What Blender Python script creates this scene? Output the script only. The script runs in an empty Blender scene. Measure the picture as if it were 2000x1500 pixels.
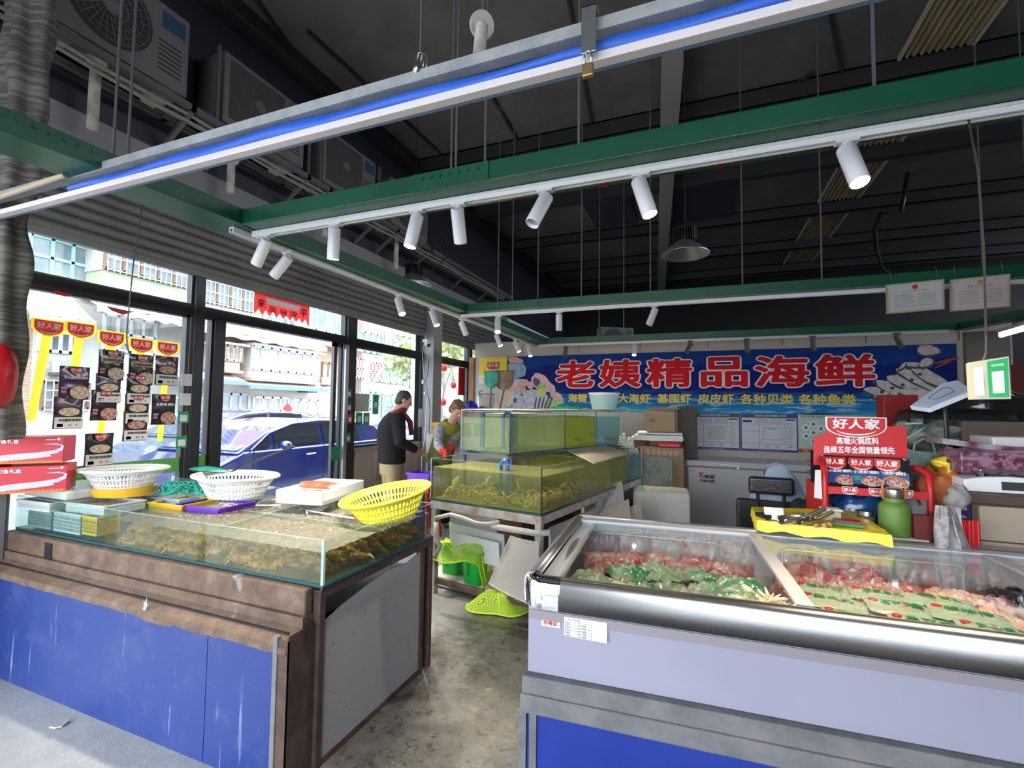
import bpy, bmesh, math, random
from mathutils import Vector, Matrix, Euler, noise
random.seed(7)
C = bpy.context.scene.collection
SC = bpy.context.scene
PI = math.pi
# ---------------------------------------------------------------- camera, sky, exposure
F = 930.8
YAW, PITCH, ROLL, HC = -.377826, .0503376, .01330293, 1.55
_f = Vector((math.sin(YAW)*math.cos(PITCH), math.cos(YAW)*math.cos(PITCH), math.sin(PITCH)))
_r0 = Vector((math.cos(YAW), -math.sin(YAW), 0)); _u0 = _r0.cross(_f)
_r = _r0*math.cos(ROLL) + _u0*math.sin(ROLL); _u = -_r0*math.sin(ROLL) + _u0*math.cos(ROLL)
cam = bpy.data.cameras.new('camera'); co = bpy.data.objects.new('camera', cam); C.objects.link(co)
M = Matrix((( _r.x, _u.x, -_f.x, 0), (_r.y, _u.y, -_f.y, 0), (_r.z, _u.z, -_f.z, HC), (0, 0, 0, 1)))
co.matrix_world = M
cam.sensor_fit = 'HORIZONTAL'; cam.sensor_width = 36; cam.lens = F/2000*36; cam.clip_start = .02; cam.clip_end = 300
SC.camera = co
SC.view_settings.view_transform = 'Standard'; SC.view_settings.look = 'None'
SC.view_settings.gamma = 1; SC.view_settings.use_curve_mapping = False
SC.view_settings.exposure = 2.42
w = bpy.data.worlds.new('overcast_sky'); SC.world = w; w.use_nodes = True
nt = w.node_tree; bg = nt.nodes['Background']
tc = nt.nodes.new('ShaderNodeTexCoord'); sp = nt.nodes.new('ShaderNodeSeparateXYZ'); rp = nt.nodes.new('ShaderNodeValToRGB')
nt.links.new(tc.outputs['Generated'], sp.inputs[0]); nt.links.new(sp.outputs['Z'], rp.inputs[0]); nt.links.new(rp.outputs[0], bg.inputs[0])
rp.color_ramp.elements[0].color = (.30, .32, .34, 1); rp.color_ramp.elements[0].position = 0
rp.color_ramp.elements[1].color = (.80, .89, 1, 1); rp.color_ramp.elements[1].position = .6
e = rp.color_ramp.elements.new(.02); e.color = (.8, .85, .92, 1)
bg.inputs[1].default_value = 2.0
SC.cycles.use_denoising = True
SC.cycles.max_bounces = 7; SC.cycles.diffuse_bounces = 4; SC.cycles.glossy_bounces = 3; SC.cycles.transmission_bounces = 4
SC.cycles.transparent_max_bounces = 40; SC.cycles.sample_clamp_indirect = 4; SC.cycles.caustics_reflective = False; SC.cycles.caustics_refractive = False

def P(px, py, ax, v):
    "world point seen at pixel (px,py) of the 2000x1500 photograph on the plane ax = v"
    d = _f + _r*((px-1000)/F) - _u*((py-750)/F); i = 'XYZ'.index(ax); o = Vector((0, 0, HC))
    return o + d*((v-o[i])/d[i])
# ---------------------------------------------------------------- materials
def N(nt, t, **k):
    n = nt.nodes.new('ShaderNode'+t)
    for a, b in k.items():
        if a.startswith('i_'): n.inputs[a[2:].replace('_', ' ')].default_value = b
        else: setattr(n, a, b)
    return n
def c4(c): return (c[0], c[1], c[2], 1)
def newmat(name):
    m = bpy.data.materials.new(name); m.use_nodes = True; nt = m.node_tree
    return m, nt, nt.nodes['Principled BSDF']
def coords(nt, sc=(1, 1, 1)):
    t = N(nt, 'TexCoord'); mp = N(nt, 'Mapping'); mp.inputs['Scale'].default_value = sc; nt.links.new(t.outputs['Object'], mp.inputs[0]); return mp.outputs[0]
def nz(nt, vec, scale, det=4, rough=.6):
    n = N(nt, 'TexNoise'); n.inputs['Scale'].default_value = scale; n.inputs['Detail'].default_value = det; n.inputs['Roughness'].default_value = rough
    nt.links.new(vec, n.inputs['Vector']); return n.outputs['Fac']
def ramp(nt, fac, stops):
    r = N(nt, 'ValToRGB'); el = r.color_ramp.elements
    while len(el) < len(stops): el.new(.5)
    for e, (p, c) in zip(el, stops): e.position = p; e.color = c4(c) if not isinstance(c, (int, float)) else (c, c, c, 1)
    nt.links.new(fac, r.inputs[0]); return r.outputs[0]
def mixc(nt, fac, a, b):
    m = N(nt, 'Mix', data_type='RGBA')
    for s, v in ((0, fac), (6, a), (7, b)):
        if isinstance(v, (tuple, list)): m.inputs[s].default_value = c4(v)
        elif isinstance(v, (int, float)): m.inputs[s].default_value = v
        else: nt.links.new(v, m.inputs[s])
    return m.outputs[2]
def bump(nt, bs, h, st=.3, d=.01):
    b = N(nt, 'Bump'); b.inputs['Strength'].default_value = st; b.inputs['Distance'].default_value = d
    nt.links.new(h, b.inputs['Height']); nt.links.new(b.outputs[0], bs.inputs['Normal'])
def mat(name, col, r=.5, m=0, c2=None, sc=6, f=(.42, .6), bp=0, bsc=40, alpha=1, em=0, ec=None, coat=0, st=(1, 1, 1), sss=0):
    mt, nt, b = newmat(name); b.inputs['Base Color'].default_value = c4(col); b.inputs['Roughness'].default_value = r; b.inputs['Metallic'].default_value = m
    if alpha < 1: b.inputs['Alpha'].default_value = alpha
    if coat: b.inputs['Coat Weight'].default_value = coat
    if em: b.inputs['Emission Color'].default_value = c4(ec or col); b.inputs['Emission Strength'].default_value = em
    v = None
    if c2: v = coords(nt, st); nt.links.new(ramp(nt, nz(nt, v, sc), [(f[0], col), (f[1], c2)]), b.inputs['Base Color'])
    if bp: v = v or coords(nt, st); bump(nt, b, nz(nt, v, bsc), bp)
    return mt
def see_through(mt, k=.5):
    "thin sheet that lets light from behind glow through it"
    nt = mt.node_tree; b = nt.nodes['Principled BSDF']; t = N(nt, 'BsdfTranslucent'); t.inputs[0].default_value = b.inputs['Base Color'].default_value[:]; mx = N(nt, 'MixShader'); mx.inputs[0].default_value = k
    nt.links.new(b.outputs[0], mx.inputs[1]); nt.links.new(t.outputs[0], mx.inputs[2]); nt.links.new(mx.outputs[0], nt.nodes['Material Output'].inputs[0]); return mt
def glassmat(name, tint=(.9, .96, .94), haze=0, ior=1.45):
    mt, nt, b = newmat(name); nt.nodes.remove(b); out = nt.nodes['Material Output']
    t = N(nt, 'BsdfTransparent'); t.inputs[0].default_value = c4(tint); g = N(nt, 'BsdfGlossy'); g.inputs['Roughness'].default_value = .03
    fr = N(nt, 'Fresnel'); fr.inputs[0].default_value = ior; mx = N(nt, 'MixShader')
    ge = N(nt, 'NewGeometry'); iv = N(nt, 'Math', operation='SUBTRACT'); iv.inputs[0].default_value = 1; nt.links.new(ge.outputs['Backfacing'], iv.inputs[1])
    ml = N(nt, 'Math', operation='MULTIPLY'); nt.links.new(fr.outputs[0], ml.inputs[0]); nt.links.new(iv.outputs[0], ml.inputs[1]); nt.links.new(ml.outputs[0], mx.inputs[0]); nt.links.new(t.outputs[0], mx.inputs[1]); nt.links.new(g.outputs[0], mx.inputs[2])
    o = mx.outputs[0]
    if haze:
        d = N(nt, 'BsdfDiffuse'); d.inputs[0].default_value = (.9, .95, .95, 1); m2 = N(nt, 'MixShader'); m2.inputs[0].default_value = haze
        nt.links.new(o, m2.inputs[1]); nt.links.new(d.outputs[0], m2.inputs[2]); o = m2.outputs[0]
    nt.links.new(o, out.inputs[0]); return mt
def watermat(name, col, alpha, ripple=.3, rsc=14, tint=(.9, .95, .8)):
    mt, nt, b = newmat(name); out = nt.nodes['Material Output']; v = coords(nt)
    b.inputs['Roughness'].default_value = .06; b.inputs['IOR'].default_value = 1.33
    nt.links.new(mixc(nt, nz(nt, v, 5), col, tuple(c*1.35 for c in col)), b.inputs['Base Color'])
    if ripple > 0: bump(nt, b, nz(nt, v, rsc, 5), ripple, .02)
    t = N(nt, 'BsdfTransparent'); t.inputs[0].default_value = c4(tint); mx = N(nt, 'MixShader'); mx.inputs[0].default_value = alpha
    nt.links.new(t.outputs[0], mx.inputs[1]); nt.links.new(b.outputs[0], mx.inputs[2]); nt.links.new(mx.outputs[0], out.inputs[0]); return mt
def netmat(name, col, cell=90, line=.28, fill=.0, tr=.3):
    "woven net: two sets of threads cut out of the surface"
    mt, nt, b = newmat(name); b.inputs['Base Color'].default_value = c4(col); b.inputs['Roughness'].default_value = .6; v = coords(nt)
    s = N(nt, 'SeparateXYZ'); nt.links.new(v, s.inputs[0]); hs = []
    for a, bb, sg in (('X', 'Z', 'ADD'), ('Y', 'Z', 'SUBTRACT')):
        q = N(nt, 'Math', operation=sg); nt.links.new(s.outputs[a], q.inputs[0]); nt.links.new(s.outputs[bb], q.inputs[1])
        q2 = N(nt, 'Math', operation='MULTIPLY'); nt.links.new(q.outputs[0], q2.inputs[0]); q2.inputs[1].default_value = cell
        q3 = N(nt, 'Math', operation='FRACT'); nt.links.new(q2.outputs[0], q3.inputs[0])
        q4 = N(nt, 'Math', operation='LESS_THAN'); nt.links.new(q3.outputs[0], q4.inputs[0]); q4.inputs[1].default_value = line; hs.append(q4.outputs[0])
    mx = N(nt, 'Math', operation='MAXIMUM'); nt.links.new(hs[0], mx.inputs[0]); nt.links.new(hs[1], mx.inputs[1])
    m2 = N(nt, 'Math', operation='MAXIMUM'); nt.links.new(mx.outputs[0], m2.inputs[0]); m2.inputs[1].default_value = fill
    nt.links.new(m2.outputs[0], b.inputs['Alpha']); return mt
# ---------------------------------------------------------------- mesh builder
W = {}                      # world matrices of the things' empties
class B:
    def __init__(s): s.v = []; s.f = []; s.m = []; s.X = Matrix()
    def add(s, vs, fs, mi=0):
        n = len(s.v); s.v += [s.X @ Vector(v) for v in vs]; s.f += [[i+n for i in f] for f in fs]; s.m += [mi]*len(fs); return s
    def box(s, c, d, mi=0, R=None):
        x, y, z = [q/2 for q in d]; c = Vector(c)
        vs = [Vector(p) for p in ((-x,-y,-z),(x,-y,-z),(x,y,-z),(-x,y,-z),(-x,-y,z),(x,-y,z),(x,y,z),(-x,y,z))]
        if R is not None:
            if isinstance(R, (int, float)): R = Matrix.Rotation(R, 3, 'Z')
            vs = [R @ v for v in vs]
        return s.add([v+c for v in vs], [(3,2,1,0),(4,5,6,7),(0,1,5,4),(1,2,6,5),(2,3,7,6),(3,0,4,7)], mi)
    def bb(s, a, b, mi=0):
        return s.box([(p+q)/2 for p, q in zip(a, b)], [abs(p-q) for p, q in zip(a, b)], mi)
    def bar(s, a, b, w_, h, mi=0, up=(0, 0, 1)):
        a, b = Vector(a), Vector(b); d = b-a; L = d.length; x = d.normalized(); y = Vector(up).cross(x)
        if y.length < 1e-4: y = Vector((0, 1, 0))
        y.normalize(); z = x.cross(y); R = Matrix((x, y, z)).transposed(); return s.box((a+b)/2, (L, w_, h), mi, R)
    def tube(s, pts, r, n=8, mi=0, cap=True, closed=False):
        pts = [Vector(p) for p in pts]; k = len(pts); rs = r if isinstance(r, (list, tuple)) else [r]*k; vs = []; fs = []; ref = None
        for i, p in enumerate(pts):
            if closed: t = pts[(i+1) % k]-pts[i-1]
            else: t = pts[min(i+1, k-1)]-pts[max(i-1, 0)]
            t.normalize()
            if ref is None: ref = Vector((0, 0, 1)) if abs(t.z) < .9 else Vector((1, 0, 0))
            u = (ref-t*ref.dot(t)); u = u.normalized() if u.length > 1e-5 else t.orthogonal().normalized(); ref = u; q = t.cross(u)
            vs += [p+(u*math.cos(2*PI*j/n)+q*math.sin(2*PI*j/n))*rs[i] for j in range(n)]
        for i in range(k if closed else k-1):
            a = i*n; b = ((i+1) % k)*n
            fs += [(a+j, a+(j+1) % n, b+(j+1) % n, b+j) for j in range(n)]
        if cap and not closed: fs += [tuple(range(n))[::-1], tuple(range((k-1)*n, k*n))]
        return s.add(vs, fs, mi)
    def cyl(s, a, b, r, n=16, mi=0, r2=None, cap=True): return s.tube([a, b], [r, r if r2 is None else r2], n, mi, cap)
    def lathe(s, prof, c=(0, 0, 0), n=32, mi=0, R=None, sx=1, sy=1):
        vs = []; fs = []; k = len(prof); c = Vector(c)
        for (r, z) in prof:
            for j in range(n):
                v = Vector((r*sx*math.cos(2*PI*j/n), r*sy*math.sin(2*PI*j/n), z)); vs.append((R @ v if R else v)+c)
        for i in range(k-1): fs += [(i*n+j, i*n+(j+1) % n, (i+1)*n+(j+1) % n, (i+1)*n+j) for j in range(n)]
        if prof[0][0] > 1e-6: fs.append(tuple(range(n))[::-1])
        if prof[-1][0] > 1e-6: fs.append(tuple(range((k-1)*n, k*n)))
        return s.add(vs, fs, mi)
    def sph(s, c, r, n=12, mi=0, R=None, nzf=0, seed=0):
        r = (r, r, r) if isinstance(r, (int, float)) else r; vs = []; fs = []; c = Vector(c); m = n//2
        for i in range(m+1):
            for j in range(n):
                a = PI*i/m; b = 2*PI*j/n; v = Vector((math.sin(a)*math.cos(b), math.sin(a)*math.sin(b), math.cos(a)))
                if nzf: v *= 1+nzf*noise.noise(v*2.2+Vector((seed, 0, 0)))
                v = Vector((v.x*r[0], v.y*r[1], v.z*r[2])); vs.append((R @ v if R else v)+c)
        for i in range(m): fs += [(i*n+j, (i+1)*n+j, (i+1)*n+(j+1) % n, i*n+(j+1) % n) for j in range(n)]
        return s.add(vs, fs, mi)
    def prism(s, poly, o, x, y, h, mi=0):
        "polygon (u,v) in the plane o + u*x + v*y, extruded by h along x cross y"
        o, x, y = Vector(o), Vector(x), Vector(y); nn = x.cross(y).normalized()*h; k = len(poly)
        a = [o+x*u+y*v for u, v in poly]
        fs = [tuple(range(k)), tuple(range(k, 2*k))[::-1]]+[(i, i+k, (i+1) % k+k, (i+1) % k) for i in range(k)]
        return s.add(a+[p+nn for p in a] if h else a, fs if h else [tuple(range(k))], mi)
    def quad(s, a, b, c, d, mi=0): return s.add([a, b, c, d], [(0, 1, 2, 3)], mi)
    def grid(s, fn, nu, nv, mi=0, closeu=False):
        vs = [fn(i/(nu if closeu else nu-1), j/(nv-1)) for j in range(nv) for i in range(nu)]
        fs = [(j*nu+i, j*nu+(i+1) % nu, (j+1)*nu+(i+1) % nu, (j+1)*nu+i) for j in range(nv-1) for i in range(nu if closeu else nu-1)]
        return s.add(vs, fs, mi)
    def loft(s, rings, n=16, mi=0):
        "rings: (centre, rx, ry, axis tilt matrix or None)"
        vs = []; k = len(rings)
        for c, rx, ry, R in rings:
            for j in range(n):
                v = Vector((rx*math.cos(2*PI*j/n), ry*math.sin(2*PI*j/n), 0)); vs.append((R @ v if R else v)+Vector(c))
        fs = [(i*n+j, i*n+(j+1) % n, (i+1)*n+(j+1) % n, (i+1)*n+j) for i in range(k-1) for j in range(n)]
        fs += [tuple(range(n))[::-1], tuple(range((k-1)*n, k*n))]; return s.add(vs, fs, mi)
    def text(s, body, o, x, y, w_, h, mi=0, bold=0, off=.002, mirror=False):
        "flat lettering fitted into w_ x h with its lower left corner at o"
        vs, ps = glyphs(body)
        if not vs: return s
        dirs = [(0, 0)] if not bold else [(bold*math.cos(PI*i/4), bold*math.sin(PI*i/4)) for i in range(8)]
        x0 = min(v[0] for v in vs); x1 = max(v[0] for v in vs); y0 = min(v[1] for v in vs); y1 = max(v[1] for v in vs)
        o, x, y = Vector(o), Vector(x).normalized(), Vector(y).normalized(); nn0 = x.cross(y); nn = nn0*off
        if mirror: nn0 = nn0
        f_ = lambda a: (x1-a) if mirror else (a-x0)
        for ii, (dx, dy) in enumerate(dirs): s.add([o+x*f_(a+dx)/(x1-x0)*w_+y*(b+dy-y0)/(y1-y0)*h+nn*(1 if off else 0)+nn0*(.00022*ii) for a, b in vs], ps, mi)
        return s
    def build(s, name, mats, parent=None, world=False, bevel=0, smooth=False, rm=0, kind=None, seg=2):
        mats = mats if isinstance(mats, (list, tuple)) else [mats]
        vs = s.v; org = Vector((0, 0, 0))
        if parent is not None and world:
            iv = W[parent.name].inverted(); vs = [iv @ v for v in vs]
        elif parent is None:
            xs = [v.x for v in vs]; ys = [v.y for v in vs]; zs = [v.z for v in vs]
            org = Vector(((min(xs)+max(xs))/2, (min(ys)+max(ys))/2, min(zs))); vs = [v-org for v in vs]
        me = bpy.data.meshes.new(name); me.from_pydata([tuple(v) for v in vs], [], s.f)
        for m_ in mats: me.materials.append(m_)
        me.polygons.foreach_set('material_index', s.m)
        if smooth: me.polygons.foreach_set('use_smooth', [True]*len(s.f))
        me.update(); bm = bmesh.new(); bm.from_mesh(me); bmesh.ops.recalc_face_normals(bm, faces=bm.faces) if len(s.f) < 60000 else None; bm.to_mesh(me); bm.free()
        if smooth == 2:
            try: me.set_sharp_from_angle(angle=R_(38))
            except Exception: pass
        o = bpy.data.objects.new(name, me); C.objects.link(o); o.location = org
        if parent is not None: o.parent = parent
        else: W[o.name] = Matrix.Translation(org)
        if bevel:
            md = o.modifiers.new('bevel', 'BEVEL'); md.width = bevel; md.segments = seg; md.limit_method = 'ANGLE'; md.angle_limit = R_(40)
        if rm:
            md = o.modifiers.new('fuse', 'REMESH'); md.mode = 'VOXEL'; md.voxel_size = rm; md.use_smooth_shade = True
            md = o.modifiers.new('soft', 'SMOOTH'); md.iterations = 4; md.factor = .5
        if kind: o['kind'] = kind
        return o
def R_(d): return math.radians(d)
_gc = {}
def glyphs(body, bold=0):
    k = (body, bold)
    if k not in _gc:
        cu = bpy.data.curves.new('t', 'FONT'); cu.body = body; cu.resolution_u = 3; cu.fill_mode = 'FRONT'
        o = bpy.data.objects.new('t', cu); C.objects.link(o); dg = bpy.context.evaluated_depsgraph_get()
        me = bpy.data.meshes.new_from_object(o.evaluated_get(dg), depsgraph=dg)
        _gc[k] = ([(v.co.x, v.co.y) for v in me.vertices], [tuple(p.vertices) for p in me.polygons])
        bpy.data.objects.remove(o); bpy.data.curves.remove(cu); bpy.data.meshes.remove(me)
    return _gc[k]
def tag(o, label, cat, group=None, kind=None):
    o['label'] = label; o['category'] = cat
    if group: o['group'] = group
    if kind: o['kind'] = kind
    return o
def T(name, label, cat, loc, rz=0, group=None, rot=None):
    o = bpy.data.objects.new(name, None); C.objects.link(o); o.empty_display_size = .1
    m = Matrix.Translation(Vector(loc)) @ (rot.to_4x4() if rot else Matrix.Rotation(rz, 4, 'Z'))
    o.matrix_world = m; W[o.name] = m; return tag(o, label, cat, group)
def st(o): o['kind'] = 'structure'; return o
def dup(root, loc, rz=0, label=None, group=None, rot=None, scale=None):
    r = root.copy(); C.objects.link(r); r.matrix_world = Matrix.Translation(Vector(loc)) @ (rot.to_4x4() if rot else Matrix.Rotation(rz, 4, 'Z'))
    if scale: r.scale = (scale,)*3
    if label: r['label'] = label
    if group: r['group'] = group
    for ch in list(root.children):
        c = ch.copy(); C.objects.link(c); c.parent = r
        for g in list(ch.children): d = g.copy(); C.objects.link(d); d.parent = c
    W[r.name] = r.matrix_world.copy(); return r
def shortbox(a, b): return B().bb(a, b)
def rotm(x=0, y=0, z=0): return Euler((R_(x), R_(y), R_(z)), 'XYZ').to_matrix()
# ---------------------------------------------------------------- shared materials
def mk_concrete():
    mt, nt, b = newmat('wet_concrete'); v = coords(nt)
    big = nz(nt, v, 1.3, 6); fine = nz(nt, v, 14, 8, .7); spk = nz(nt, v, 60, 3, .8)
    c = ramp(nt, fine, [(.3, (.035, .033, .029)), (.5, (.13, .125, .108)), (.70, (.27, .26, .235))])
    c = mixc(nt, ramp(nt, spk, [(.36, .0), (.62, .5)]), c, (.30, .29, .265))
    wet = ramp(nt, big, [(.47, 0.0), (.56, 1.0)])
    sx = N(nt, 'SeparateXYZ'); nt.links.new(v, sx.inputs[0]); q = N(nt, 'Math', operation='MULTIPLY_ADD'); nt.links.new(big, q.inputs[0]); q.inputs[1].default_value = .5; nt.links.new(sx.outputs['X'], q.inputs[2])
    mp = N(nt, 'MapRange'); nt.links.new(q.outputs[0], mp.inputs['Value']); mp.inputs['From Min'].default_value = -3.88; mp.inputs['From Max'].default_value = -3.68   # trodden wet aisle; outside drier, its daylight brightness put into the paler colour
    drop = ramp(nt, nz(nt, v, 30, 3, .6), [(.60, 0.0), (.63, .85)])
    inner = mixc(nt, drop, mixc(nt, wet, mixc(nt, .65, c, (.03, .028, .024)), mixc(nt, .35, c, (.045, .042, .036))), (.03, .028, .025)); outer = mixc(nt, .55, c, (.42, .42, .42))
    nt.links.new(mixc(nt, mp.outputs[0], outer, inner), b.inputs['Base Color'])
    nt.links.new(ramp(nt, big, [(.38, .04), (.47, .25), (.58, .7)]), b.inputs['Roughness'])
    bump(nt, b, fine, .35, .01); return mt
def mk_blue():
    mt, nt, b = newmat('scuffed_blue_paint'); v = coords(nt); vs = coords(nt, (30, 30, 2.0)); n1 = nz(nt, vs, 1.0, 5, .65); n2 = nz(nt, v, 5, 7, .7); n3 = nz(nt, v, 45, 3)
    c = mixc(nt, ramp(nt, n2, [(.52, 0.0), (.8, .55)]), (.008, .028, .155), (.085, .105, .21))
    c = mixc(nt, ramp(nt, n1, [(.64, 0.0), (.74, .6)]), c, (.34, .40, .55)); c = mixc(nt, ramp(nt, n3, [(.7, 0.0), (.78, .5)]), c, (.35, .4, .5))
    nt.links.new(c, b.inputs['Base Color']); b.inputs['Roughness'].default_value = .42; bump(nt, b, n3, .08); return mt
def mk_rust(name, a=(.065, .04, .03), b2=(.155, .095, .062), c3=(.22, .19, .165), k=.62):
    mt, nt, b = newmat(name); v = coords(nt); n1 = nz(nt, v, 9, 8, .7); n2 = nz(nt, v, 2.4, 6)
    c = ramp(nt, n1, [(.3, a), (.55, b2), (.8, c3)]); c = mixc(nt, ramp(nt, n2, [(k, 0.0), (k+.04, .75)]), c, (.34, .36, .38))
    nt.links.new(c, b.inputs['Base Color']); b.inputs['Roughness'].default_value = .75; bump(nt, b, nz(nt, v, 120, 6, .8), .6, .006); return mt
def mk_stain(name, base, dark, sc=3, k=(.5, .75), r=.55, spk=True):
    mt, nt, b = newmat(name); v = coords(nt, (1, 1, .6)); c = mixc(nt, ramp(nt, nz(nt, v, sc, 8, .7), [(k[0], 0.0), (k[1], .8)]), base, dark)
    if spk: c = mixc(nt, ramp(nt, nz(nt, v, 60, 2), [(.66, 0.0), (.72, .8)]), c, dark)
    nt.links.new(c, b.inputs['Base Color']); b.inputs['Roughness'].default_value = r; return mt
def mk_brick():
    mt, nt, b = newmat('pale_brick'); t = N(nt, 'TexCoord'); s = N(nt, 'SeparateXYZ'); cb = N(nt, 'CombineXYZ'); nt.links.new(t.outputs['Object'], s.inputs[0])
    q = N(nt, 'Math', operation='ADD'); nt.links.new(s.outputs['X'], q.inputs[0]); nt.links.new(s.outputs['Y'], q.inputs[1]); nt.links.new(q.outputs[0], cb.inputs[0]); nt.links.new(s.outputs['Z'], cb.inputs[1])
    br = N(nt, 'TexBrick'); nt.links.new(cb.outputs[0], br.inputs['Vector']); br.inputs['Scale'].default_value = 1; br.inputs['Brick Width'].default_value = .24; br.inputs['Row Height'].default_value = .075
    br.inputs['Mortar Size'].default_value = .008; br.inputs['Color1'].default_value = (.42, .22, .14, 1); br.inputs['Color2'].default_value = (.50, .30, .20, 1); br.inputs['Mortar'].default_value = (.45, .42, .38, 1)
    nt.links.new(br.outputs[0], b.inputs['Base Color']); b.inputs['Roughness'].default_value = .85; return mt
MT = dict(
 concrete=mk_concrete(), blue=mk_blue(), rust=mk_rust('rusted_angle_iron'), rustd=mk_rust('dark_rusted_steel', (.03, .02, .017), (.09, .05, .035), (.16, .13, .11), .75),
 galv=mk_rust('weathered_galvanised_steel', (.10, .10, .105), (.16, .16, .165), (.24, .22, .21), .66), dirtyw=mk_stain('dirty_white_board', (.36, .355, .325), (.07, .06, .05), 5, (.58, .8)),
 brick=mk_brick(), whitem=mat('white_enamel', (.78, .78, .8), .35), lavf=mat('cool_white_enamel', (.28, .28, .355), .32, c2=(.265, .265, .34), sc=2), white=mat('white_plastic', (.8, .8, .8), .4),
 dark=mat('black_frame_paint', (.018, .018, .02), .4), blk=mat('black_plastic', (.012, .012, .014), .35), green=mat('green_beam_paint', (.004, .070, .034), .35, c2=(.006, .085, .042), sc=3),
 lint=mat('light_grey_cladding', (.22, .215, .24), .5), roof=mat('dark_roof_sheet', (.105, .105, .108), .6, c2=(.135, .135, .138), sc=1.5), purl=mat('dark_steel_purlin', (.03, .03, .033), .5), blackw=mat('near_black_wall', (.008, .008, .010), .8), wallup=mat('dark_blue_grey_cladding', (.020, .022, .036), .55),
 shut=mat('grey_shutter_slats', (.17, .168, .165), .45, c2=(.14, .138, .135), sc=2), beige=mat('beige_wall_panel', (.52, .47, .41), .5, c2=(.48, .43, .375), sc=1), grey=mat('mid_grey_paint', (.28, .28, .29), .5),
 greyd=mat('dark_grey_paint', (.10, .10, .105), .55), steel=mat('brushed_steel', (.62, .62, .63), .28, 1), chrome=mat('polished_chrome', (.8, .8, .82), .07, 1), alum=mat('aluminium_profile', (.55, .56, .57), .35, .9),
 red=mat('red_plastic', (.55, .015, .018), .4), redp=mat('red_print', (.60, .02, .025), .45), yel=mat('yellow_print', (.85, .62, .04), .5), yelc=mat('clear_yellow_plastic', (.80, .75, .06), .3, alpha=.88),
 teal=mat('teal_rope', (.03, .42, .32), .6), card=mk_stain('brown_cardboard', (.38, .26, .16), (.2, .13, .08), 3, (.6, .9), .8, False), cardp=mk_stain('pale_cardboard', (.50, .43, .34), (.25, .2, .15), 4, (.58, .85), .8),
 foam=mat('white_foam', (.80, .81, .79), .8, bp=.15, bsc=150), foamd=mk_stain('dirty_white_foam', (.62, .60, .54), (.3, .27, .2), 4, (.6, .8), .8), glass=glassmat('tank_glass', (.93, .98, .96)), gedge=mat('green_glass_edge', (.04, .11, .12), .15, alpha=.85),
 wglass=glassmat('window_glass', (.80, .84, .84), .012), bpipe=mat('blue_pipe', (.02, .14, .50), .35), pvc=mat('aged_white_pipe', (.58, .56, .50), .5, c2=(.40, .37, .3), sc=10),
 bluecap=mat('blue_plastic', (.02, .05, .35), .4), purple=mat('purple_plastic', (.16, .03, .55), .4), olive=mat('tan_fabric', (.32, .24, .13), .85), skin=mat('skin', (.52, .28, .19), .5),
 ink=mat('black_ink', (.02, .02, .02), .6), inkw=mat('white_ink', (.85, .85, .85), .5), inkg=mat('green_ink', (.02, .28, .10), .5), paper=mat('paper', (.72, .72, .70), .7), screen=mat('paper_grey', (.45, .46, .5), .7),
 lamp=mat('glowing_warm_lens', (1, .8, .5), .3, em=26, ec=(1, .74, .38)), lampc=mat('glowing_white_lens', (1, 1, 1), .3, em=18, ec=(1, .9, .75)))
# ================================================================ THE SETTING
XS = -4.1                                    # storefront plane
def yv(px, py, X=XS): return P(px, py, 'X', X).y
st(B().bb((-4.3, -4, -.05), (9, 14.5, 0)).build('floor', MT['concrete']))
st(B().bb((-45, -10, -.3), (-4.3, 45, -.2)).build('floor_street', mat('street_asphalt', (.30, .30, .30), .8, c2=(.24, .24, .24), sc=2)))
st(B().bb((-5.2, -6, -.2), (-4.3, 30, -.04)).build('floor_kerb', mat('kerb_stone', (.45, .44, .42), .8)))
st(B().bb((-4.1, -3.2, 5.2), (9, 14.5, 5.3)).build('ceiling', MT['roof']))  # ceiling carried on unseen behind the camera to dim the foreground
st(B().bb((8.8, -3.2, 0), (9, 2.5, 5.3)).build('wall_right', MT['wallup']))
b = B(); b.bb((1.6, -3.3, 0), (9, -3.2, 5.3)); b.bb((-4.1, -3.3, 3.3), (1.6, -3.2, 5.3)); st(b.build('wall_near', MT['wallup']))  # unseen wall added behind the camera to cut the frontal daylight
st(B().bb((-4.15, -3.2, 3.53), (-3.95, 14.5, 5.25)).build('wall_left', MT['wallup']))
st(B().bb((-4.1, 14.3, 0), (9, 14.5, 5.3)).build('wall_far', MT['blackw']))
st(B().bb((8.8, 2.5, 0), (9, 14.5, 3.9)).build('wall_right', MT['wallup']))  # unseen wall kept low so sky light reaches the far roof
st(B().bb((-4.18, -3.2, 3.14), (-3.93, 9.6, 3.53)).build('trim_1', MT['lint']))
st(B().bb((-3.83, 7.8, 0), (3.62, 7.9, 2.72)).build('wall_back', MT['beige']))
b = B()
for x in (-2.9, -1.9, -.9, .1, 1.1, 2.1, 3.1): b.bb((x-.004, 7.79, 2.5), (x+.004, 7.805, 2.72))
st(b.build('trim_2', MT['greyd']))
b = B().bb((-3.93, 7.76, 0), (-3.83, 7.9, 2.46)); st(b.build('trim_3', mat('orange_brown_wood', (.36, .15, .06), .5, c2=(.28, .11, .04), sc=3, st=(8, 8, 1))))
st(B().bb((-4.15, 9.45, 0), (-4.0, 14.3, 3.14)).build('wall_left', MT['wallup']))
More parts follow.
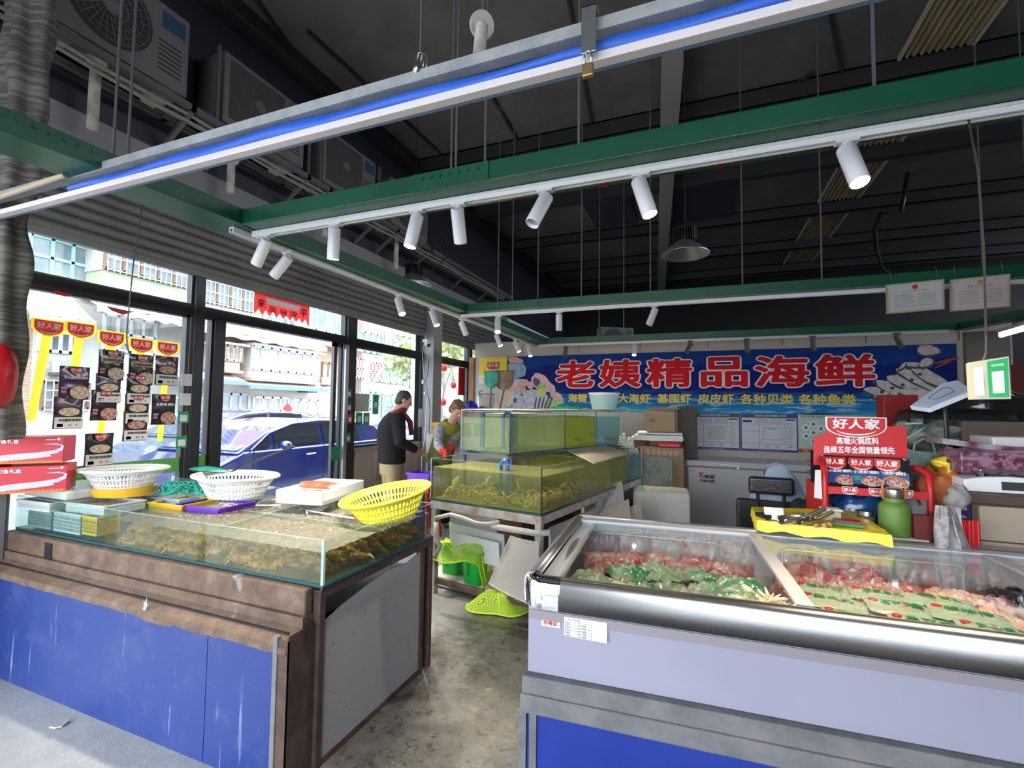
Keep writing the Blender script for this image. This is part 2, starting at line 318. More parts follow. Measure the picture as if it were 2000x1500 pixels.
# roof purlins across, one rafter, eave beam
for i, y in enumerate((5.85, 7.65, 9.5, 11.4, 13.2)):
    b = B().bb((-3.95, y, 4.98), (8.8, y+.02, 5.2)); b.bb((-3.95, y, 4.98), (8.8, y+.09, 5.0)); b.bb((-3.95, y, 5.18), (8.8, y+.09, 5.2)); st(b.build('trim_%d' % (4+i), MT['purl']))
b = B(); a0, a1 = P(1316, 60, 'Z', 4.9), P(1291, 575, 'Z', 4.9); b.bar(a0+(a0-a1)*.15, a1+(a1-a0)*.12, .20, .1)
b.bar(a0+(a0-a1)*.15+Vector((0, 0, .12)), a1+(a1-a0)*.12+Vector((0, 0, .12)), .02, .2); st(b.build('trim_9', MT['grey']))
b = B().bb((-3.95, -.3, 4.95), (-3.75, 14.3, 4.98)); b.bb((-3.86, -.3, 4.98), (-3.84, 14.3, 5.2)); st(b.build('trim_10', MT['purl']))
# diagonal braces and sheet seams of the roof
for i, (p, q) in enumerate((((500, 0), (775, 380)), ((600, 60), (860, 300)), ((1110, 0), (1160, 262)), ((950, 170), (1020, 290)), ((1620, 20), (1648, 160)), ((1590, 140), (1520, 190)))):
    a = P(*p, 'Z', 5.17); c_ = P(*q, 'Z', 5.17); st(B().bar(a, c_, .03, .03).build('trim_%d' % (11+i), MT['purl']))
sm = mat('translucent_roof_strip', (.34, .28, .17), .6, c2=(.22, .17, .09), sc=8, st=(12, .3, 1))
for i, (y0, y1) in enumerate(((.5, 5.8), (5.98, 7.6), (7.78, 9.4), (9.62, 13.1))):
    b = B(); x0 = 1.92
    b.grid(lambda u, v: (x0+u*.55, y0+v*(y1-y0), 5.165+.02*math.sin(u*2*PI*9)), 73, 2); b.bar((x0-.02, y0, 5.16), (x0-.02, y1, 5.16), .03, .04, 1); b.bar((x0+.57, y0, 5.16), (x0+.57, y1, 5.16), .03, .04, 1)
    st(b.build('trim_%d' % (17+i), [sm, mat('pale_strip_edge', (.5, .45, .36), .6)], smooth=2))
b = B().bb((-.45, 7.9, 5.12), (.55, 9.45, 5.16)); st(b.build('trim_21', mat('dark_blue_patch', (.03, .035, .06), .6)))
b = B().bb((-1.9, 7.75, 5.12), (-1.1, 9.2, 5.16)); st(b.build('trim_22', mat('dark_blue_patch_film', (.03, .035, .06), .6)))
# ---- storefront framing
zT = 2.36; ym = [1.62, yv(373, 600), yv(392, 600), yv(413, 624), yv(434, 624), yv(650, 700), yv(667, 700), yv(672, 672), yv(690, 672), yv(812, 700), 6.42, 6.72, 8.0, 8.12, 9.4]
fr = MT['dark']
def pane(b_, y0, y1, z0, z1, par): return B().bb((XS-.004, y0, z0), (XS+.004, y1, z1)).build('pane', MT['wglass'], par, True)
def wind(n, y0, y1, z0, z1, t=.035, kind='window', mid=None):
    b = B()
    for a, c_ in (((y0, z0), (y1, z0+t)), ((y0, z1-t), (y1, z1)), ((y0, z0), (y0+t, z1)), ((y1-t, z0), (y1, z1))): b.bb((XS-.03, a[0], a[1]), (XS+.03, c_[0], c_[1]))
    o = st(b.build('%s_%d' % (kind, n), fr)); pane(b, y0+t, y1-t, z0+t, z1-t, o); return o
for i, (a, c_) in enumerate(((0.3, 1.62), (1.62, ym[1]), (ym[2], ym[7]), (ym[8], 6.42), (6.72, 8.0), (8.12, 9.4))): wind(i+1, a, c_, zT+.03, 2.70, .02)
wind(7, .3, 1.60, .05, zT-.04, .03); wind(8, 1.62, ym[1]-.02, .05, zT-.04, .03); wind(9, ym[2]+.01, ym[3], .05, zT-.04, .015)
wind(10, ym[8], 6.42, 1.02, zT-.04, .03); wind(11, 6.72, 8.0, .05, zT-.04, .03); wind(12, 8.12, 9.4, .05, zT-.04, .03)
b = B().bb((XS-.05, .0, zT-.05), (XS+.05, 6.42, zT+.04)); b.bb((XS-.05, 6.72, zT-.05), (XS+.05, 9.4, zT+.03)); st(b.build('trim_23', fr, bevel=.004))
for i, (a, c_) in enumerate(((ym[1], ym[2]), (ym[3], ym[4]), (ym[7], ym[8]), (8.0, 8.12), (1.56, 1.62))):
    zz = 2.70 if i != 1 else zT-.04; st(B().bb((XS-.06, a, 0), (XS+.06, c_, zz)).build('trim_%d' % (24+i), fr, bevel=.005))
# wide opening with the glazed door leaf folded at its right
dr = B(); y0, y1 = ym[5], ym[6]; dr.bb((XS-.02, y0, .02), (XS+.02, y0+.05, zT-.05)); dr.bb((XS-.02, y1-.03, .02), (XS+.02, y1, zT-.05)); dr.bb((XS-.02, y0, zT-.1), (XS+.02, y1, zT-.05)); dr.bb((XS-.02, y0, .02), (XS+.02, y1, .2))
do = st(dr.build('door_1', fr)); B().bb((XS-.004, y0+.05, .2), (XS+.004, y1-.03, zT-.1)).build('pane', MT['wglass'], do, True)
B().bb((XS+.03, y1+.0, .02), (XS+.07, y1+.055, zT-.06)).build('door_edge', MT['alum'], do, True)
B().bb((XS+.021, y0+.01, .9), (XS+.026, y1, 1.06)).build('sticker_band', MT['inkg'], do, True)
# lower wood panelled doors right of the black post
wp = B(); wp.bb((XS-.03, ym[8], .02), (XS+.03, 6.42, 1.02))
for k in range(3):
    ya = ym[8]+.03+k*.5
    for za, zb in ((.08, .5), (.55, .98)):
        for q in ((ya, za, ya+.46, za+.02), (ya, zb-.02, ya+.46, zb), (ya, za, ya+.02, zb), (ya+.44, za, ya+.46, zb)): wp.bb((XS+.03, q[0], q[1]), (XS+.045, q[2], q[3]), 1)
st(wp.build('door_2', [mat('pale_pinkish_wood', (.60, .50, .44), .5, c2=(.52, .42, .36), sc=2, st=(3, 3, .4)), mat('pinkish_wood_moulding', (.50, .38, .32), .5)]))
# grey steel column
b = B().bb((XS-.02, 6.44, 0), (XS+.22, 6.70, 3.14)); b.bb((XS-.1, 6.40, 0), (XS-.02, 6.74, 3.14)); st(b.build('trim_29', MT['grey'], bevel=.006))
b = B()
for i in range(9): b.bb((XS-.1+.03*(i % 2), 6.40-.018*(i//2)-.02, 0), (XS-.03, 6.405-.018*(i//2), 2.68))
st(b.build('trim_30', MT['alum']))
# ---- roller shutters
def shutter(y0, y1, label):
    b = B(); pr = []
    n = 6; z0 = 2.69; ph = .076
    for i in range(n):
        for k in range(9): t = k/8; pr.append((z0+ph*(i+t), XS+.06+.028*abs(math.sin(PI*t))**.6))
    b.grid(lambda u, v: (pr[round(v*(len(pr)-1))][1], y0+u*(y1-y0), pr[round(v*(len(pr)-1))][0]), 2, len(pr)); b.bb((XS+.02, y0, 2.655), (XS+.07, y1, 2.70)); b.bb((XS+.0, y0, 2.7), (XS+.05, y1, 3.14))
    return tag(b.build('roller_shutter', MT['shut'], smooth=2), label, 'roller shutter', 'half lowered shutters above the shop windows')
shutter(.2, 6.42, 'long grey slatted roller shutter above the windows with hanging packets and the doorway'); shutter(6.72, 9.4, 'short grey slatted roller shutter beyond the grey steel column')
# ================================================================ GREEN BEAMS, TRACKS
def gbeam(p, q, wd, label, cat='beam', z=2.57, holes=()):
    t = T('green_beam', label, cat, (Vector(p)+Vector(q))/2, 0, 'green painted steel beams of the hanging light frame')
    b = B(); b.bar((p[0], p[1], z+.045), (q[0], q[1], z+.045), wd, .09); b.build('beam', MT['green'], t, True, bevel=.004)
    for h in holes:
        b = B(); d = (Vector(q)-Vector(p)).normalized(); c_ = Vector(p)+d*h; n_ = Vector((-d.y, d.x, 0))
        for s in (-1, 1):
            b.box((c_.x+n_.x*s*(wd/2+.003), c_.y+n_.y*s*(wd/2+.003), z+.045), (.40, .008, .085), 0, math.atan2(d.y, d.x))
            for k in range(-3, 4):
                c2 = c_+d*k*.048+n_*s*(wd/2+.007); b.cyl((c2.x, c2.y, z+.06), (c2.x+n_.x*s*.006, c2.y+n_.y*s*.006, z+.06), .009, 6)
        b.build('splice_plate', MT['green'], t, True)
    return t
gbeam((-2.43, 2.01, 0), (6, 2.01, 0), .22, 'green steel beam nearest the camera, crossing above the glass tank', holes=(1.35, 3.75))
gbeam((-2.43, 4.62, 0), (6, 4.78, 0), .2, 'second green steel beam from the camera, carrying the two framed certificates')
gbeam((-2.43, 7.22, 0), (2.85, 7.32, 0), .2, 'farthest green steel beam, just in front of the blue banner')
gbeam((-2.60, -.3, 0), (-2.36, 7.32, 0), .24, 'long green steel beam running beside the shop windows', holes=(1.35,))
gbeam((2.95, 7.4, 0), (3.9, 4.7, 0), .16, 'short green steel beam slanting at the right end of the banner')
# hanging rods
def rods(lst, label, r=.006):
    for px, py, ax, v, zt in lst:
        a = P(px, py, ax, v); tag(B().cyl(a, (a.x, a.y, zt), r, 6).build('hanging_rod', MT['greyd']), label, 'rod', 'thin rods and wires holding up the light frame')
rods([(x, y, 'Z', 2.66, 5.2) for x, y in ((890, 340), (947, 327), (1130, 307), (1708, 195), (1050, 600), (1135, 595), (1000, 596), (972, 597), (1270, 585), (1605, 560), (1450, 570), (1170, 640), (1218, 640), (1920, 545), (220, 320), (248, 330), (880, 375))], 'thin dark rod hanging from the roof down to the green beam')
def track(p, q, label):
    b = B(); d = (Vector(q)-Vector(p)).normalized(); n_ = Vector((-d.y, d.x, 0)); ph = 2.552
    b.bar((p[0], p[1], 2.562), (q[0], q[1], 2.562), .036, .012)
    for s in (-1, 1): b.bar(Vector((p[0], p[1], ph-.006))+n_*s*.014, Vector((q[0], q[1], ph-.006))+n_*s*.014, .008, .022)
    b.bar((p[0], p[1], 2.554), (q[0], q[1], 2.554), .018, .003, 1)
    tag(b.build('lighting_track', [MT['whitem'], MT['blk']]), label, 'lighting track', 'white lighting tracks under the green beams')
track((-2.45, 2.01, 0), (6, 2.01, 0), 'white lighting track under the green beam nearest the camera'); track((-2.45, 4.62, 0), (6, 4.78, 0), 'white lighting track under the second green beam')
track((-2.4, 7.2, 0), (2.8, 7.3, 0), 'white lighting track under the farthest green beam, above the banner'); track((-2.5, 1.9, 0), (-2.46, 7.2, 0), 'white lighting track running beside the shop windows')
# ================================================================ TRACK SPOTLIGHTS
sl_white = mat('white_lamp_housing', (.70, .70, .74), .35)
def spotlight(lit, body, lens):
    t = T('track_spotlight', 'x', 'spotlight', (0, 0, 0))
    b = B().box((0, 0, -.008), (.075, .034, .022)); b.cyl((0, 0, -.018), (0, 0, -.038), .017, 12); b.build('adapter', body, t, bevel=.002)
    B().cyl((0, 0, -.035), (0, 0, -.052), .006, 8).bar((0, -.004, -.048), (0, -.022, -.075), .012, .004).build('arm', body, t)
    h = T('h', '', '', (0, 0, 0)); bpy.data.objects.remove(h)
    prof = [(0, .082), (.028, .082), (.032, .078), (.032, -.082), (.0295, -.084), (.0285, -.075), (.027, -.06), (0, -.06)]
    ho = B().lathe(prof, n=28).build('housing', body, t, smooth=2); le = B().cyl((0, 0, -.0620), (0, 0, -.0655), .0265, 24).build('lens', lens, ho)
    return t
protos = {k: spotlight(k != 'off', MT['greyd'] if k == 'dark' else sl_white, {'warm': MT['lamp'], 'cool': MT['lampc'], 'off': MT['grey'], 'dark': MT['grey']}[k]) for k in ('warm', 'cool', 'off', 'dark')}
used = set(); order = ['first', 'second', 'third', 'fourth', 'fifth', 'sixth', 'seventh', 'eighth', 'ninth', 'tenth']
ld = {}
def put_spot(px, py, dx, dy, kind, where, i, back=0, yl=None, sc=1, power=14, tz=2.545):
    a = P(px, py, 'Z', tz)
    if yl is not None: a = Vector((a.x, yl, tz)) if yl > 0 else Vector((-2.48, a.y, tz))
    lab = '%s %s spotlight, %s on the track %s' % ({'warm': 'warm lit', 'cool': 'lit', 'off': 'unlit', 'dark': 'unlit dark'}[kind], 'white' if kind != 'dark' else 'grey', order[i], where)
    pr_ = protos[kind]; r = pr_ if kind not in used else dup(pr_, (0, 0, 0)); used.add(kind)
    r['label'] = lab; r['group'] = 'spotlights on the lighting tracks'
    r.matrix_world = Matrix.Translation(a); r.scale = (sc,)*3; W[r.name] = r.matrix_world.copy()
    # aim: the lamp body's axis leans (dx,dy in photo pixels) and towards or away from the camera
    d = (_r*dx - _u*dy + (a-Vector((0, 0, HC))).normalized()*back).normalized(); q = (-d).to_track_quat('Z', 'Y')
    hs = [c for c in r.children if c.name.startswith('housing')][0]; hs.rotation_mode = 'QUATERNION'; hs.rotation_quaternion = q; hs.location = Vector((0, -.012, -.066))+d*.052
    if kind in ('warm', 'cool'):
        if kind not in ld:
            l = bpy.data.lights.new('lamp_light', 'SPOT'); l.energy = power; l.spot_size = R_(75); l.spot_blend = .7; l.shadow_soft_size = .025; l.color = (1, .82, .58) if kind == 'warm' else (1, .93, .82); ld[kind] = l
        lo = bpy.data.objects.new('lamp_light', ld[kind]); C.objects.link(lo); lo.parent = hs; lo.location = (0, 0, -.075)
near = 'nearest the camera'
for i, (px, py, dx, dy, k, bk) in enumerate(((530, 460, -.45, 1, 'cool', .3), (661, 437, -.05, 1, 'cool', .1), (821, 412, -.25, 1, 'cool', -.1), (900, 398, 0.1, 1, 'off', .5), (1068, 372, -.55, 1, 'off', -.5), (1251, 335, .34, 1, 'warm', -.3), (1657, 265, .42, 1, 'warm', -.75))):
    put_spot(px, py, dx, dy, k, near+', from the left', i, bk, 2.01, 1.0 if i < 6 else 1.0)
win = 'beside the windows, from the near end'
for i, (px, py, dx, dy, k, bk) in enumerate(((553, 492, -.8, 1, 'off', .2), (775, 575, .3, 1, 'cool', -.4), (848, 600, .35, 1, 'cool', -.3), (903, 622, .4, 1, 'off', 0), (978, 648, .4, 1, 'warm', -.3), (1010, 662, .45, 1, 'warm', -.3), (1040, 672, .2, 1, 'warm', -.4))):
    put_spot(px, py, dx, dy, k, win, i, bk, -1)
mid = 'under the second beam, from the left'
for i, (px, py, dx, dy, k, bk) in enumerate(((983, 620, 0, 1, 'warm', -.5), (1093, 608, 0, 1, 'off', 0), (1280, 600, -.4, 1, 'off', 0))): put_spot(px, py, dx, dy, k, mid, i, bk, 4.66)
far = 'before the banner, from the left'
for i, (px, py, dx, dy, k, bk) in enumerate(((1100, 672, -.1, 1, 'dark', -.3), (1240, 670, -.05, 1, 'warm', -.5), (1348, 666, -.5, 1, 'dark', -.3), (1458, 662, .1, 1, 'dark', -.3), (1585, 658, .1, 1, 'dark', -.3), (1740, 655, .5, 1, 'dark', 0))): put_spot(px, py, dx, dy, k, far, i, bk, 7.24)
# ================================================================ HIGH BAY LAMPS
def highbay(px, py, Y, label):
    a = P(px, py, 'Y', Y); t = T('high_bay_lamp', label, 'ceiling lamp', a, 0, 'factory style ceiling lamps')
    b = B(); b.lathe([(.06, .06), (.075, .075), (.2, -.03), (.2, -.036), (.07, .066), (.05, .055)], n=40); b.build('reflector', MT['alum'], t, smooth=2)
    b = B(); b.lathe([(0, .07), (.07, .07), (.075, .08), (.075, .12), (.05, .125), (.05, .19), (.035, .2), (0, .2)], n=24)
    for k in range(28):
        q = 2*PI*k/28; b.box((math.cos(q)*.075, math.sin(q)*.075, .135), (.05, .006, .11), 0, q)
    b.build('heat_sink', MT['blk'], t); B().cyl((0, 0, .05), (0, 0, .045), .06, 24).build('lens', MT['grey'], t)
    B().tube([(0, 0, .2), (0, 0, .23), (.015, 0, .25), (0, 0, .27), (0, 0, 5.2-a.z)], .004, 6).build('cable', MT['blk'], t); return t
highbay(1338, 490, 4.3, 'round aluminium high bay lamp hanging in front of the grey rafter'); highbay(808, 550, 4.6, 'round aluminium high bay lamp hanging near the shop windows')
# ================================================================ OVERHEAD SHUTTER RAIL with blue fabric roll (nearest the camera)
t = T('awning_rail', 'overhead steel rail with rolled blue fabric and white bar, nearest to the camera', 'awning', (-1.5, 1.24, 2.5))
xa, xb = -3.6, 4.2
b = B(); b.bb((xa, 1.222, 2.566), (xb, 1.262, 2.602)); b.build('steel_rail', mk_rust('pale_galvanised_rail', (.24, .26, .27), (.34, .36, .37), (.42, .42, .4), .8), t, True, bevel=.002)
def roll(u, v):
    x = xa+.9+v*(xb-xa-.9); a = 2*PI*u; r = .0215+.004*math.sin(x*3)+.003*math.sin(x*11+a*2); r *= (.72 if abs(x+.27) < .03 else 1); return (x, 1.252+r*math.cos(a), 2.5325+r*math.sin(a)*1.1)
b = B(); b.grid(roll, 14, 160, closeu=True); b.build('fabric_roll', mat('blue_tarpaulin', (.015, .10, .52), .5, bp=.2, bsc=30), t, True, smooth=True)
B().bb((xa, 1.228, 2.487), (xb, 1.262, 2.512)).build('white_bar', mat('pinkish_white_bar', (.66, .62, .64), .4), t, True, bevel=.003)
B().bb((xa, 1.266, 2.492), (xb, 1.28, 2.535)).build('blue_valance', mat('pale_blue_valance', (.12, .22, .36), .6), t, True)
b = B().bb((-.29, 1.195, 2.49), (-.25, 1.20, 2.62)); b.bb((-.29, 1.195, 2.615), (-.25, 1.26, 2.62)); b.build('bracket', MT['steel'], t, True, bevel=.001)
t = T('padlock', 'small brass padlock hanging from the bracket of the blue awning rail', 'padlock', (-.27, 1.19, 2.40))
B().box((-.27, 1.19, 2.435), (.03, .016, .036)).build('body', mat('old_brass', (.30, .20, .08), .4, .8), t, True, bevel=.004)
B().tube([(-.279, 1.19, 2.45), (-.279, 1.19, 2.475), (-.275, 1.19, 2.488), (-.265, 1.19, 2.488), (-.261, 1.19, 2.475), (-.261, 1.19, 2.45)], .003, 8).build('shackle', MT['steel'], t, True, smooth=True)
t = T('wire_clamp', 'steel hook and turnbuckle holding the overhead awning rail on its wire', 'hook', P(820, 140, 'Y', 1.24)); p0 = P(820, 140, 'Y', 1.24)
b = B()
for k in range(2): b.tube([p0+Vector((.012*math.cos(a)+.006*k, .01*k, .035+.03*math.sin(a))) for a in [2*PI*i/12 for i in range(12)]], .003, 6, closed=True)
b.box(p0+Vector((0, 0, .0)), (.02, .05, .03)); b.build('hook', MT['steel'], t, True, smooth=True); B().cyl(p0+Vector((0, 0, .06)), (p0.x, p0.y, 5.2), .003, 6).build('wire', MT['greyd'], t, True)
t = T('white_pole_bracket', 'white tube bracket with round flange hanging above the awning rail', 'bracket', P(935, 100, 'Y', 1.6)); a = P(935, 110, 'Y', 1.6)
B().cyl(a, a+Vector((.012, 0, .12)), .024, 20).build('tube', MT['pvc'], t, True, smooth=2); f0 = a+Vector((0, .03, .15))
B().cyl(f0, f0+Vector((-.01, .008, .006)), .05, 24).build('flange', MT['pvc'], t, True); B().cyl(f0, (f0.x+.02, f0.y, 5.2), .007, 8).build('stem', MT['greyd'], t, True)
a = P(0, 385, 'Y', 1.2); c_ = P(128, 342, 'Y', 1.2); tag(B().cyl(a+(a-c_)*1.0, c_, .012, 12).build('thin_pole', mat('bare_wood_pole', (.45, .36, .26), .6)), 'thin pale pole lying along the left end of the awning rail', 'pole')
# ================================================================ AIR CONDITIONER UNITS
MT['pad'] = mat('pale_foot_pad', (.48, .47, .42), .7)
acm = mat('aged_cream_enamel', (.16, .145, .15), .5); acl = mat('blue_energy_label', (.01, .07, .14), .5); acd = mat('fan_grille_dark', (.03, .03, .035), .5)
def acunit(name='air_conditioner', sq=False):
    t = T(name, 'x', 'air conditioner', (0, 0, 0)); L, D, H = .86, .32, .60      # length along y, faces +x
    B().bb((0, 0, 0), (D, L, H)).build('casing', acm, t, bevel=.018)
    b = B(); b.bb((D-.01, .06, .06), (D+.006, .60, .55)) if sq else b.cyl((D-.01, .34, .31), (D+.006, .34, .31), .255, 40)
    gr = b.build('fan_grille', acd, t)
    b = B()
    if sq:
        for k in range(28): b.bb((D+.006, .06+.02*k, .06), (D+.010, .063+.02*k, .55)); b.bb((D+.006, .06, .06+.0175*k), (D+.010, .60, .063+.0175*k))
    for k in range(0 if sq else 5): b.tube([(D+.012, .34+math.cos(a)*(.05+.045*k), .31+math.sin(a)*(.05+.045*k)) for a in [2*PI*i/28 for i in range(28)]], .003, 5, closed=True)
    for k in range(0 if sq else 28): q = 2*PI*k/28; b.bar((D+.014, .34+.05*math.cos(q), .31+.05*math.sin(q)), (D+.012, .34+.24*math.cos(q+.35), .31+.24*math.sin(q+.35)), .004, .004, up=(1, 0, 0))
    b.cyl((D, .34, .31), (D+.02, .34, .31), .05, 20); b.build('guard_wires', mat('grey_wire', (.14, .135, .14), .5), gr)
    b = B()
    for k in range(7): b.bb((D, .64, .10+k*.035), (D+.004, .80, .11+k*.035))
    b.build('vents', acd, t); B().bb((D, .66, .42), (D+.004, .82, .54)).build('label', acl, t)
    for y in (.08, .70): B().bb((.03, y, -.045), (.30, y+.10, 0)).build('foot', MT['pad'], t)
    return t
ac0 = acunit(); ac1 = acunit(sq=True); fs = True; fs1 = True
for yy, zz, xx, lab, rz in ((1.48, 3.86, -3.93, 'air conditioner unit nearest the camera at top left with a round fan', 0), (2.62, 3.86, -3.93, 'second air conditioner unit from the camera on the wall ledge', 0), (3.72, 3.86, -3.93, 'third air conditioner unit from the camera on the wall ledge', 0), (4.9, 3.86, -3.93, 'fourth air conditioner unit, small and far along the wall ledge', 0), (.35, 3.6, -3.93, 'air conditioner unit half hidden by the hanging curtain', 0)):
    if yy > 2 and yy < 4: r = ac1 if fs1 else dup(ac1, (0, 0, 0)); fs1 = False
    else: r = ac0 if fs else dup(ac0, (0, 0, 0)); fs = False
    r.matrix_world = Matrix.Translation((xx, yy, zz)) @ Matrix.Rotation(rz, 4, 'Z'); r['label'] = lab; r['group'] = 'air conditioner outdoor units'
r = dup(ac0, (P(1165, 655, 'Y', 12).x, 12, 3.0), R_(-60), 'small cream air conditioner unit far behind the banner wall', 'air conditioner outdoor units')
tag(B().bb((P(1165, 655, 'Y', 12).x-.6, 11.6, 0), (P(1165, 655, 'Y', 12).x+.9, 12.6, 2.95)).build('ac_stand_block', MT['wallup']), 'dark stand block hidden behind the banner wall under the far air conditioner', 'stall')  # stand block hidden behind the wall, carrying the far unit
b = B()
for z in (3.78,): b.bb((-3.95, -.2, z), (-3.90, 9, z+.04)); b.bb((-3.62, -.2, z), (-3.57, 9, z+.04))
for y in (.5, 1.5, 2.35, 2.7, 3.5, 3.8, 4.6, 5.0, 5.8, 7, 8): b.bb((-3.95, y, 3.78), (-3.57, y+.04, 3.82)); b.bar((-3.93, y+.02, 3.55), (-3.6, y+.02, 3.78), .03, .03)
tag(b.build('wall_rack', MT['greyd']), 'dark steel rack along the upper wall carrying the air conditioners', 'rack')
for y in (2.56, 3.52, 3.67, 4.62): tag(B().bb((-3.60, y-.01, 3.82), (-3.58, y+.01, 4.44)).build('guard_post', MT['greyd']), 'thin upright steel bar standing on the rack between the air conditioners', 'post', 'upright bars between the air conditioners')
for k, (x, z) in enumerate(((-3.7, 3.74), (-3.66, 3.72), (-3.63, 3.75))):
    b = B(); b.tube([(x, y, z+.01*math.sin(y*5+k)) for y in [i*.3-.3 for i in range(31)]], .014, 8); tag(b.build('refrigerant_pipe', MT['dimpipe'] if 'dimpipe' in MT else MT.setdefault('dimpipe', mat('dim_pipe_wrap', (.24, .22, .20), .6)), smooth=True), 'thin wrapped pipe running along under the air conditioner rack', 'pipe', 'wrapped pipes under the air conditioners')
for px, p0, p1 in ((187, 125, 250), (452, 310, 372), (637, 365, 395), (775, 435, 500)):
    a = P(px, p0+10, 'X', -3.78); t = T('drain_pipe', 'x', 'drain pipe', (a.x, a.y, 3.5), 0, 'white drain pipes below the air conditioners'); t['label'] = {187: 'thick white drain pipe with a funnel, nearest the camera', 452: 'white drain pipe behind the blue awning rail', 637: 'white drain pipe below the third air conditioner', 775: 'white drain pipe farthest along the left wall'}[px]
    B().cyl((a.x, a.y, 3.38), (a.x, a.y, a.z), .032, 16).build('pipe', MT['pvc'], t, True, smooth=2); B().lathe([(.034, 0), (.055, .02), (.06, .07), (.045, .075), (.03, .03)], a, 20).build('funnel', MT['pvc'], t, True, smooth=2)
# black hose and cables at the right of the roof
b = B(); pts = [P(1760, 415, 'Z', 4.6)+Vector((.1, 0, .62))]+[P(*p, 'Z', 4.6) for p in ((1760, 415), (1720, 418), (1708, 445), (1712, 490), (1722, 520), (1745, 545))]; b.tube(pts, .03, 10); tag(b.build('black_hose', MT['blk'], smooth=True), 'thick black hose bent down from the roof at the right', 'hose')
b = B(); a = P(1893, 215, 'Y', 2.0); e_ = P(1926, 655, 'Y', 2.0); b.tube([P(1890, 225, 'Y', 2.02), P(1910, 330, 'Y', 2.02), P(1922, 500, 'Y', 2.02), P(1926, 655, 'Y', 2.02)], .0035, 6); tag(b.build('dangling_rope', mat('dark_brown_cord', (.05, .035, .03), .7)), 'thin brown cord hanging from the near track above the white and green box', 'cord')
b = B(); b.tube([P(815, 600, 'Y', 5.6), P(812, 560, 'Y', 5.6), P(875, 500, 'Y', 5.6), P(868, 470, 'Y', 5.6), P(835, 455, 'Y', 5.6)], .008, 6); tag(b.build('black_cable', MT['blk'], smooth=True), 'loose black cable looping beside the high bay lamp near the windows', 'cable')
b = B(); q0 = P(250, 330, 'Y', 1.9); q1 = P(262, 700, 'Y', 1.9); b.tube([P(282, 380, 'Y', 1.9), P(262, 500, 'Y', 1.9), P(250, 620, 'Y', 1.9), P(247, 660, 'Y', 1.9), P(252, 690, 'Y', 1.9), P(245, 672, 'Y', 1.9)], .004, 6); tag(b.build('hanging_wire', MT['greyd'], smooth=True), 'thin dark wire hanging in front of the window with packets', 'wire')
# ================================================================ ROLLED CURTAIN, red bag and grey locker at the left edge
def crt(u, v):
    z = 3.95-2.6*v; a = 2*PI*u; p = P(38, 300, 'Y', 1.35); r = .085+.016*math.sin(a*5+z*2)+.01*math.sin(z*14+a); r *= 1-.25*math.exp(-((z-2.5)/.12)**2)
    return (p.x-.02+r*math.cos(a)*1.5+.03*math.sin(z*2.3)-.06*(v-.2), 1.35+r*math.sin(a), z)
ck, nt, bs = newmat('mesh_curtain_cloth'); v = coords(nt, (1, 1, 1)); nt.links.new(mixc(nt, ramp(nt, nz(nt, coords(nt, (3, 3, 40)), 1.5, 2), [(.45, 0.0), (.55, 1.0)]), (.075, .07, .058), (.15, .145, .125)), bs.inputs['Base Color']); bs.inputs['Roughness'].default_value = .8
b = B(); b.grid(crt, 40, 120, closeu=True); tag(b.build('rolled_curtain', ck, smooth=True), 'rolled up grey green curtain hanging at the left edge of the frame', 'curtain')
b = B(); a = P(10, 745, 'Y', 1.3); b.sph(a+Vector((-.12, 0, .02)), (.12, .09, .19), 20, nzf=.12); tag(b.build('red_bag', mat('red_glossy_plastic', (.5, .01, .015), .3, bp=.3, bsc=60), smooth=True), 'red plastic bag at the left edge above the red gift boxes', 'bag')
t = T('grey_locker', 'grey metal locker standing against the window at the far left', 'locker', (-3.98, 1.42, 0)); B().bb((-4.05, 1.10, .0), (-3.90, 1.60, 2.12)).build('cabinet', mat('grey_locker_paint', (.20, .20, .215), .5), t, True, bevel=.004)
B().bb((-3.90, 1.12, 1.7), (-3.892, 1.58, 2.1)).build('door', mat('grey_locker_door', (.22, .22, .24), .5), t, True); B().bb((-3.90, 1.12, .1), (-3.892, 1.58, 1.69)).build('door', mat('grey_locker_door_low', (.22, .22, .24), .5), t, True)
# ================================================================ OUTSIDE: street, houses, cars
XF = -15.0
def fq(x0, y0, x1, y1, X=XF):
    ym_ = (y0+y1)/2; xm = (x0+x1)/2; return (P(x0, ym_, 'X', X).y, P(x1, ym_, 'X', X).y, P(xm, y1, 'X', X).z, P(xm, y0, 'X', X).z)
fw = mat('white_window_frame', (.75, .76, .76), .5); fteal = mat('teal_window_frame', (.35, .62, .58), .5); fbr = mat('brown_steel_bars', (.25, .15, .10), .6)
fgl = mat('house_window_glass', (.16, .20, .22), .1, c2=(.30, .33, .34), sc=1.2); fcur = mat('window_with_curtains', (.30, .31, .31), .4, c2=(.5, .5, .48), sc=3, st=(1, 4, .5)); cem = mat('pale_render', (.55, .52, .48), .8, c2=(.48, .45, .40), sc=1); white_aw = mat('white_awning', (.75, .74, .72), .7)
baw = mat('blue_awning_edge', (.10, .20, .50), .5); slab = mat('reddish_balcony_slab', (.34, .22, .17), .8); fyel = mat('pale_green_panel', (.42, .46, .30), .6)
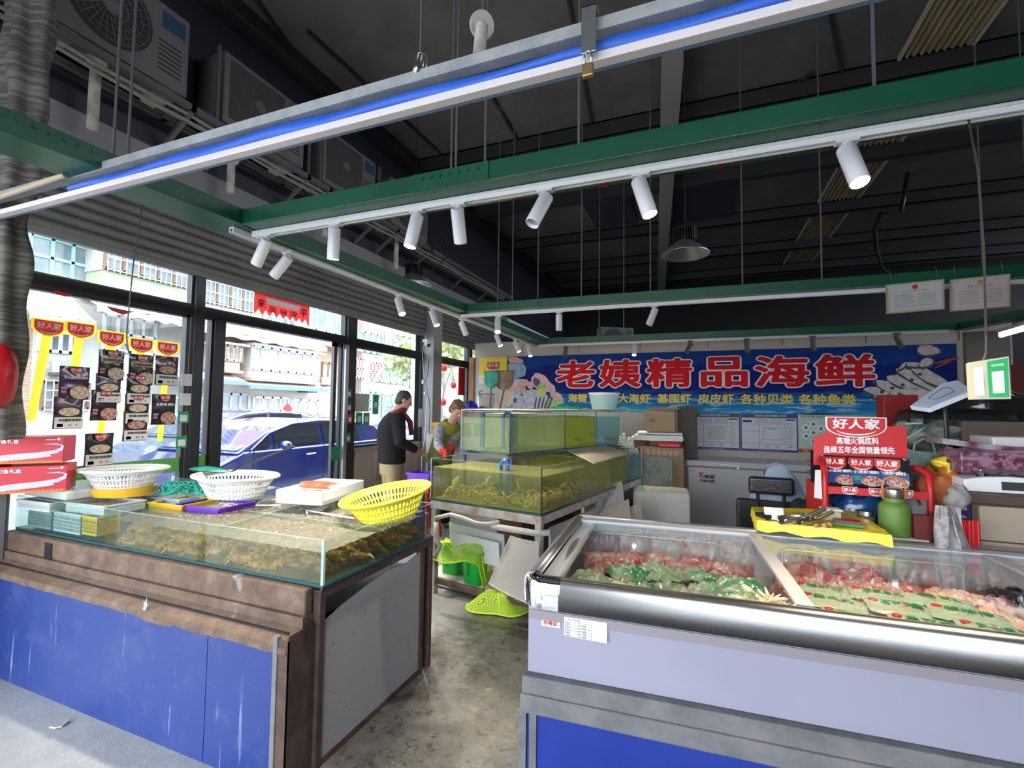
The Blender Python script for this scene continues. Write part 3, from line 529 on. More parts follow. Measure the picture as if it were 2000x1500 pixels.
def fwin(par, rect, nx, ny=1, d=0, fm=None, gm=None, bars=0, X=XF, tf=.07):
    y0, y1, z0, z1 = rect; fm = fm or fw; b = B(); xx = X+d
    b.bb((xx, y0, z0), (xx+.06, y1, z0+tf)); b.bb((xx, y0, z1-tf), (xx+.06, y1, z1))
    for i in range(nx+1): y = y0+(y1-y0)*i/nx; b.bb((xx, y-tf/2, z0), (xx+.06, y+tf/2, z1))
    for j in range(1, ny): z = z0+(z1-z0)*j/ny; b.bb((xx, y0, z-tf/2), (xx+.06, y1, z+tf/2))
    o = b.build('window', fm, par, True); B().bb((xx+.005, y0, z0), (xx+.02, y1, z1)).build('pane', gm or fgl, o) if False else None
    g = B().bb((xx-.02, y0, z0), (xx+.02, y1, z1)); iv = g.build('pane', gm or fgl, par, True); iv.parent = o
    if bars:
        b = B(); n = max(3, int((y1-y0)/.14)); xb = xx+.14
        for i in range(n+1): y = y0+(y1-y0)*i/n; b.bb((xb, y-.009, z0-.05), (xb+.018, y+.009, z1+.05))
        for k in range(4): z = z0+(z1-z0)*k/3; b.bb((xb, y0, z-.012), (xb+.018, y1, z+.012))
        q = b.build('window_bars', bars, par, True); q.parent = o
    return o
bA = T('apartment_building', 'pale brick apartment building with enclosed balconies across the street', 'building', (XF-3, 9, -.2))
B().bb((XF-7, -2, -.2), (XF, P(690, 650, 'X', XF).y, 12)).build('wall', MT['brick'], bA, True)
# render coloured lower storeys
for r in ((60, 560, 420, 905), (400, 745, 690, 905)):
    y0, y1, z0, z1 = fq(*r); B().bb((XF, y0, -.2), (XF+.03, y1, z1)).build('rendered_wall', cem, bA, True)
fwin(bA, fq(55, 470, 178, 548), 3, 2, .02, fteal, None, 0); y0, y1, z0, z1 = fq(50, 448, 190, 470)
B().bb((XF, y0, z1-.25), (XF+.5, y1+.1, z1-.12)).build('window_hood', cem, bA, True)
def balcony(r_win, r_pan, nx, d=.9, pm=None, fm=None, gm=None, bars=0, nm='balcony'):
    y0, y1, z0, z1 = fq(*r_win, X=XF+d); a0, a1, b0, b1 = fq(*r_pan, X=XF+d)
    B().bb((XF, a0, b0), (XF+d-.03, a1, b1)).build(nm, pm or cem, bA, True, bevel=.01); B().bb((XF, a0-.08, b0-.10), (XF+d+.05, a1+.08, b0)).build('balcony_slab', slab, bA, True)
    B().bb((XF, y0, z0), (XF+d-.04, y1, z1)).build('balcony_room', cem, bA, True); fwin(bA, (y0, y1, z0, z1), nx, 1, d-.02, fm, gm, bars)
    B().bb((XF, y0-.15, z1), (XF+d+.25, y1+.15, z1+.06)).build('balcony_roof', white_aw, bA, True)
balcony((205, 478, 370, 545), (205, 545, 370, 590), 5, .9, fyel, fbr, fgl, fw)
balcony((396, 540, 498, 600), (396, 600, 498, 640), 4, .9, cem, fbr, fgl, fw)
balcony((596, 598, 690, 650), (596, 650, 690, 672), 5, .6, cem, fw, fgl, 0)
balcony((492, 683, 622, 728), (492, 722, 622, 742), 8, .8, mat('white_brick_panel', (.62, .54, .47), .8), fw, fcur, 0)
balcony((428, 674, 470, 706), (428, 700, 470, 722), 3, .7, mat('red_white_panel', (.66, .56, .50), .7), fw, fcur, fbr)
fwin(bA, fq(75, 610, 155, 690), 4, 2, .03, fw, fgl, 0); fwin(bA, fq(200, 620, 300, 690), 4, 2, .03, fw, fcur, 0); fwin(bA, fq(628, 708, 650, 750), 2, 1, .03, fbr, fgl, 0); fwin(bA, fq(80, 745, 170, 800), 4, 1, .03, fbr, fgl, fw); fwin(bA, fq(515, 590, 590, 640), 5, 1, .03, fw, fgl, 0)
# white canopies over the first floor
for r, dd in (((395, 628, 640, 672), 1.3), ((190, 575, 400, 612), 1.1), ((60, 575, 190, 600), .9)):
    y0, y1, z0, z1 = fq(*r, X=XF+dd); n = 40
    b = B(); b.grid(lambda u, v: (XF+dd*v, y0+u*(y1-y0), z1-.55*v+.05*noise.noise(Vector((u*9, v*2, dd)))), n, 5); b.grid(lambda u, v: (XF+dd, y0+u*(y1-y0), z1-.55-.16*v+.03*math.sin(u*40)), n, 2); b.build('canopy', white_aw, bA, True)
# ground floor shop fronts with blue edged canopies
for r in ((330, 742, 482, 752), (486, 757, 640, 768)):
    y0, y1, z0, z1 = fq(*r, X=XF+.9); b = B(); b.bar((XF, (y0+y1)/2, z1+.32), (XF+.9, (y0+y1)/2, z1), y1-y0, .04, 0); b.build('shop_canopy', white_aw, bA, True); B().bb((XF+.88, y0, z1-.10), (XF+.94, y1, z1+.03)).build('canopy_edge', baw, bA, True)
fwin(bA, fq(428, 768, 482, 835), 3, 2, .04, mat('blue_grey_frame', (.42, .48, .58), .5), fgl, 0); fwin(bA, fq(492, 775, 560, 830), 4, 2, .04, fw, fcur, 0); fwin(bA, fq(565, 780, 632, 838), 4, 2, .04, fw, fcur, 0); fwin(bA, fq(330, 775, 395, 845), 4, 2, .04, fw, fcur, 0)
dg_ = B(); y0, y1, z0, z1 = fq(552, 792, 566, 806); dg_.box((XF+.1, (y0+y1)/2, (z0+z1)/2), (.02, .3, .3), 0, rotm(45, 0, 0)); tag(dg_.build('door_charm', MT['red']), 'red diamond paper charm on the shop front across the street', 'decoration')
def outdoor_ac(rect, d, lab):
    y0, y1, z0, z1 = fq(*rect, X=XF+d); t = T('wall_air_conditioner', lab, 'air conditioner', (XF+d-.2, y0, z0), 0, 'air conditioners on the house across the street')
    B().bb((XF+d-.4, y0, z0), (XF+d, y1, z1)).build('casing', fw, t, True, bevel=.02); r = (z1-z0)*.38
    B().cyl((XF+d, y0+(y1-y0)*.42, (z0+z1)/2), (XF+d+.02, y0+(y1-y0)*.42, (z0+z1)/2), r, 24).build('fan_grille', mat('grey_fan', (.3, .3, .32), .5), t, True); B().bb((XF+.0, y0, z0-.06), (XF+d-.05, y1, z0)).build('bracket', MT['greyd'], t, True)
outdoor_ac((603, 742, 623, 764), .6, 'white air conditioner above the blue canopy across the street'); outdoor_ac((642, 737, 655, 752), .6, 'small white air conditioner right of the balcony across the street'); outdoor_ac((253, 562, 290, 578), .9, 'white air conditioner under the barred balcony across the street'); outdoor_ac((120, 698, 148, 728), .6, 'white air conditioner behind the yellow strips, across the street')
# fence
y0, y1 = P(395, 820, 'X', -11).y, P(690, 830, 'X', -11).y; b = B(); n = int((y1-y0)/.22)
for i in range(n): y = y0+.22*i; b.bb((-11, y, -.2), (-10.98, y+.02, 1.25))
b.bb((-11.01, y0, 1.15), (-10.97, y1, 1.19)); b.bb((-11.01, y0, .1), (-10.97, y1, .14)); tag(b.build('iron_fence', fbr), 'dark iron railing fence behind the parked cars', 'fence')
# second building farther right, pole, tree
XB = -17
bB = T('far_building', 'pale apartment block with teal and red windows farther down the street', 'building', (XB-3, 35, -.2)); ya = P(695, 700, 'X', XB).y
B().bb((XB-7, ya+.5, -.2), (XB, 75, 14)).build('wall', mat('pale_pink_render', (.58, .50, .46), .8, c2=(.5, .42, .38), sc=.6), bB, True)
for i, r in enumerate(((697, 650, 745, 690), (750, 655, 812, 690), (700, 765, 740, 800), (718, 708, 745, 745), (748, 712, 795, 750), (800, 720, 813, 760), (745, 770, 812, 815), (690, 700, 712, 740))):
    fwin(bB, fq(*r, X=XB), 4, 2, .05, fw if i % 2 else fteal, mat('reddish_curtain', (.42, .14, .15), .6) if i in (3, 7) else fgl, 0, XB, .1)
def pole(px, py0, X, h, label):
    a = P(px, py0, 'X', X); t = T('street_lamp', label, 'street lamp', (a.x, a.y, -.2)); B().cyl((a.x, a.y, -.2), (a.x, a.y, h), .09, 16).build('pole', fw, t, True)
    B().tube([(a.x, a.y, h-1.2), (a.x, a.y+.7, h-.4), (a.x, a.y+1.6, h-.15), (a.x, a.y+2.6, h-.1)], .05, 8).build('arm', fw, t, True, smooth=True); B().box((a.x, a.y+2.8, h-.12), (.25, .6, .1)).build('lamp_head', fw, t, True, bevel=.03)
pole(714, 800, -9.5, 3.1, 'white street lamp pole with curved arm outside the right window')
lm = mat('pale_yellow_green_leaves', (.42, .48, .16), .6, c2=(.55, .55, .3), sc=3); bk = mat('pale_bark', (.42, .38, .34), .8)
def tree(px, py, X, h, label):
    a = P(px, py, 'X', X); t = T('street_tree', label, 'tree', (a.x, a.y, -.2)); b = B(); tips = []
    def br(p, d, L, r, k):
        q = p+d*L; b.tube([p, p+d*L*.5+Vector((random.uniform(-.05, .05),)*3), q], [r, r*.8, r*.6], 6)
        if k == 0: tips.append(q); return
        for _ in range(3): br(q, (d+Vector((random.uniform(-.7, .7), random.uniform(-.7, .7), random.uniform(-.1, .5)))).normalized(), L*.72, r*.6, k-1)
    br(Vector((a.x, a.y, -.2)), Vector((0, 0, 1)), h*.38, .1, 4); b.build('trunk', bk, t, True)
    b = B()
    for q in tips:
        for _ in range(9):
            c = q+Vector([random.gauss(0, .28) for _ in range(3)]); n_ = Vector([random.gauss(0, 1) for _ in range(3)]).normalized(); u_ = n_.orthogonal().normalized()*.07; v_ = n_.cross(u_)
            b.quad(c-u_-v_, c+u_-v_, c+u_+v_, c-u_+v_)
    b.build('foliage', lm, t, True)
tree(862, 850, -8.2, 3.6, 'young tree with pale yellow green leaves outside the farthest windows'); tree(800, 850, -12.5, 4.0, 'pale leafy tree behind the street lamp'); tree(905, 850, -9.0, 4.2, 'leafy tree at the end of the storefront outside')
for i, (px, py) in enumerate(((868, 718), (845, 745), (886, 752), (866, 785), (850, 700))):
    a = P(px, py, 'X', -6.8); b = B(); b.sph(a, (.09, .09, .11), 12); b.cyl(a+Vector((0, 0, .1)), a+Vector((0, 0, .6)), .004, 5); tag(b.build('paper_lantern', MT['red'], smooth=True), 'small red lantern hanging in the trees outside the far window', 'lantern', 'red lanterns in the trees')
# ---- cars
def car(loc, L, H, Wd, paint, label, detail=True):
    t = T('parked_car', label, 'car', loc)           # front at -Y, near side at +X (x=0), body towards -x
    lo = [(0, .32), (-.02, .62), (.10, .78), (.5, .90), (1.0, 1.0), (1.25, 1.06), (L-.15, 1.08), (L, .9), (L+.02, .45), (L-.05, .3), (L-.55, .28), (L-.7, .55), (L-.95, .66), (L-1.2, .55), (L-1.35, .26), (1.45, .24), (1.3, .52), (1.05, .64), (.8, .52), (.62, .28)]
    B().prism([((u if u > 1.25 else 1.25-(1.25-u)*.55), v*H/1.5) for u, v in lo], (0, 0, 0), (0, 1, 0), (0, 0, 1), -Wd).build('body', paint, t, bevel=.05, seg=3)
    k = H/1.5; b = B(); n = 4
    sec = [(1.15, 1.04), (1.75, 1.33), (2.2, 1.455), (2.8, 1.5), (L-1.3, 1.48), (L-.5, 1.36), (L-.2, 1.06)]
    vs = [(-.02, u, v*k) for u, v in sec]+[(-Wd+.02, u, v*k) for u, v in sec]; vs = [((x-.16*max(0, (z/k-1.04)/.46) if x > -Wd/2 else x+.16*max(0, (z/k-1.04)/.46)), y, z) for x, y, z in vs]; m = len(sec)
    b.add(vs, [tuple(range(m)), tuple(range(m, 2*m))[::-1]]+[(i, i+m, i+1+m, i+1) for i in range(m-1)]); b.build('cabin', paint, t, bevel=.03)
    gl = mat('tinted_car_glass', (.02, .025, .03), .06); wsg = mat('windshield_painted_sky', (.16, .17, .2), .05, coat=1)  # paler windshield base colour stands in for the reflected sky
    b = B(); b.quad((-.10, 1.20, 1.075*k), (-Wd+.10, 1.20, 1.075*k), (-Wd+.19, 2.12, 1.455*k), (-.19, 2.12, 1.455*k)); b.build('windshield', wsg, t)
    def side(us): return [(.002-.16*max(0, (v-1.04)/.46)-.012, u, v*k) for u, v in us]
    for us in (((1.45, 1.10), (1.72, 1.10), (1.72, 1.27)), ((1.78, 1.10), (2.75, 1.11), (2.75, 1.44), (2.25, 1.40), (1.82, 1.29)), ((2.83, 1.11), (3.75, 1.12), (3.70, 1.43), (2.83, 1.44))):
        p = side(us); B().add([(x+.012, y, z) for x, y, z in p], [tuple(range(len(p)))]).build('side_window', gl, t)
    pts = side(((1.36, 1.075), (1.72, 1.30), (2.2, 1.43), (2.8, 1.47), (3.8, 1.455), (4.1, 1.36))); B().tube([(x+.016, y, z) for x, y, z in pts], .010, 6).build('window_trim', MT['chrome'], t)
    for u in (2.79, 1.40): B().bb((-.004, u, .35), (.003, u+.012, 1.08*k)).build('door_gap', MT['blk'], t)
    for u in (2.40, 2.95): B().tube([(.0, u, .93*k), (.03, u+.03, .935*k), (.03, u+.17, .94*k), (0, u+.2, .94*k)], .012, 8).build('door_handle', MT['chrome'], t, smooth=True)
    B().sph((.12, 1.86, 1.12*k), (.11, .07, .07), 16).bb((0, 1.84, 1.08*k), (.08, 1.9, 1.11*k)).build('side_mirror', paint, t, smooth=True)
    for u in (1.14, L-.95):
        o = B().cyl((-.2, u, .32), (-.01, u, .32), .32, 28).build('wheel', mat('tyre', (.02, .02, .02), .8), t); B().cyl((-.0, u, .32), (.0, u, .32), .2, 20); B().cyl((-.012, u, .32), (.004, u, .32), .2, 20).build('hub', MT['alum'], o)
    B().box((-.25, .55, .74), (.34, .06, .12)).build('headlight', MT['alum'], t, bevel=.01); return t
car((-6.05, 3.7, -.2), 4.8, 1.52, 1.82, mat('navy_blue_car_paint', (.015, .03, .16), .15, coat=1), 'navy blue minivan parked right outside the open doorway')
car((-8.6, 4.9, -.2), 4.7, 1.62, 1.82, mat('grey_blue_car_paint', (.12, .15, .22), .18, coat=1), 'grey blue car parked behind the navy minivan')
car((-8.2, -1.2, -.2), 4.4, 1.45, 1.8, mat('white_car_paint', (.78, .79, .8), .2, coat=1), 'white car parked outside behind the hanging packets')
car((-9.0, 12.5, -.2), 4.6, 1.5, 1.8, mat('pale_blue_car_paint', (.30, .36, .5), .2, coat=1), 'pale blue car parked far down the street beyond the doorway')
# ---- stickers and hangings on the glass
XG = XS+.036
def gq(x0, y0, x1, y1, X=XG): return fq(x0, y0, x1, y1, X)
b = B(); z0, z1 = .98, 1.10; y0, y1 = 1.66, ym[1]-.04; b.bb((XG-.02, y0, z0), (XG-.016, y1, z1), 0)
yy = P(150, 855, 'X', XG).y
b.text('菜市场', (XG-.016, yy-.02, z0+.055), (0, 1, 0), (0, 0, 1), .14, .05, 1, .0); b.text('MARKET', (XG-.016, yy, z0+.012), (0, 1, 0), (0, 0, 1), .42, .035, 2); b.text('市场 QIN', (XG-.016, yy+.26, z0+.055), (0, 1, 0), (0, 0, 1), .25, .05, 3)
tag(b.build('green_window_band', [mat('green_film', (.10, .38, .08), .5), MT['red'], mat('dark_green_ink', (.02, .10, .03), .5), MT['inkw']]), 'green band sticker with MARKET lettering on the window behind the packets', 'sticker')
tag(B().bb((XG-.02, ym[2]+.03, .98), (XG-.016, ym[3]-.01, 1.10)).build('green_window_band', mat('green_film_short', (.10, .38, .08), .5)), 'short piece of green band on the narrow pane beside the black post', 'sticker')
# spring couplet, mirrored because it faces the street
y0, y1, z0, z1 = gq(498, 572, 606, 640); y0 = P(498, 590, 'X', XG).y; y1 = P(606, 620, 'X', XG).y; zc = P(550, 600, 'X', XG).z
def cp(u, v): return (XG-.015, y0+u*(y1-y0), v)
b = B(); top = 2.69; n = 10; h0 = top-.03
poly = [(0, top), (0, top-.22)]+[(.02+.96*(i+.5*j)/8, top-.24+(.05 if j else 0)-.0*i) for i in range(8) for j in (0, 1)]+[(1, top-.27), (1, top)]
b.add([cp(u, v) for u, v in poly], [tuple(range(len(poly)))]); b2 = []
b.quad((XG-.012, y0+.18*(y1-y0), top-.06), (XG-.012, y0+.82*(y1-y0), top-.06), (XG-.012, y0+.78*(y1-y0), top-.115), (XG-.012, y0+.22*(y1-y0), top-.115), 1)  # pale quad coloured as bright sky showing through the paper
W5 = '平安好运来'
for i, ch in enumerate(W5): u = (.88-.19*i); b.text(ch, (XG-.010, y0+(u-.07)*(y1-y0), top-.20+.05*abs(2*u-1)**2), (0, 1, 0), (0, 0, 1), .13*(y1-y0), .085 if i in (0, 4) else .06, 2, .02, 0, mirror=True)
tag(b.build('spring_couplet', [see_through(mat('red_paper_cut', (.80, .05, .05), .6), .6), mat('pale_painted_sky_strip', (.75, .78, .8), .6), mat('dark_red_ink', (.10, .01, .01), .6)]), 'red paper spring decoration with black characters hung above the doorway', 'decoration')
for i, (px, py, s) in enumerate(((236, 605, .06), (125, 572, .04), (1183, 360, 0))):
    if s:
        a = P(px, py, 'X', XG); tag(B().add([a+Vector((0, -s*1.6, .01)), a+Vector((0, s*1.4, -.0)), a+Vector((0, s*.3, -s*.6)), a+Vector((0, -s, -.02))], [(0, 1, 2, 3)]).build('red_paper_scrap', MT['red']), 'torn scrap of red paper stuck on the window glass' if i == 0 else 'tiny dark red scrap of paper on the far left window glass', 'scrap')
for i, (px, py, Y, s) in enumerate(((1183, 361, 2.11, .012), (1408, 324, 2.11, .014), (683, 440, 2.11, .010))):
    a = P(px, py, 'Y', Y); tag(B().box(a, (s*1.6, .003, s*1.4), 0, .3).build('red_tag', MT['red']), 'tiny red tag hanging under the green beam, %s of three' % ('middle', 'rightmost', 'leftmost')[i], 'tag', 'tiny red tags under the near green beam')
# ================================================================ NEAR GLASS TANK on its rusted blue stand
X0, X1, Y0, Y1, ZB, ZT = -3.93, -1.515, 1.645, 2.54, .775, .968
t = T('tank_stand', 'rusted steel tank stand with scuffed blue front panels and a dirty white side panel', 'stand', (-2.7, 1.95, 0))
B().bb((X0, 1.60, .655), (-1.565, 1.645, .765)).build('front_beam', MT['rust'], t, True, bevel=.008)
tag_ = B().bb((-3.50, 1.596, .655), (-3.43, 1.602, .745)).build('slot_dark', MT['blk'], t, True)  # black box put on the beam for the shade inside its slot
b = B(); n = 90
def lip(u, v):
    x = X0+u*(-1.56-X0); prof = [(1.63, .625), (1.60, .622), (1.545, .590), (1.502, .575), (1.498, .560), (1.497, .545-.012*abs(noise.noise(Vector((x*14, 3, 0))))-(.012 if abs(x+2.35) < .1 else 0))]; p = prof[round(v*5)]; return (x, p[0], p[1]+.003*noise.noise(Vector((x*6, p[0]*20, 0))))
b.grid(lip, n, 6); b.build('ledge', MT['rust'], t, True); B().bb((X0, 1.585, .615), (-1.56, 1.645, .657)).build('ledge_back', MT['rust'], t, True)
xs_ = P(408, 1205, 'Y', 1.505).x
B().bb((X0, 1.505, .0), (xs_-.002, 1.515, .575)).build('front_panel', MT['blue'], t, True); B().bb((xs_+.002, 1.505, .0), (-1.625, 1.515, .575)).build('front_panel', MT['blue'], t, True)
a = P(283, 1185, 'Y', 1.504); b = B(); b.add([a+Vector((r*math.cos(q)*.35+.25*r*math.sin(q), 0, r*math.sin(q))) for q, r in [(2*PI*i/16, .035+.012*math.sin(i*2.1)) for i in range(16)]], [tuple(range(16))]); b.build('paint_chip', mat('bare_grey_chip', (.28, .32, .36), .7), t, True)
B().bb((-1.625, 1.495, 0), (-1.600, 1.515, .61)).build('corner_edge', MT['galv'], t, True, bevel=.003)
b = B().bb((-1.60, 1.50, 0), (-1.545, 1.505, .60)); b.bb((-1.55, 1.50, 0), (-1.545, 1.645, .62)); b.build('corner_angle', MT['rustd'], t, True)
for y in (1.645, 2.45, 2.54): b = B().bb((-1.565, y, 0), (-1.525, y+.035, .765)); b.build('leg', MT['rustd'], t, True, bevel=.004)
b = B().bb((-1.565, 1.645, .715), (-1.523, 2.57, .765)); b.build('side_rail', MT['rustd'], t, True, bevel=.004)
b = B().bb((-1.565, 1.68, .0), (-1.53, 2.45, .03)); b.build('bottom_rail', MT['rustd'], t, True)
b = B(); pts = [(1.683, .03), (2.445, .03), (2.445, .70), (2.3, .675), (2.15, .69), (1.95, .665), (1.8, .64), (1.683, .61)]; b.prism(pts, (-1.54, 0, 0), (0, 1, 0), (0, 0, 1), .006); b.build('side_panel', MT['dirtyw'], t, True)
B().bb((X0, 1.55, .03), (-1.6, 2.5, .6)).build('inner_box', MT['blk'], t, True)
b = B().bb((X0, 1.645, .755), (X1, Y1, .765)); b.build('base_board', MT['dark'], t, True)
# glass box
t = T('near_glass_tank', 'wide shallow glass tank of crabs on the blue rusted stand', 'fish tank', (-2.7, 2.1, .766)); g = .008
B().bb((X0, Y0, .766), (X1, Y1, .778)).build('bottom_glass', MT['gedge'], t, True)
def gp(a, c_, z0, z1, par, nm='glass_pane', th=.008, edge=True):
    a, c_ = Vector((a[0], a[1], 0)), Vector((c_[0], c_[1], 0)); b = B(); m_ = (z0+z1)/2; b.bar(a+Vector((0, 0, m_)), c_+Vector((0, 0, m_)), th, z1-z0); b.bar(a+Vector((0, 0, z1)), c_+Vector((0, 0, z1)), th*.75, .003, 1)
    return b.build(nm, [MT['glass'], MT['gedge2']], par, True)
MT['gedge2'] = mat('pale_glass_edge', (.38, .50, .48), .15, alpha=.38)
gp((X0, Y0), (X1, Y0), .778, ZT, t); gp((X1, Y0), (X1, Y1), .778, ZT, t); gp((X0, Y1), (X1, Y1), .778, ZT, t); gp((X0, Y0), (X0, Y1), .778, ZT, t); gp((-2.17, Y0), (-2.17, Y0+.03), .778, ZT, t, 'glass_joint')
sil = mat('silicone_seam', (.55, .68, .66), .3, alpha=.6); b = B().bb((X1-.010, Y0-.003, .778), (X1+.003, Y0+.008, ZT)); b.build('corner_seam', sil, t, True)
gp((-3.06, Y0), (-3.06, Y1), .778, ZT-.01, t, 'divider'); gp((-2.5, 2.05), (-1.55, 2.05), .90, .93, t, 'divider'); gp((-2.28, 1.75), (-2.36, 2.5), .905, .93, t, 'divider')
# water
wat = watermat('murky_crab_tank_water', (.33, .30, .22), .52, 1.3, 30, (.84, .80, .64)); wats = watermat('murky_crab_tank_water_side', (.30, .21, .10), .26, 0, 26, (.92, .80, .60)); wl = .912  # murky water, its top colour paled to stand in for whitish surface reflections
def ws(u, v): x = X0+.01+u*(X1-X0-.02); y = Y0+.009+v*(Y1-Y0-.018); return (x, y, wl+.004*noise.noise(Vector((x*22, y*22, 0)))+.003*noise.noise(Vector((x*55, y*55, 1))))
b = B(); XM = -3.06; b2_ = .780; ws2 = lambda k0, k1: (lambda u, v: ws(k0+(k1-k0)*u, v)); km = (XM-X0-.01)/(X1-X0-.02); b.grid(ws2(km, 1), 200, 100); b.grid(ws2(0, km), 90, 80, 2); b.quad((X0+.01, Y0+.009, b2_), (XM, Y0+.009, b2_), (XM, Y0+.009, wl), (X0+.01, Y0+.009, wl), 3)
b.quad((XM, Y0+.009, b2_), (X1-.01, Y0+.009, b2_), (X1-.01, Y0+.009, wl), (XM, Y0+.009, wl), 1); b.quad((X1-.01, Y0+.009, b2_), (X1-.01, Y1-.009, b2_), (X1-.01, Y1-.009, wl), (X1-.01, Y0+.009, wl), 1)
tag(b.build('tank_water', [wat, wats, watermat('clear_tray_water', (.30, .34, .33), .25, .6, 26, (.88, .94, .95)), watermat('clear_tray_water_side', (.30, .36, .36), .10, 0, 26, (.90, .96, .97))], smooth=2), 'murky rippling water filling the near glass tank', 'water', kind='stuff')
# heaps of small clams under the surface
cl = mat('clam_shells', (.20, .13, .09), .25, c2=(.42, .36, .32), sc=40, f=(.4, .6), coat=1)
b = B(); rnd = random.Random(3)
for (xa_, xb_, ya_, yb_, n) in ((-2.22, -1.68, 1.80, 2.30, 520), (-2.85, -2.34, 1.84, 2.40, 480), (-2.2, -1.65, 2.32, 2.5, 120), (-3.9, -3.3, 1.95, 2.4, 300)):
    for _ in range(n):
        x, y = rnd.uniform(xa_, xb_), rnd.uniform(ya_, yb_); b.sph((x, y, .893+rnd.uniform(0, .016)), (.012, .010, .006), 6, 0, rotm(rnd.uniform(-40, 40), rnd.uniform(-40, 40), rnd.uniform(0, 180)))
    b.bb((xa_, ya_, .80), (xb_, yb_, .892))
tag(b.build('clam_heap', cl), 'brown heaps of small wet clams just under the water of the near tank', 'clams', kind='stuff')
# crabs
crm = mat('olive_brown_crab_shell', (.17, .105, .04), .35, c2=(.38, .28, .13), sc=22, coat=.4)
def crab_mesh(seed):
    r = random.Random(seed); b = B(); b.grid(lambda u, v: (.056*math.sin(PI*v)**.8*math.cos(2*PI*u)*1.25, (.044*math.sin(PI*v)**.8*math.sin(2*PI*u)), .020*math.cos(PI*v)), 18, 9, closeu=True)
    for s in (-1, 1):
        for k in range(4):
            a = R_(-38+26*k); d = Vector((s*math.cos(a), math.sin(a), 0)); p = Vector((s*.035*math.cos(a), .028*math.sin(a), 0)); q = p+d*.034+Vector((0, 0, .010+.006*r.random())); w_ = q+d*.026+Vector((0, -.008, -.024)); b.tube([p, q, w_], [.0075, .006, .002], 6)
        p = Vector((s*.035, .025, .002)); q = p+Vector((s*.035, .025, .008)); w_ = q+Vector((-s*.012, .035, 0)); b.tube([p, q, w_], [.009, .012, .013], 8); b.sph(w_+Vector((-s*.004, .012, 0)), (.014, .022, .011), 8); b.tube([w_+Vector((0, .02, .003)), w_+Vector((-s*.012, .04, .004))], [.006, .001], 6); b.tube([w_+Vector((-s*.01, .015, -.003)), w_+Vector((-s*.02, .036, -.002))], [.004, .001], 6)
        b.sph((s*.012, .036, .008), .003, 6)
    return b.build('crab', crm, smooth=True)
cm = [crab_mesh(i) for i in range(3)]; cl_ = 'olive brown live crab on the bottom of the near glass tank'
first = [True]*3; rnd = random.Random(5)
def put(proto_list, first, i, loc, rot, label, cat, group, scale=1):
    o = proto_list[i]; o = o if first[i] else o.copy()
    if not first[i]: C.objects.link(o)
    first[i] = False; o.matrix_world = Matrix.Translation(Vector(loc)) @ rot.to_4x4() @ Matrix.Scale(scale, 4); return tag(o, label, cat, group)
for k in range(57):
    if k < 38: x, y = -2.95+1.34*(k/37)+rnd.uniform(-.01, .01), Y0+.062+rnd.uniform(0, .06)
    else: x, y = X1-.070-rnd.uniform(0, .05), Y0+.10+.70*((k-38)/18)
    z = .798+rnd.choice((0, 0, .028, .05)); put(cm, first, k % 3, (x, y, z), rotm(rnd.uniform(10, 48) if k < 38 else rnd.uniform(-20, 20), rnd.uniform(-15, 15) if k < 38 else rnd.uniform(10, 45), rnd.choice((0, 180))+rnd.uniform(-35, 35) if k < 38 else 90+rnd.uniform(-35, 35)), cl_, 'crab', 'live crabs in the near glass tank', rnd.uniform(.62, .85))
# crates and trays at the left
def crate(name, c, sx, sy, h, m, label, rz=0, rim=True, slots=True, fill=None, group=None):
    t = T(name, label, 'tray', (c[0], c[1], c[2]), R_(rz), group); b = B(); nx = int(sx/.014); n2 = int(sy/.014)
    for s in (-1, 1):
        for k, L, ax in ((nx, sx, 0), (n2, sy, 1)):
            off = (sy if ax == 0 else sx)/2*s
            def bx(u0, u1, z0, z1):
                if ax == 0: b.bb((u0, off-.0015, z0), (u1, off+.0015, z1))
                else: b.bb((off-.0015, u0, z0), (off+.0015, u1, z1))
            bx(-L/2, L/2, 0, .012); bx(-L/2, L/2, h-.02, h)
            if slots:
                for j in range(3): bx(-L/2, L/2, .012+(h-.032)*(j+1)/4-.003, .012+(h-.032)*(j+1)/4+.003)
                for i in range(k+1): u = -L/2+L*i/k; bx(u-.0025, u+.0025, .01, h-.01)
            else: bx(-L/2, L/2, .01, h-.01)
    b.bb((-sx/2, -sy/2, 0), (sx/2, sy/2, .003)); b.build('basket_wall', m, t)
    b = B()
    for s in (-1, 1): b.bb((-sx/2-.012, s*sy/2-.007, h-.004), (sx/2+.012, s*sy/2+.007, h+.005)); b.bb((s*sx/2-.007, -sy/2-.006, h-.004), (s*sx/2+.007, sy/2+.006, h+.005))
    b.build('rim', m, t, bevel=.002)
    if fill:
        b = B(); b.grid(lambda u, v: (-sx/2+.004+u*(sx-.008), -sy/2+.004+v*(sy-.008), h*.72+.006*noise.noise(Vector((u*sx*70, v*sy*70, c[0]*9)))), 40, 30); b.build('contents', fill, t, smooth=True)
    return t
shr = mat('small_brown_shellfish', (.28, .19, .16), .35, c2=(.50, .44, .42), sc=60); shr2 = mat('pale_wet_shellfish', (.40, .38, .36), .2, c2=(.62, .62, .62), sc=70, coat=1)
pw = mat('translucent_white_tray', (.62, .66, .66), .35, alpha=.9); pg = mat('grey_green_tray', (.30, .36, .36), .4); pyl = mat('yellow_orange_tray', (.75, .46, .03), .35); pbl = mat('bluish_white_tray', (.55, .60, .75), .4)
crate('plastic_tray', (-3.72, 1.74, .79), .24, .15, .10, pg, 'grey green slotted tray in the near left corner of the tank'); crate('plastic_tray', (-3.44, 1.75, .79), .26, .17, .11, pw, 'white slotted tray second from the left against the front glass', fill=None)
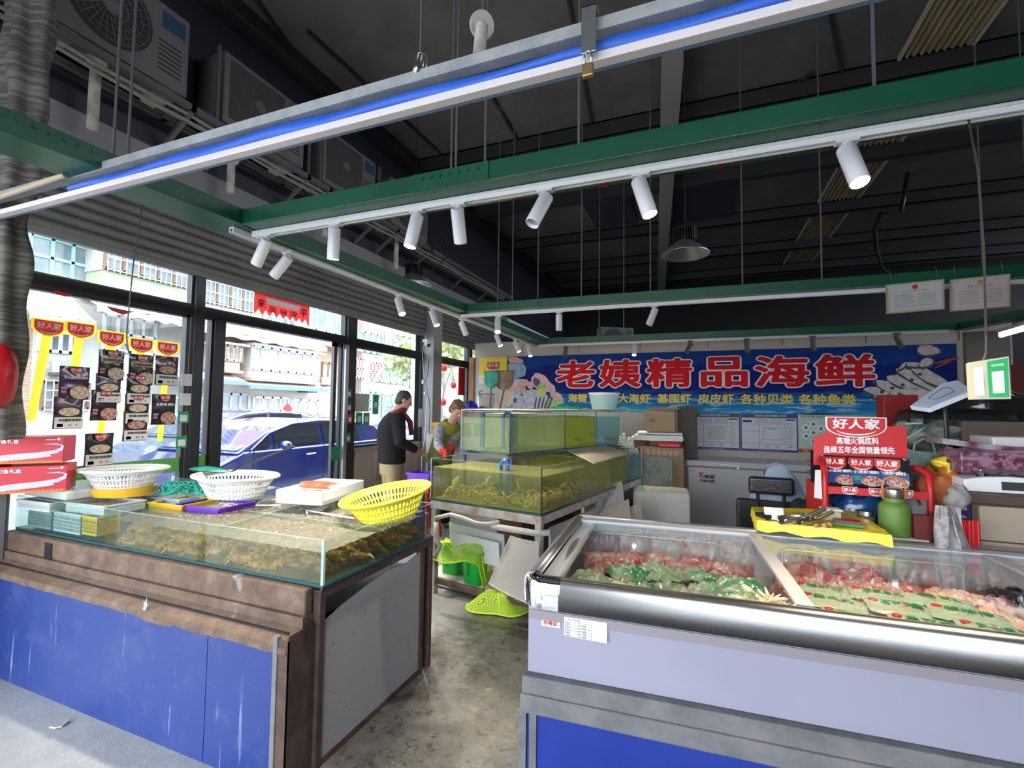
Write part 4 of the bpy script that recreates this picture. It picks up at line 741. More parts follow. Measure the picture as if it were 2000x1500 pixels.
crate('plastic_tray', (-3.22, 1.72, .80), .13, .11, .10, pyl, 'small yellow slotted tray against the front glass beside the white one')
for c_, sx, sy, m, lab, rz, fl in (((-3.72, 2.02, .89), .38, .28, pw, 'pinkish white tray of brown shellfish farthest left in the tank', 4, shr), ((-3.20, 2.14, .895), .30, .22, pbl, 'bluish white framed tray of water beside the yellow based basket', 4, shr2), ((-3.70, 1.72, .905), .30, .20, pw, 'white rimmed tray of shellfish above the grey green tray', 3, shr), ((-3.33, 1.80, .905), .33, .22, pw, 'white tray of small pale shellfish in front of the yellow rimmed tray', 3, shr2), ((-3.02, 2.06, .89), .28, .24, pyl, 'yellow rimmed shallow tray between the white tray and the purple tray', 2, shr2), ((-2.80, 2.10, .885), .36, .26, MT['purple'], 'purple rimmed shallow tray of water in the near tank', 3, shr2)):
    crate('plastic_tray', c_, sx, sy, .05, m, lab, rz, fill=fl)
tag(B().lathe([(0, 0), (.035, 0), (.035, .09), (.02, .115), (0, .118)], P(262, 1045, 'Y', 1.78)-Vector((0, 0, .05)), 20).build('blue_capped_bottle', MT['bluecap'], smooth=2), 'dark blue rounded plastic cap standing in the tank left of the crabs', 'bottle')
tag(B().bb((-1.60, 2.44, .78), (-1.54, 2.50, .93)).build('blue_filter', MT['bluecap'], bevel=.004), 'blue filter block in the back right corner of the near tank', 'filter')
# oval baskets
def basket(c, rx, ry, h, m, label, R=None, base=None, name='oval_basket'):
    t = T(name, label, 'basket', c, 0, None, R); n = 120; b = B()
    rows = [(.64, 0), (.66, .10), (.70, .20), (.715, .28), (.78, .50), (.80, .57), (.875, .78), (.90, .84), (.985, 1.0)]; sl = {2, 4, 6}
    V = lambda i, r: ((rx*r[0])*math.cos(2*PI*i/n), (ry*r[0])*math.sin(2*PI*i/n), h*r[1]); sl = {1, 3, 5}
    vs = [V(i, r) for r in rows for i in range(n)]; fs = []
    for j in range(len(rows)-1):
        for i in range(n):
            if j in sl and i % 2 == 0 : continue
            fs.append((j*n+i, j*n+(i+1) % n, (j+1)*n+(i+1) % n, (j+1)*n+i))
    b.add(vs, fs); o = b.build('wall', m, t, smooth=True); md = o.modifiers.new('thick', 'SOLIDIFY'); md.thickness = .003
    b = B()
    for j in range(4):
        r0, r1 = .64*j/4, .64*(j+1)/4
        for i in range(n):
            if i % 3 == 0 and j not in (0,): continue
            b.quad(*[(rx*r*math.cos(2*PI*q/n), ry*r*math.sin(2*PI*q/n), .0) for r, q in ((r0, i), (r1, i), (r1, i+1), (r0, i+1))])
    o = b.build('base', m, t); md = o.modifiers.new('thick', 'SOLIDIFY'); md.thickness = .003
    b = B(); b.tube([(rx*1.0*math.cos(2*PI*i/72), ry*1.0*math.sin(2*PI*i/72), h+.0) for i in range(72)], .009, 8, closed=True); b.build('rim', m, t, smooth=True)
    if base: b = B(); b.lathe([(.66, -.045), (.70, -.045), (.76, .004), (.72, .004)], (0, 0, 0), 60, 0, None, rx, ry); b.build('lower_tray', base, t, smooth=2)
    return t
wb = mat('white_basket_plastic', (.74, .73, .71), .4, alpha=.96)
basket((-3.40, 1.93, 1.018), .275, .20, .115, wb, 'white oval slotted basket on an amber base, left on the near tank', rotm(0, -1.5, 5), mat('amber_plastic', (.75, .42, .02), .3))
basket((-2.68, 2.14, .985), .275, .20, .125, wb, 'white oval slotted basket holding the black handled net', rotm(0, 0, 2))
basket((-1.615, 2.25, .945), .262, .215, .125, MT['yelc'], 'clear yellow oval basket tilted on the right edge of the near tank', rotm(10, -9, 0))
# small hand net lying on the white basket
t = T('hand_net', 'small green hand net with black handle lying on the white basket', 'net', (-2.6, 2.2, 1.12)); a = P(365, 915, 'Y', 2.1); m_ = P(450, 915, 'Y', 2.15); e_ = P(572, 872, 'Y', 2.2)
lp = [P(x, y, 'Y', 2.12) for x, y in ((452, 921), (430, 914), (405, 910), (380, 912), (366, 916), (378, 920), (402, 921), (430, 924))]; B().tube(lp, .003, 6, closed=True).build('hoop', MT['blk'], t, True); B().tube([P(452, 921, 'Y', 2.12), P(500, 900, 'Y', 2.1), P(575, 872, 'Y', 2.05)], [.005, .008, .007], 8).build('handle', MT['blk'], t, True, smooth=True)
tealnet = netmat('teal_netting', (.02, .45, .30), 160, .35, .15); b = B(); c_ = sum(lp, Vector())/8; b.grid(lambda u, v: tuple(lp[int(u*7.99) % 8]*(1-v)+(c_+Vector((0, .0, -.03-.015*math.sin(u*20))))*v), 9, 6); b.build('net_bag', tealnet, t, True)
# tangle of green rope
b = B(); rnd = random.Random(9); ctr = Vector((-3.0, 2.12, .985))
for (cx, cy, r_, nn) in ((-3.14, 2.10, .12, 16), (-2.92, 2.12, .07, 9)):
    for k in range(nn):
        ph = rnd.uniform(0, 6); a1 = rnd.uniform(.6, 1); pts = [Vector((cx+r_*a1*math.cos(q+ph)+.02*math.sin(q*3+k), cy+r_*.8*a1*math.sin(q+ph), .975+.035*(1+math.sin(q*2+k*1.3))*rnd.uniform(.8, 1.0))) for q in [2*PI*i/20*1.2 for i in range(20)]]; b.tube(pts, .0028, 5)
tag(b.build('rope_tangle', MT['teal'], smooth=True), 'tangled teal green netting rope lying between the two white baskets', 'rope')
b = B().bb((-3.3, 2.28, .97), (-2.75, 2.5, .985)); tag(b.build('clear_cover', mat('clear_plastic_lid', (.7, .76, .78), .2, alpha=.5), bevel=.004), 'clear plastic lid lying behind the green rope tangle', 'lid')
# polystyrene box with salmon
t = T('foam_box', 'white foam box with ice lying across the back of the near tank', 'box', (-2.235, 2.40, .968), R_(100)); L, D, H = .48, .31, .082
b = B().bb((-L/2, -D/2, 0), (L/2, D/2, .03)); b.bb((-L/2, -D/2, 0), (L/2, -D/2+.02, H)); b.bb((-L/2, D/2-.02, 0), (L/2, D/2, H)); b.bb((-L/2, -D/2, 0), (-L/2+.02, D/2, H)); b.bb((L/2-.02, -D/2, 0), (L/2, D/2, H)); b.build('box', MT['foam'], t, bevel=.005)
b = B(); b.grid(lambda u, v: (-L/2+.02+u*(L-.04), -D/2+.02+v*(D-.04), H-.012+.006*noise.noise(Vector((u*14, v*9, 2)))), 40, 24); b.build('crushed_ice', mat('greenish_ice', (.62, .68, .50), .3, c2=(.75, .78, .72), sc=20), t, smooth=True)
sal = mat('orange_salmon_flesh', (.62, .07, .02), .4, c2=(.70, .14, .06), sc=26, st=(1, 5, 1), coat=.3)
def fillet(c, L, w_, rz, lab):
    b = B(); b.grid(lambda u, v: ((v-.5)*L, w_*math.cos(2*PI*u)*(math.sin(PI*min(1, v*1.02))**.35)*(1-.35*v)+.01*math.sin(v*4), .012*math.sin(2*PI*u)*(math.sin(PI*min(1, v*1.02))**.5)), 16, 24, closeu=True); o = b.build('salmon_fillet', sal, smooth=True); o.matrix_world = Matrix.Translation(c) @ rotm(0, 0, rz).to_4x4(); return tag(o, lab, 'fish')
q_ = W[t.name] @ Vector((0, 0, .088)); fillet(P(625, 947, 'Z', 1.06), .26, .038, 14, 'long orange salmon fillet on the foam box'); fillet(P(622, 950, 'Z', 1.056)+Vector((.02, -.045, 0)), .2, .03, 22, 'shorter orange salmon fillet in front of the long one')
b = B(); b.tube([P(x, y, 'Z', .925) for x, y in ((548, 987), (500, 987), (508, 980), (545, 974))], .005, 6); tag(b.build('white_frame_bar', MT['white']), 'thin white bent frame lying on the water left of the foam box', 'bar')
b = B(); b.tube([P(x, y, 'Z', .925) for x, y in ((600, 1003), (598, 997), (690, 1012))], .005, 6); tag(b.build('white_frame_bar', MT['white']), 'thin white bar lying on the water between foam box and yellow basket', 'bar')
# gift boxes of fish
def giftbox(z, dx, rz, label, cover):
    t = T('gift_box', label, 'gift box', (-3.685+dx, 1.56, z), R_(rz+50), 'red fish gift boxes'); L, D, H = .43, .20, .15
    B().bb((-L/2, -D/2, 0), (L/2, D/2, H)).build('carton', mat('red_gift_carton', (.50, .012, .03), .4), t, bevel=.002)
    b = B(); y = -D/2-.0015; ft = lambda k, a: [(x, y, zz) for x, zz in a]
    fish = [(-.20, .060), (-.15, .072), (-.05, .082), (.08, .090), (.16, .100), (.20, .118), (.185, .130), (.10, .134), (.17, .138), (.21, .125), (.205, .100), (.17, .082), (.08, .070), (-.05, .060), (-.16, .052)]
    b.add([(x*.86+.035, y, .02+(zz-.05)*1.05) for x, zz in fish], [tuple(range(len(fish)))], 0); b.add([(x*.72+.04, y-.0006, .012+(zz-.05)*.8) for x, zz in fish[:5]+fish[11:]], [tuple(range(9))], 1)
    for i in range(21): b.add([(-L/2+.01+i*.02+.010*math.cos(q), y-.0004, .006+.010*math.sin(q)) for q in [PI*j/6 for j in range(7)]], [tuple(range(7))], 2)
    b.bb((-L/2, y, 0), (L/2, y+.001, .008), 2); b.text('渤海刀鱼礼盒', (-.13, y, .115), (1, 0, 0), (0, 0, 1), .15, .022, 3, .02, .001); b.bb((.135, y-.001, .132), (.18, y, .136), 3); b.bb((.185, y-.001, .130), (.197, y, .142), 3)
    b.build('printed_fish', [mat('silver_fish_print', (.42, .42, .62), .4, c2=(.62, .62, .78), sc=20, st=(1, 1, 9)), mat('silver_fish_print_dark', (.50, .50, .70), .4), mat('orange_wave_print', (.75, .16, .02), .5), MT['inkw']], t); return t
giftbox(1.03, .0, 2, 'red gift box with silver fish picture, lower of the two', 0); giftbox(1.195, -.03, -1, 'red gift box with silver fish picture, upper of the two', 1)
tag(B().bb((-3.90, 1.66, .972), (-3.46, 2.0, 1.025)).build('clear_tub', mat('clear_greenish_tub', (.68, .75, .72), .25, alpha=.7), bevel=.01), 'clear greenish plastic tub under the red gift boxes', 'tub')
# ---- yellow strips of seasoning packets on the glass
XH = XS+.05; zc1 = lambda px, py: P(px, py, 'X', XH)
MT['yelt'] = see_through(mat('yellow_strip_film', (.90, .72, .06), .5), .6)
def logo(b, o, x, y, w_, mi_bg, mi_w, mi_o=None, th=.27):
    "red shield with a smile and three characters; o = centre"
    o, x, y = Vector(o), Vector(x), Vector(y); n_ = x.cross(y)
    sh = lambda s: [(-.5*s, .30*s), (.5*s, .30*s)]+[(.5*s*math.cos(a), .02*s-.34*s*math.sin(a)) for a in [PI*i/12 for i in range(13)]]
    if mi_o is not None: b.add([o+x*u*w_*1.2+y*v*w_*1.2-n_*.0 for u, v in sh(1)], [tuple(range(15))], mi_o)
    b.add([o+x*u*w_+y*v*w_+n_*.0012 for u, v in sh(1)], [tuple(range(15))], mi_bg); b.text('好人家', o-x*w_*.40-y*w_*.06+n_*.0012, x, y, w_*.8, w_*th, mi_w, .03, .0012)
    k = 10; arc = [(.36*math.cos(PI+PI*i/k), -.06-(.17*math.sin(PI*i/k))) for i in range(k+1)]; a2 = [(u*.98, v-.012-.035*math.sin(PI*i/k)) for i, (u, v) in enumerate(arc)]
    b.add([o+x*u*w_+y*v*w_+n_*.0022 for u, v in arc+a2], [(k+1+i, k+2+i, i+1, i) for i in range(k)], mi_w)
MT['packred'] = mat('red_logo', (.55, .02, .02), .35)
kinds = {'k1': ('purple', (.07, .015, .08), '老坛酸菜鱼调料', MT['inkw'], 0), 'k2': ('dark gold', (.035, .02, .02), '金汤酸菜鱼调料', MT['ink'], 1), 'k3': ('black and red', (.02, .015, .02), '水煮鱼调料', MT['inkw'], 0), 'k4': ('red and white', (.10, .02, .02), '麻辣烤鱼调料', MT['ink'], 2), 'k5': ('black and white', (.02, .02, .022), '青花椒水煮鱼调料', MT['ink'], 2), 'k6': ('purple and white', (.07, .03, .06), '老坛酸菜鱼调料', MT['ink'], 2)}
food = mat('printed_fish_dish', (.42, .24, .12), .4, c2=(.72, .66, .52), sc=60); foodr = mat('printed_red_dish', (.35, .07, .04), .4, c2=(.62, .45, .38), sc=60)
def pouch(px, py, wpx, kd, label):
    a = P(px, py, 'X', XH); w_ = abs(P(px+wpx/2, py, 'X', XH).y-P(px-wpx/2, py, 'X', XH).y); h = w_*1.32; col = kinds[kd]; t = T('seasoning_pouch', label, 'pouch', (XH+.012, a.y, a.z-h), 0, 'hanging seasoning pouches'); x, y = Vector((0, 1, 0)), Vector((0, 0, 1))
    sd = len(_pk); _pk.append(1); th = lambda u, v: .010*math.sin(PI*u)**.6*math.sin(PI*min(1, v*1.05))**.6+.0035*noise.noise(Vector((u*5, v*5, sd)))
    b = B(); b.grid(lambda u, v: (th(u, v), (u-.5)*w_*(1-.03*math.sin(PI*v)), v*h), 14, 18); b.grid(lambda u, v: (-th(u, v)*.6, (u-.5)*w_*(1-.03*math.sin(PI*v)), v*h), 14, 18)
    b.build('pouch_body', MT['pm'+kd], t, smooth=True)
    b = B(); X_ = .0155
    def q(u0, v0, u1, v1, mi): b.quad((X_, (u0-.5)*w_, v0*h), (X_, (u1-.5)*w_, v0*h), (X_, (u1-.5)*w_, v1*h), (X_, (u0-.5)*w_, v1*h), mi)
    def disc(u, v, ru, rv, mi, n=20): b.add([(X_+(.0004 if mi == 5 else .0009), (u-.5+ru*math.cos(2*PI*i/n))*w_, (v+rv*math.sin(2*PI*i/n))*h) for i in range(n)], [tuple(range(n))], mi)
    if col[4] == 2:
        q(.02, .02, .98, .36, 3); disc(.5, .53, .45, .17, 5); disc(.5, .53, .36, .13, 4); b.text(col[2], (X_+.0005, (-.36)*w_, .23*h), x, y, .78*w_, .085*h, 6, .015, .001); disc(.55, .12, .08, .035, 4, 10); disc(.75, .12, .06, .03, 4, 10); q(.1, .06, .3, .16, 2)
    else:
        disc(.66, .22, .33, .2, 4); q(.04, .30, .24, .38, 2); q(.04, .20, .22, .27, 2)
        if col[4] == 1: q(.06, .60, .94, .74, 7)
        b.text(col[2], (X_+.0005, -.38*w_, .62*h), x, y, .78*w_, .09*h, 6, .015, .001)
    if col[4] != 2 or kd == 'k5': logo(b, (X_, 0, .87*h), x, y, .42*w_, 1, 0)
    b.build('printed_label', [MT['inkw'], MT['packred'], mat('pink_badge', (.45, .2, .25), .5), MT['paper'], foodr if kd in ('k4', 'k3') else food, MT['blk'], col[3], mat('gold_band', (.62, .55, .28), .5)], t)
    return t
_pk = []
for k_, v_ in kinds.items(): MT['pm'+k_] = mat('glossy_pouch_'+v_[0].replace(' ', '_'), v_[1], .22, coat=.5)
strips = ((95, 640, 60, 822, 'leftmost'), (157, 645, 130, 826, 'second'), (218, 662, 196, 850, 'third'), (276, 675, 246, 810, 'fourth'), (327, 681, 312, 862, 'rightmost'))
for i, (x0, y0, x1, y1, nm) in enumerate(strips):
    a, c_ = P(x0, y0, 'X', XH), P(x1, y1, 'X', XH); t = T('hanging_strip', 'yellow hanging strip with red logo card, %s of five on the window' % nm, 'display strip', (XH, a.y, c_.z), 0, 'yellow display strips'); b = B(); dw = .028; n = (c_-a).normalized()
    b.quad(a+Vector((0, -dw, 0)), a+Vector((0, dw, 0)), c_+Vector((0, dw*.8, 0)), c_+Vector((0, -dw*.8, 0))); b.build('strip', MT['yelt'], t, True)
    b = B(); logo(b, a+Vector((.004, 0, .0)), (0, 1, 0), (0, 0, 1), .155, 0, 1, 2); b.build('logo_card', [see_through(mat('red_logo_film', (.70, .03, .03), .4), .5), MT['inkw'], MT['yelt']], t, True)
for px, py, w_, kd, lab in ((133, 775, 58, 'k6', 'purple and white fish seasoning pouch, lower on the second strip'), (145, 716, 60, 'k1', 'purple fish seasoning pouch, upper on the second strip'), (203, 762, 52, 'k3', 'black and red fish seasoning pouch, lowest cluster on the third strip'), (211, 730, 50, 'k6', 'purple and white pouch in the middle of the third strip'), (217, 684, 51, 'k2', 'dark gold pouch at the top of the third strip'), (193, 846, 56, 'k5', 'black and white pouch hanging lowest of all, above the white basket'), (264, 803, 48, 'k4', 'red and white pouch lowest on the fourth strip'), (267, 770, 48, 'k5', 'black and white pouch, third down on the fourth strip'), (270, 732, 48, 'k5', 'black and white pouch, second down on the fourth strip'), (275, 693, 49, 'k2', 'dark gold pouch at the top of the fourth strip'), (325, 696, 45, 'k4', 'red and white pouch, upper on the rightmost strip'), (319, 770, 47, 'k3', 'black and red fish pouch, lower on the rightmost strip')):
    pouch(px, py, w_, kd, lab)
# plain cards on the black posts
for px, py, c_, lab in ((364, 742, 'paper', 'white card at the top of the near black post'), (362, 780, 'paper', 'white card second down on the near black post'), (358, 815, 'inkg', 'green framed card third down on the near black post'), (354, 863, 'inkg', 'green framed card lowest on the near black post')):
    a = P(px, py, 'X', XS+.062); b = B().bb((a.x, a.y-.045, a.z-.05), (a.x+.003, a.y+.045, a.z+.05)); b.bb((a.x+.003, a.y-.03, a.z-.035), (a.x+.004, a.y+.03, a.z+.02), 1); tag(b.build('payment_card', [MT[c_], MT['paper']]), lab, 'card', 'cards on the black posts')
for px, py, c_, lab in ((682, 768, 'greyd', 'grey card top of the far black post'), (682, 795, 'greyd', 'grey framed card on the far black post above the red one'), (683, 818, 'red', 'red framed card on the far black post'), (680, 855, 'inkg', 'green framed card lowest on the far black post')):
    a = P(px, py, 'X', XS+.062); b = B().bb((a.x, a.y-.04, a.z-.06), (a.x+.003, a.y+.04, a.z+.06)); b.bb((a.x+.003, a.y-.025, a.z-.035), (a.x+.004, a.y+.025, a.z+.02), 1); tag(b.build('payment_card', [MT[c_], MT['paper']]), lab, 'card', 'cards on the black posts')
# ================================================================ TWO TIER GLASS TANKS in the middle
A_ = R_(-10.4); ex = Vector((math.cos(A_), math.sin(A_), 0)); ey = Vector((-math.sin(A_), math.cos(A_), 0)); O2 = Vector((-1.085, 3.34, 0))
def L2(u, v, z): return O2+ex*u+ey*v+Vector((0, 0, z))      # u to the right (negative = left), v away
W2, D2 = 1.06, 2.42
def fbox(b, u0, u1, v0, v1, z0, z1, mi=0): return b.box(L2((u0+u1)/2, (v0+v1)/2, (z0+z1)/2), (u1-u0, v1-v0, z1-z0), mi, A_)
t = T('tank_rack', 'white painted rusty steel rack under the two tier glass tanks', 'rack', L2(-W2/2, D2/2, 0), A_)
for (u, v) in ((-.03, .03), (-W2+.03, .03), (-.03, 1.2), (-.03, D2-.03), (-W2+.03, D2-.03)): b = B(); fbox(b, u-.025, u+.025, v-.025, v+.025, 0, .70); b.build('leg', MT['wrust'] if 'wrust' in MT else MT.setdefault('wrust', mk_rust('chipped_white_steel', (.30, .16, .09), (.52, .50, .46), (.60, .59, .56), .8)), t, True, bevel=.003)
b = B(); fbox(b, -W2, 0, 0, .05, .70, .765); b.build('front_rail', MT['wrust'], t, True, bevel=.003)
b = B(); fbox(b, -.05, 0, .05, D2, .70, .765); b.build('side_rail', MT['wrust'], t, True, bevel=.003)
b = B(); fbox(b, -W2, 0, .03, D2, .755, .768); b.build('top_board', MT['dark'], t, True)
b = B(); fbox(b, -W2+.05, -.05, .02, .05, .08, .12); b.build('low_rail', MT['rust'], t, True, bevel=.003)
b = B(); fbox(b, -.05, -.03, 1.2, D2, .1, .70); b.build('side_board', MT['grey'], t, True)
def wside(m, al=.2):
    q = m.copy(); q.name = m.name+'_side'; [n for n in q.node_tree.nodes if n.type == 'MIX_SHADER'][0].inputs[0].default_value = al; return q
def gtank(name, label, quad_, z0, z1, wz, wmats, divs, base):
    "quad_: footprint FR, FL, BL, BR"
    FR, FL, BL, BR = [Vector((q[0], q[1], 0)) for q in quad_]; c = (FR+FL+BL+BR)/4; t = T(name, label, 'fish tank', (c.x, c.y, z0))
    Z = lambda v, z: Vector((v.x, v.y, z)); b = B(); b.prism([(0, 0)], (0, 0, 0), (1, 0, 0), (0, 1, 0), 0) if False else None
    pts = [FR, BR, BL, FL]; b.add([Z(p, z0) for p in pts]+[Z(p, z0+.012) for p in pts], [(3, 2, 1, 0), (4, 5, 6, 7), (0, 1, 5, 4), (1, 2, 6, 5), (2, 3, 7, 6), (3, 0, 4, 7)]); b.build('bottom_glass', MT['gedge'], t, True)
    for p, q in ((FR, FL), (FR, BR), (BR, BL), (BL, FL)): gp((p.x, p.y), (q.x, q.y), z0+.012, z1, t)
    for p in (FR, FL, BR): b = B(); b.cyl(Z(p, z0+.01), Z(p, z1), .006, 6); b.build('corner_seam', MT['blk'] if p is FR else sil, t, True)
    fr = [0]+divs+[1]
    for i in range(len(fr)-1):
        a0, a1 = fr[i], fr[i+1]; p0, p1 = FR.lerp(BR, a0), FR.lerp(BR, a1); q0, q1 = FL.lerp(BL, a0), FL.lerp(BL, a1); cc = (p0+p1+q0+q1)/4
        s = lambda p: p+(cc-p).normalized()*.016; P4 = [s(p0), s(p1), s(q1), s(q0)]
        b = B(); b.add([Z(p, z0+.014) for p in P4], [(0, 1, 2, 3)]); zt = wz[i]
        for k in range(4): a, d = P4[k], P4[(k+1) % 4]; b.quad(Z(a, z0+.014), Z(d, z0+.014), Z(d, zt), Z(a, zt), 1)
        b.grid(lambda u, v: Z(P4[0].lerp(P4[1], v).lerp(P4[3].lerp(P4[2], v), u), zt+.004*noise.noise(Vector((u*15, v*18, i)))), 60, 60)
        o = b.build('water', [wmats[i], wside(wmats[i], .26)], t, True, smooth=2)
        if i: gp((p0.x, p0.y), (q0.x, q0.y), z0+.012, z1-.02, t, 'divider')
        if i: b = B(); b.cyl(Z(p0, z0+.01), Z(p0, z1), .005, 6); b.build('corner_seam', MT['blk'], t, True)
    return t, FR, FL, BL, BR
wy = watermat('yellow_green_water', (.44, .39, .15), .42, .6, 20, (.97, .93, .70)); wg = watermat('pale_green_water', (.52, .54, .34), .42, .5, 20, (.97, .98, .84)); wyy = watermat('bright_yellow_water', (.62, .50, .06), .45, .5, 20, (.95, .88, .4)); wbl = watermat('clear_blue_water', (.34, .50, .58), .28, .4, 20, (.75, .93, 1))
lowq = [L2(0, 0, 0), L2(-W2, 0, 0), L2(-W2, D2, 0), L2(0, D2, 0)]
gtank('lower_glass_tank', 'long lower glass tank of yellow green water on the white rusty rack', lowq, .768, 1.118, [1.045, 1.06, 1.05], [wy, wyy, wbl], [.60, .80], 0)
UQ = [(-1.57, 3.92), (-2.17, 4.15), (-1.5, 6.07), (-.90, 5.84)]
gtank('upper_glass_tank', 'upper glass tank raised above the lower one, holding green and blue water', UQ, 1.135, 1.52, [1.46, 1.47, 1.455], [wg, wyy, wbl], [.42, .72], 0)
b = B(); uf = lambda u, v, z: Vector((*(Vector(UQ[0]).lerp(Vector(UQ[3]), v).lerp(Vector(UQ[1]).lerp(Vector(UQ[2]), v), u)), z))
t = T('upper_rack', 'dark steel supports holding the upper tank above the lower water', 'rack', (-1.5, 5, .78))
for u, v in ((.02, .02), (.98, .02), (.02, .5), (.98, .5), (.02, .98), (.98, .98)): p = uf(u, v, 0); b = B(); b.bb((p.x-.012, p.y-.012, .785), (p.x+.012, p.y+.012, 1.12)); b.build('support', MT['bluecap'], t, True)
b = B(); pp = [uf(0, 0, 1.11), uf(0, 1, 1.11), uf(1, 1, 1.11), uf(1, 0, 1.11)]
for i in range(4): b.bar(pp[i], pp[(i+1) % 4], .03, .025)
b.build('frame', MT['greyd'], t, True)
# blue pipes
def bp(pts, r, lab): tag(B().tube(pts, r, 12).build('water_pipe', MT['bpipe'], smooth=True), lab, 'pipe', 'blue water pipes of the glass tanks')
p = L2(-.42, .20, 0); bp([(p.x, p.y, .79), (p.x, p.y, 1.10), (p.x-.03, p.y, 1.125), (p.x-.06, p.y, 1.10), (p.x-.06, p.y+.01, .80)], .016, 'blue bent pipe with two legs standing in the lower tank')
p = uf(.25, .10, 0); bp([(p.x, p.y, 1.16), (p.x, p.y, 1.48), (p.x-.045, p.y+.01, 1.51), (p.x-.09, p.y+.02, 1.48), (p.x-.09, p.y+.02, 1.16)], .018, 'blue hooked pipe in the upper tank near its front corner')
p = uf(.80, .08, 0); bp([(p.x, p.y, 1.16), (p.x, p.y, 1.50)], .026, 'thick straight blue pipe at the left of the upper tank')
p = uf(.3, .36, 0); b = B(); b.tube([(p.x, p.y, 1.05), (p.x, p.y, 1.12)], .014, 10); tag(b.build('water_pipe', MT['bpipe']), 'short blue pipe stub dropping into the lower tank under the upper one', 'pipe', 'blue water pipes of the glass tanks')
b = B()
for i in range(40): q = L2(-.68+random.gauss(0, .03+.0004*i), .28+random.gauss(0, .03), .84+.2*i/40); b.sph(q, random.uniform(.004, .011), 6)
tag(b.build('air_bubbles', mat('white_bubbles', (.8, .85, .75), .2, alpha=.5), smooth=True), 'column of white air bubbles rising in the lower tank', 'bubbles', kind='stuff')
# prawns on the bottom, fish
prm = mat('tan_prawn', (.36, .24, .09), .4, c2=(.55, .42, .22), sc=30)
def prawn(seed):
    r = random.Random(seed); b = B(); k = r.uniform(.5, 1.3); pts = [Vector((.05*math.cos(k*(i/7-.5)*2)-.05, .065*(i/7-.5)*2, .008*math.sin(i))) for i in range(8)]; b.tube(pts, [.004, .008, .0105, .011, .010, .008, .006, .003], 8)
    b.add([pts[0]+Vector(q) for q in ((0, 0, 0), (.012, -.022, 0), (0, -.026, .004), (-.012, -.022, 0))], [(0, 1, 2, 3)])
    for i in range(2, 7):
        for s in (-1, 1): b.tube([pts[i], pts[i]+Vector((-.012, s*.004, -.014))], [.002, .001], 4)
    for s in (-1, 1): b.tube([pts[7], pts[7]+Vector((s*.02, .05, .012)), pts[7]+Vector((s*.05, .06, .0))], [.0012, .0010, .0006], 4)
    return b.build('prawn', prm, smooth=True)
pm = [prawn(i) for i in range(3)]; first = [True]*3; rnd = random.Random(11)
for k in range(190):
    if k < 90: u, v = -W2+.09+(W2-.18)*rnd.random(), .085+abs(rnd.gauss(0, .10))
    else: u, v = -.09-abs(rnd.gauss(0, .08)), .1+1.25*rnd.random()
    put(pm, first, k % 3, L2(u, v, .80+abs(rnd.gauss(0, .028))), rotm(rnd.uniform(-60, 60), rnd.uniform(-60, 60), rnd.uniform(0, 360)), 'tan prawn heaped on the bottom of the lower tank', 'prawn', 'prawns in the lower tank', rnd.uniform(.55, .85))
fm = mat('dark_silver_fish', (.20, .23, .22), .3, c2=(.40, .44, .42), sc=9)
def fish(loc, L, rz, label, pitch=0, m=fm):
    t = T('live_fish', label, 'fish', loc, 0, None, rotm(0, pitch, rz)); b = B(); b.grid(lambda u, v: ((v-.5)*L, .10*L*math.sin(PI*min(1, v*1.04+.02))**.7*math.cos(2*PI*u)*(1-.5*v), .17*L*math.sin(PI*min(1, v*1.04+.02))**.8*math.sin(2*PI*u)*(1-.45*v)), 16, 16, closeu=True); b.build('body', m, t, smooth=True)
    B().add([(.44*L, 0, 0), (.60*L, 0, .12*L), (.56*L, .004, 0), (.60*L, 0, -.12*L)], [(0, 1, 2), (0, 2, 3)]).build('tail_fin', m, t); B().add([(-.15*L, 0, .14*L), (.1*L, 0, .22*L), (.2*L, 0, .10*L)], [(0, 1, 2)]).build('dorsal_fin', m, t); return t
fish(L2(-.10, 2.12, .90), .24, 70, 'grey fish low in the blue water at the far end of the lower tank', 20); fish(L2(-.12, 2.25, .99), .20, 40, 'grey fish higher in the blue water of the lower tank', -35); fish(L2(-.2, 2.0, 1.0), .18, 110, 'pale grey fish behind the red capped filter', 10, mat('pale_fish', (.5, .52, .5), .3)); fish(uf(.3, .85, 1.24), .22, 60, 'pale fish low in the blue water of the upper tank', 15, mat('white_fish', (.62, .66, .64), .3))
fish(L2(-.9, .12, .90), .22, 150, 'long slim pale fish swimming up in the left of the lower tank', 45, mat('slim_fish', (.5, .47, .3), .3)); fish(uf(.15, .62, 1.22), .18, 60, 'pale fish in the yellow water of the upper tank', 5, mat('pale_fish_yellow_cast', (.55, .52, .35), .3))  # second fish has the yellow light of its water put into its colour
t = T('filter_pump', 'dark filter pump with red cap in the blue end of the lower tank', 'pump', L2(-.06, 2.02, .79)); p = L2(-.06, 2.02, 0); B().cyl((p.x, p.y, .79), (p.x, p.y, 1.0), .025, 16).build('body', MT['blk'], t, True); B().cyl((p.x, p.y, 1.0), (p.x, p.y, 1.05), .028, 16).build('cap', MT['red'], t, True)
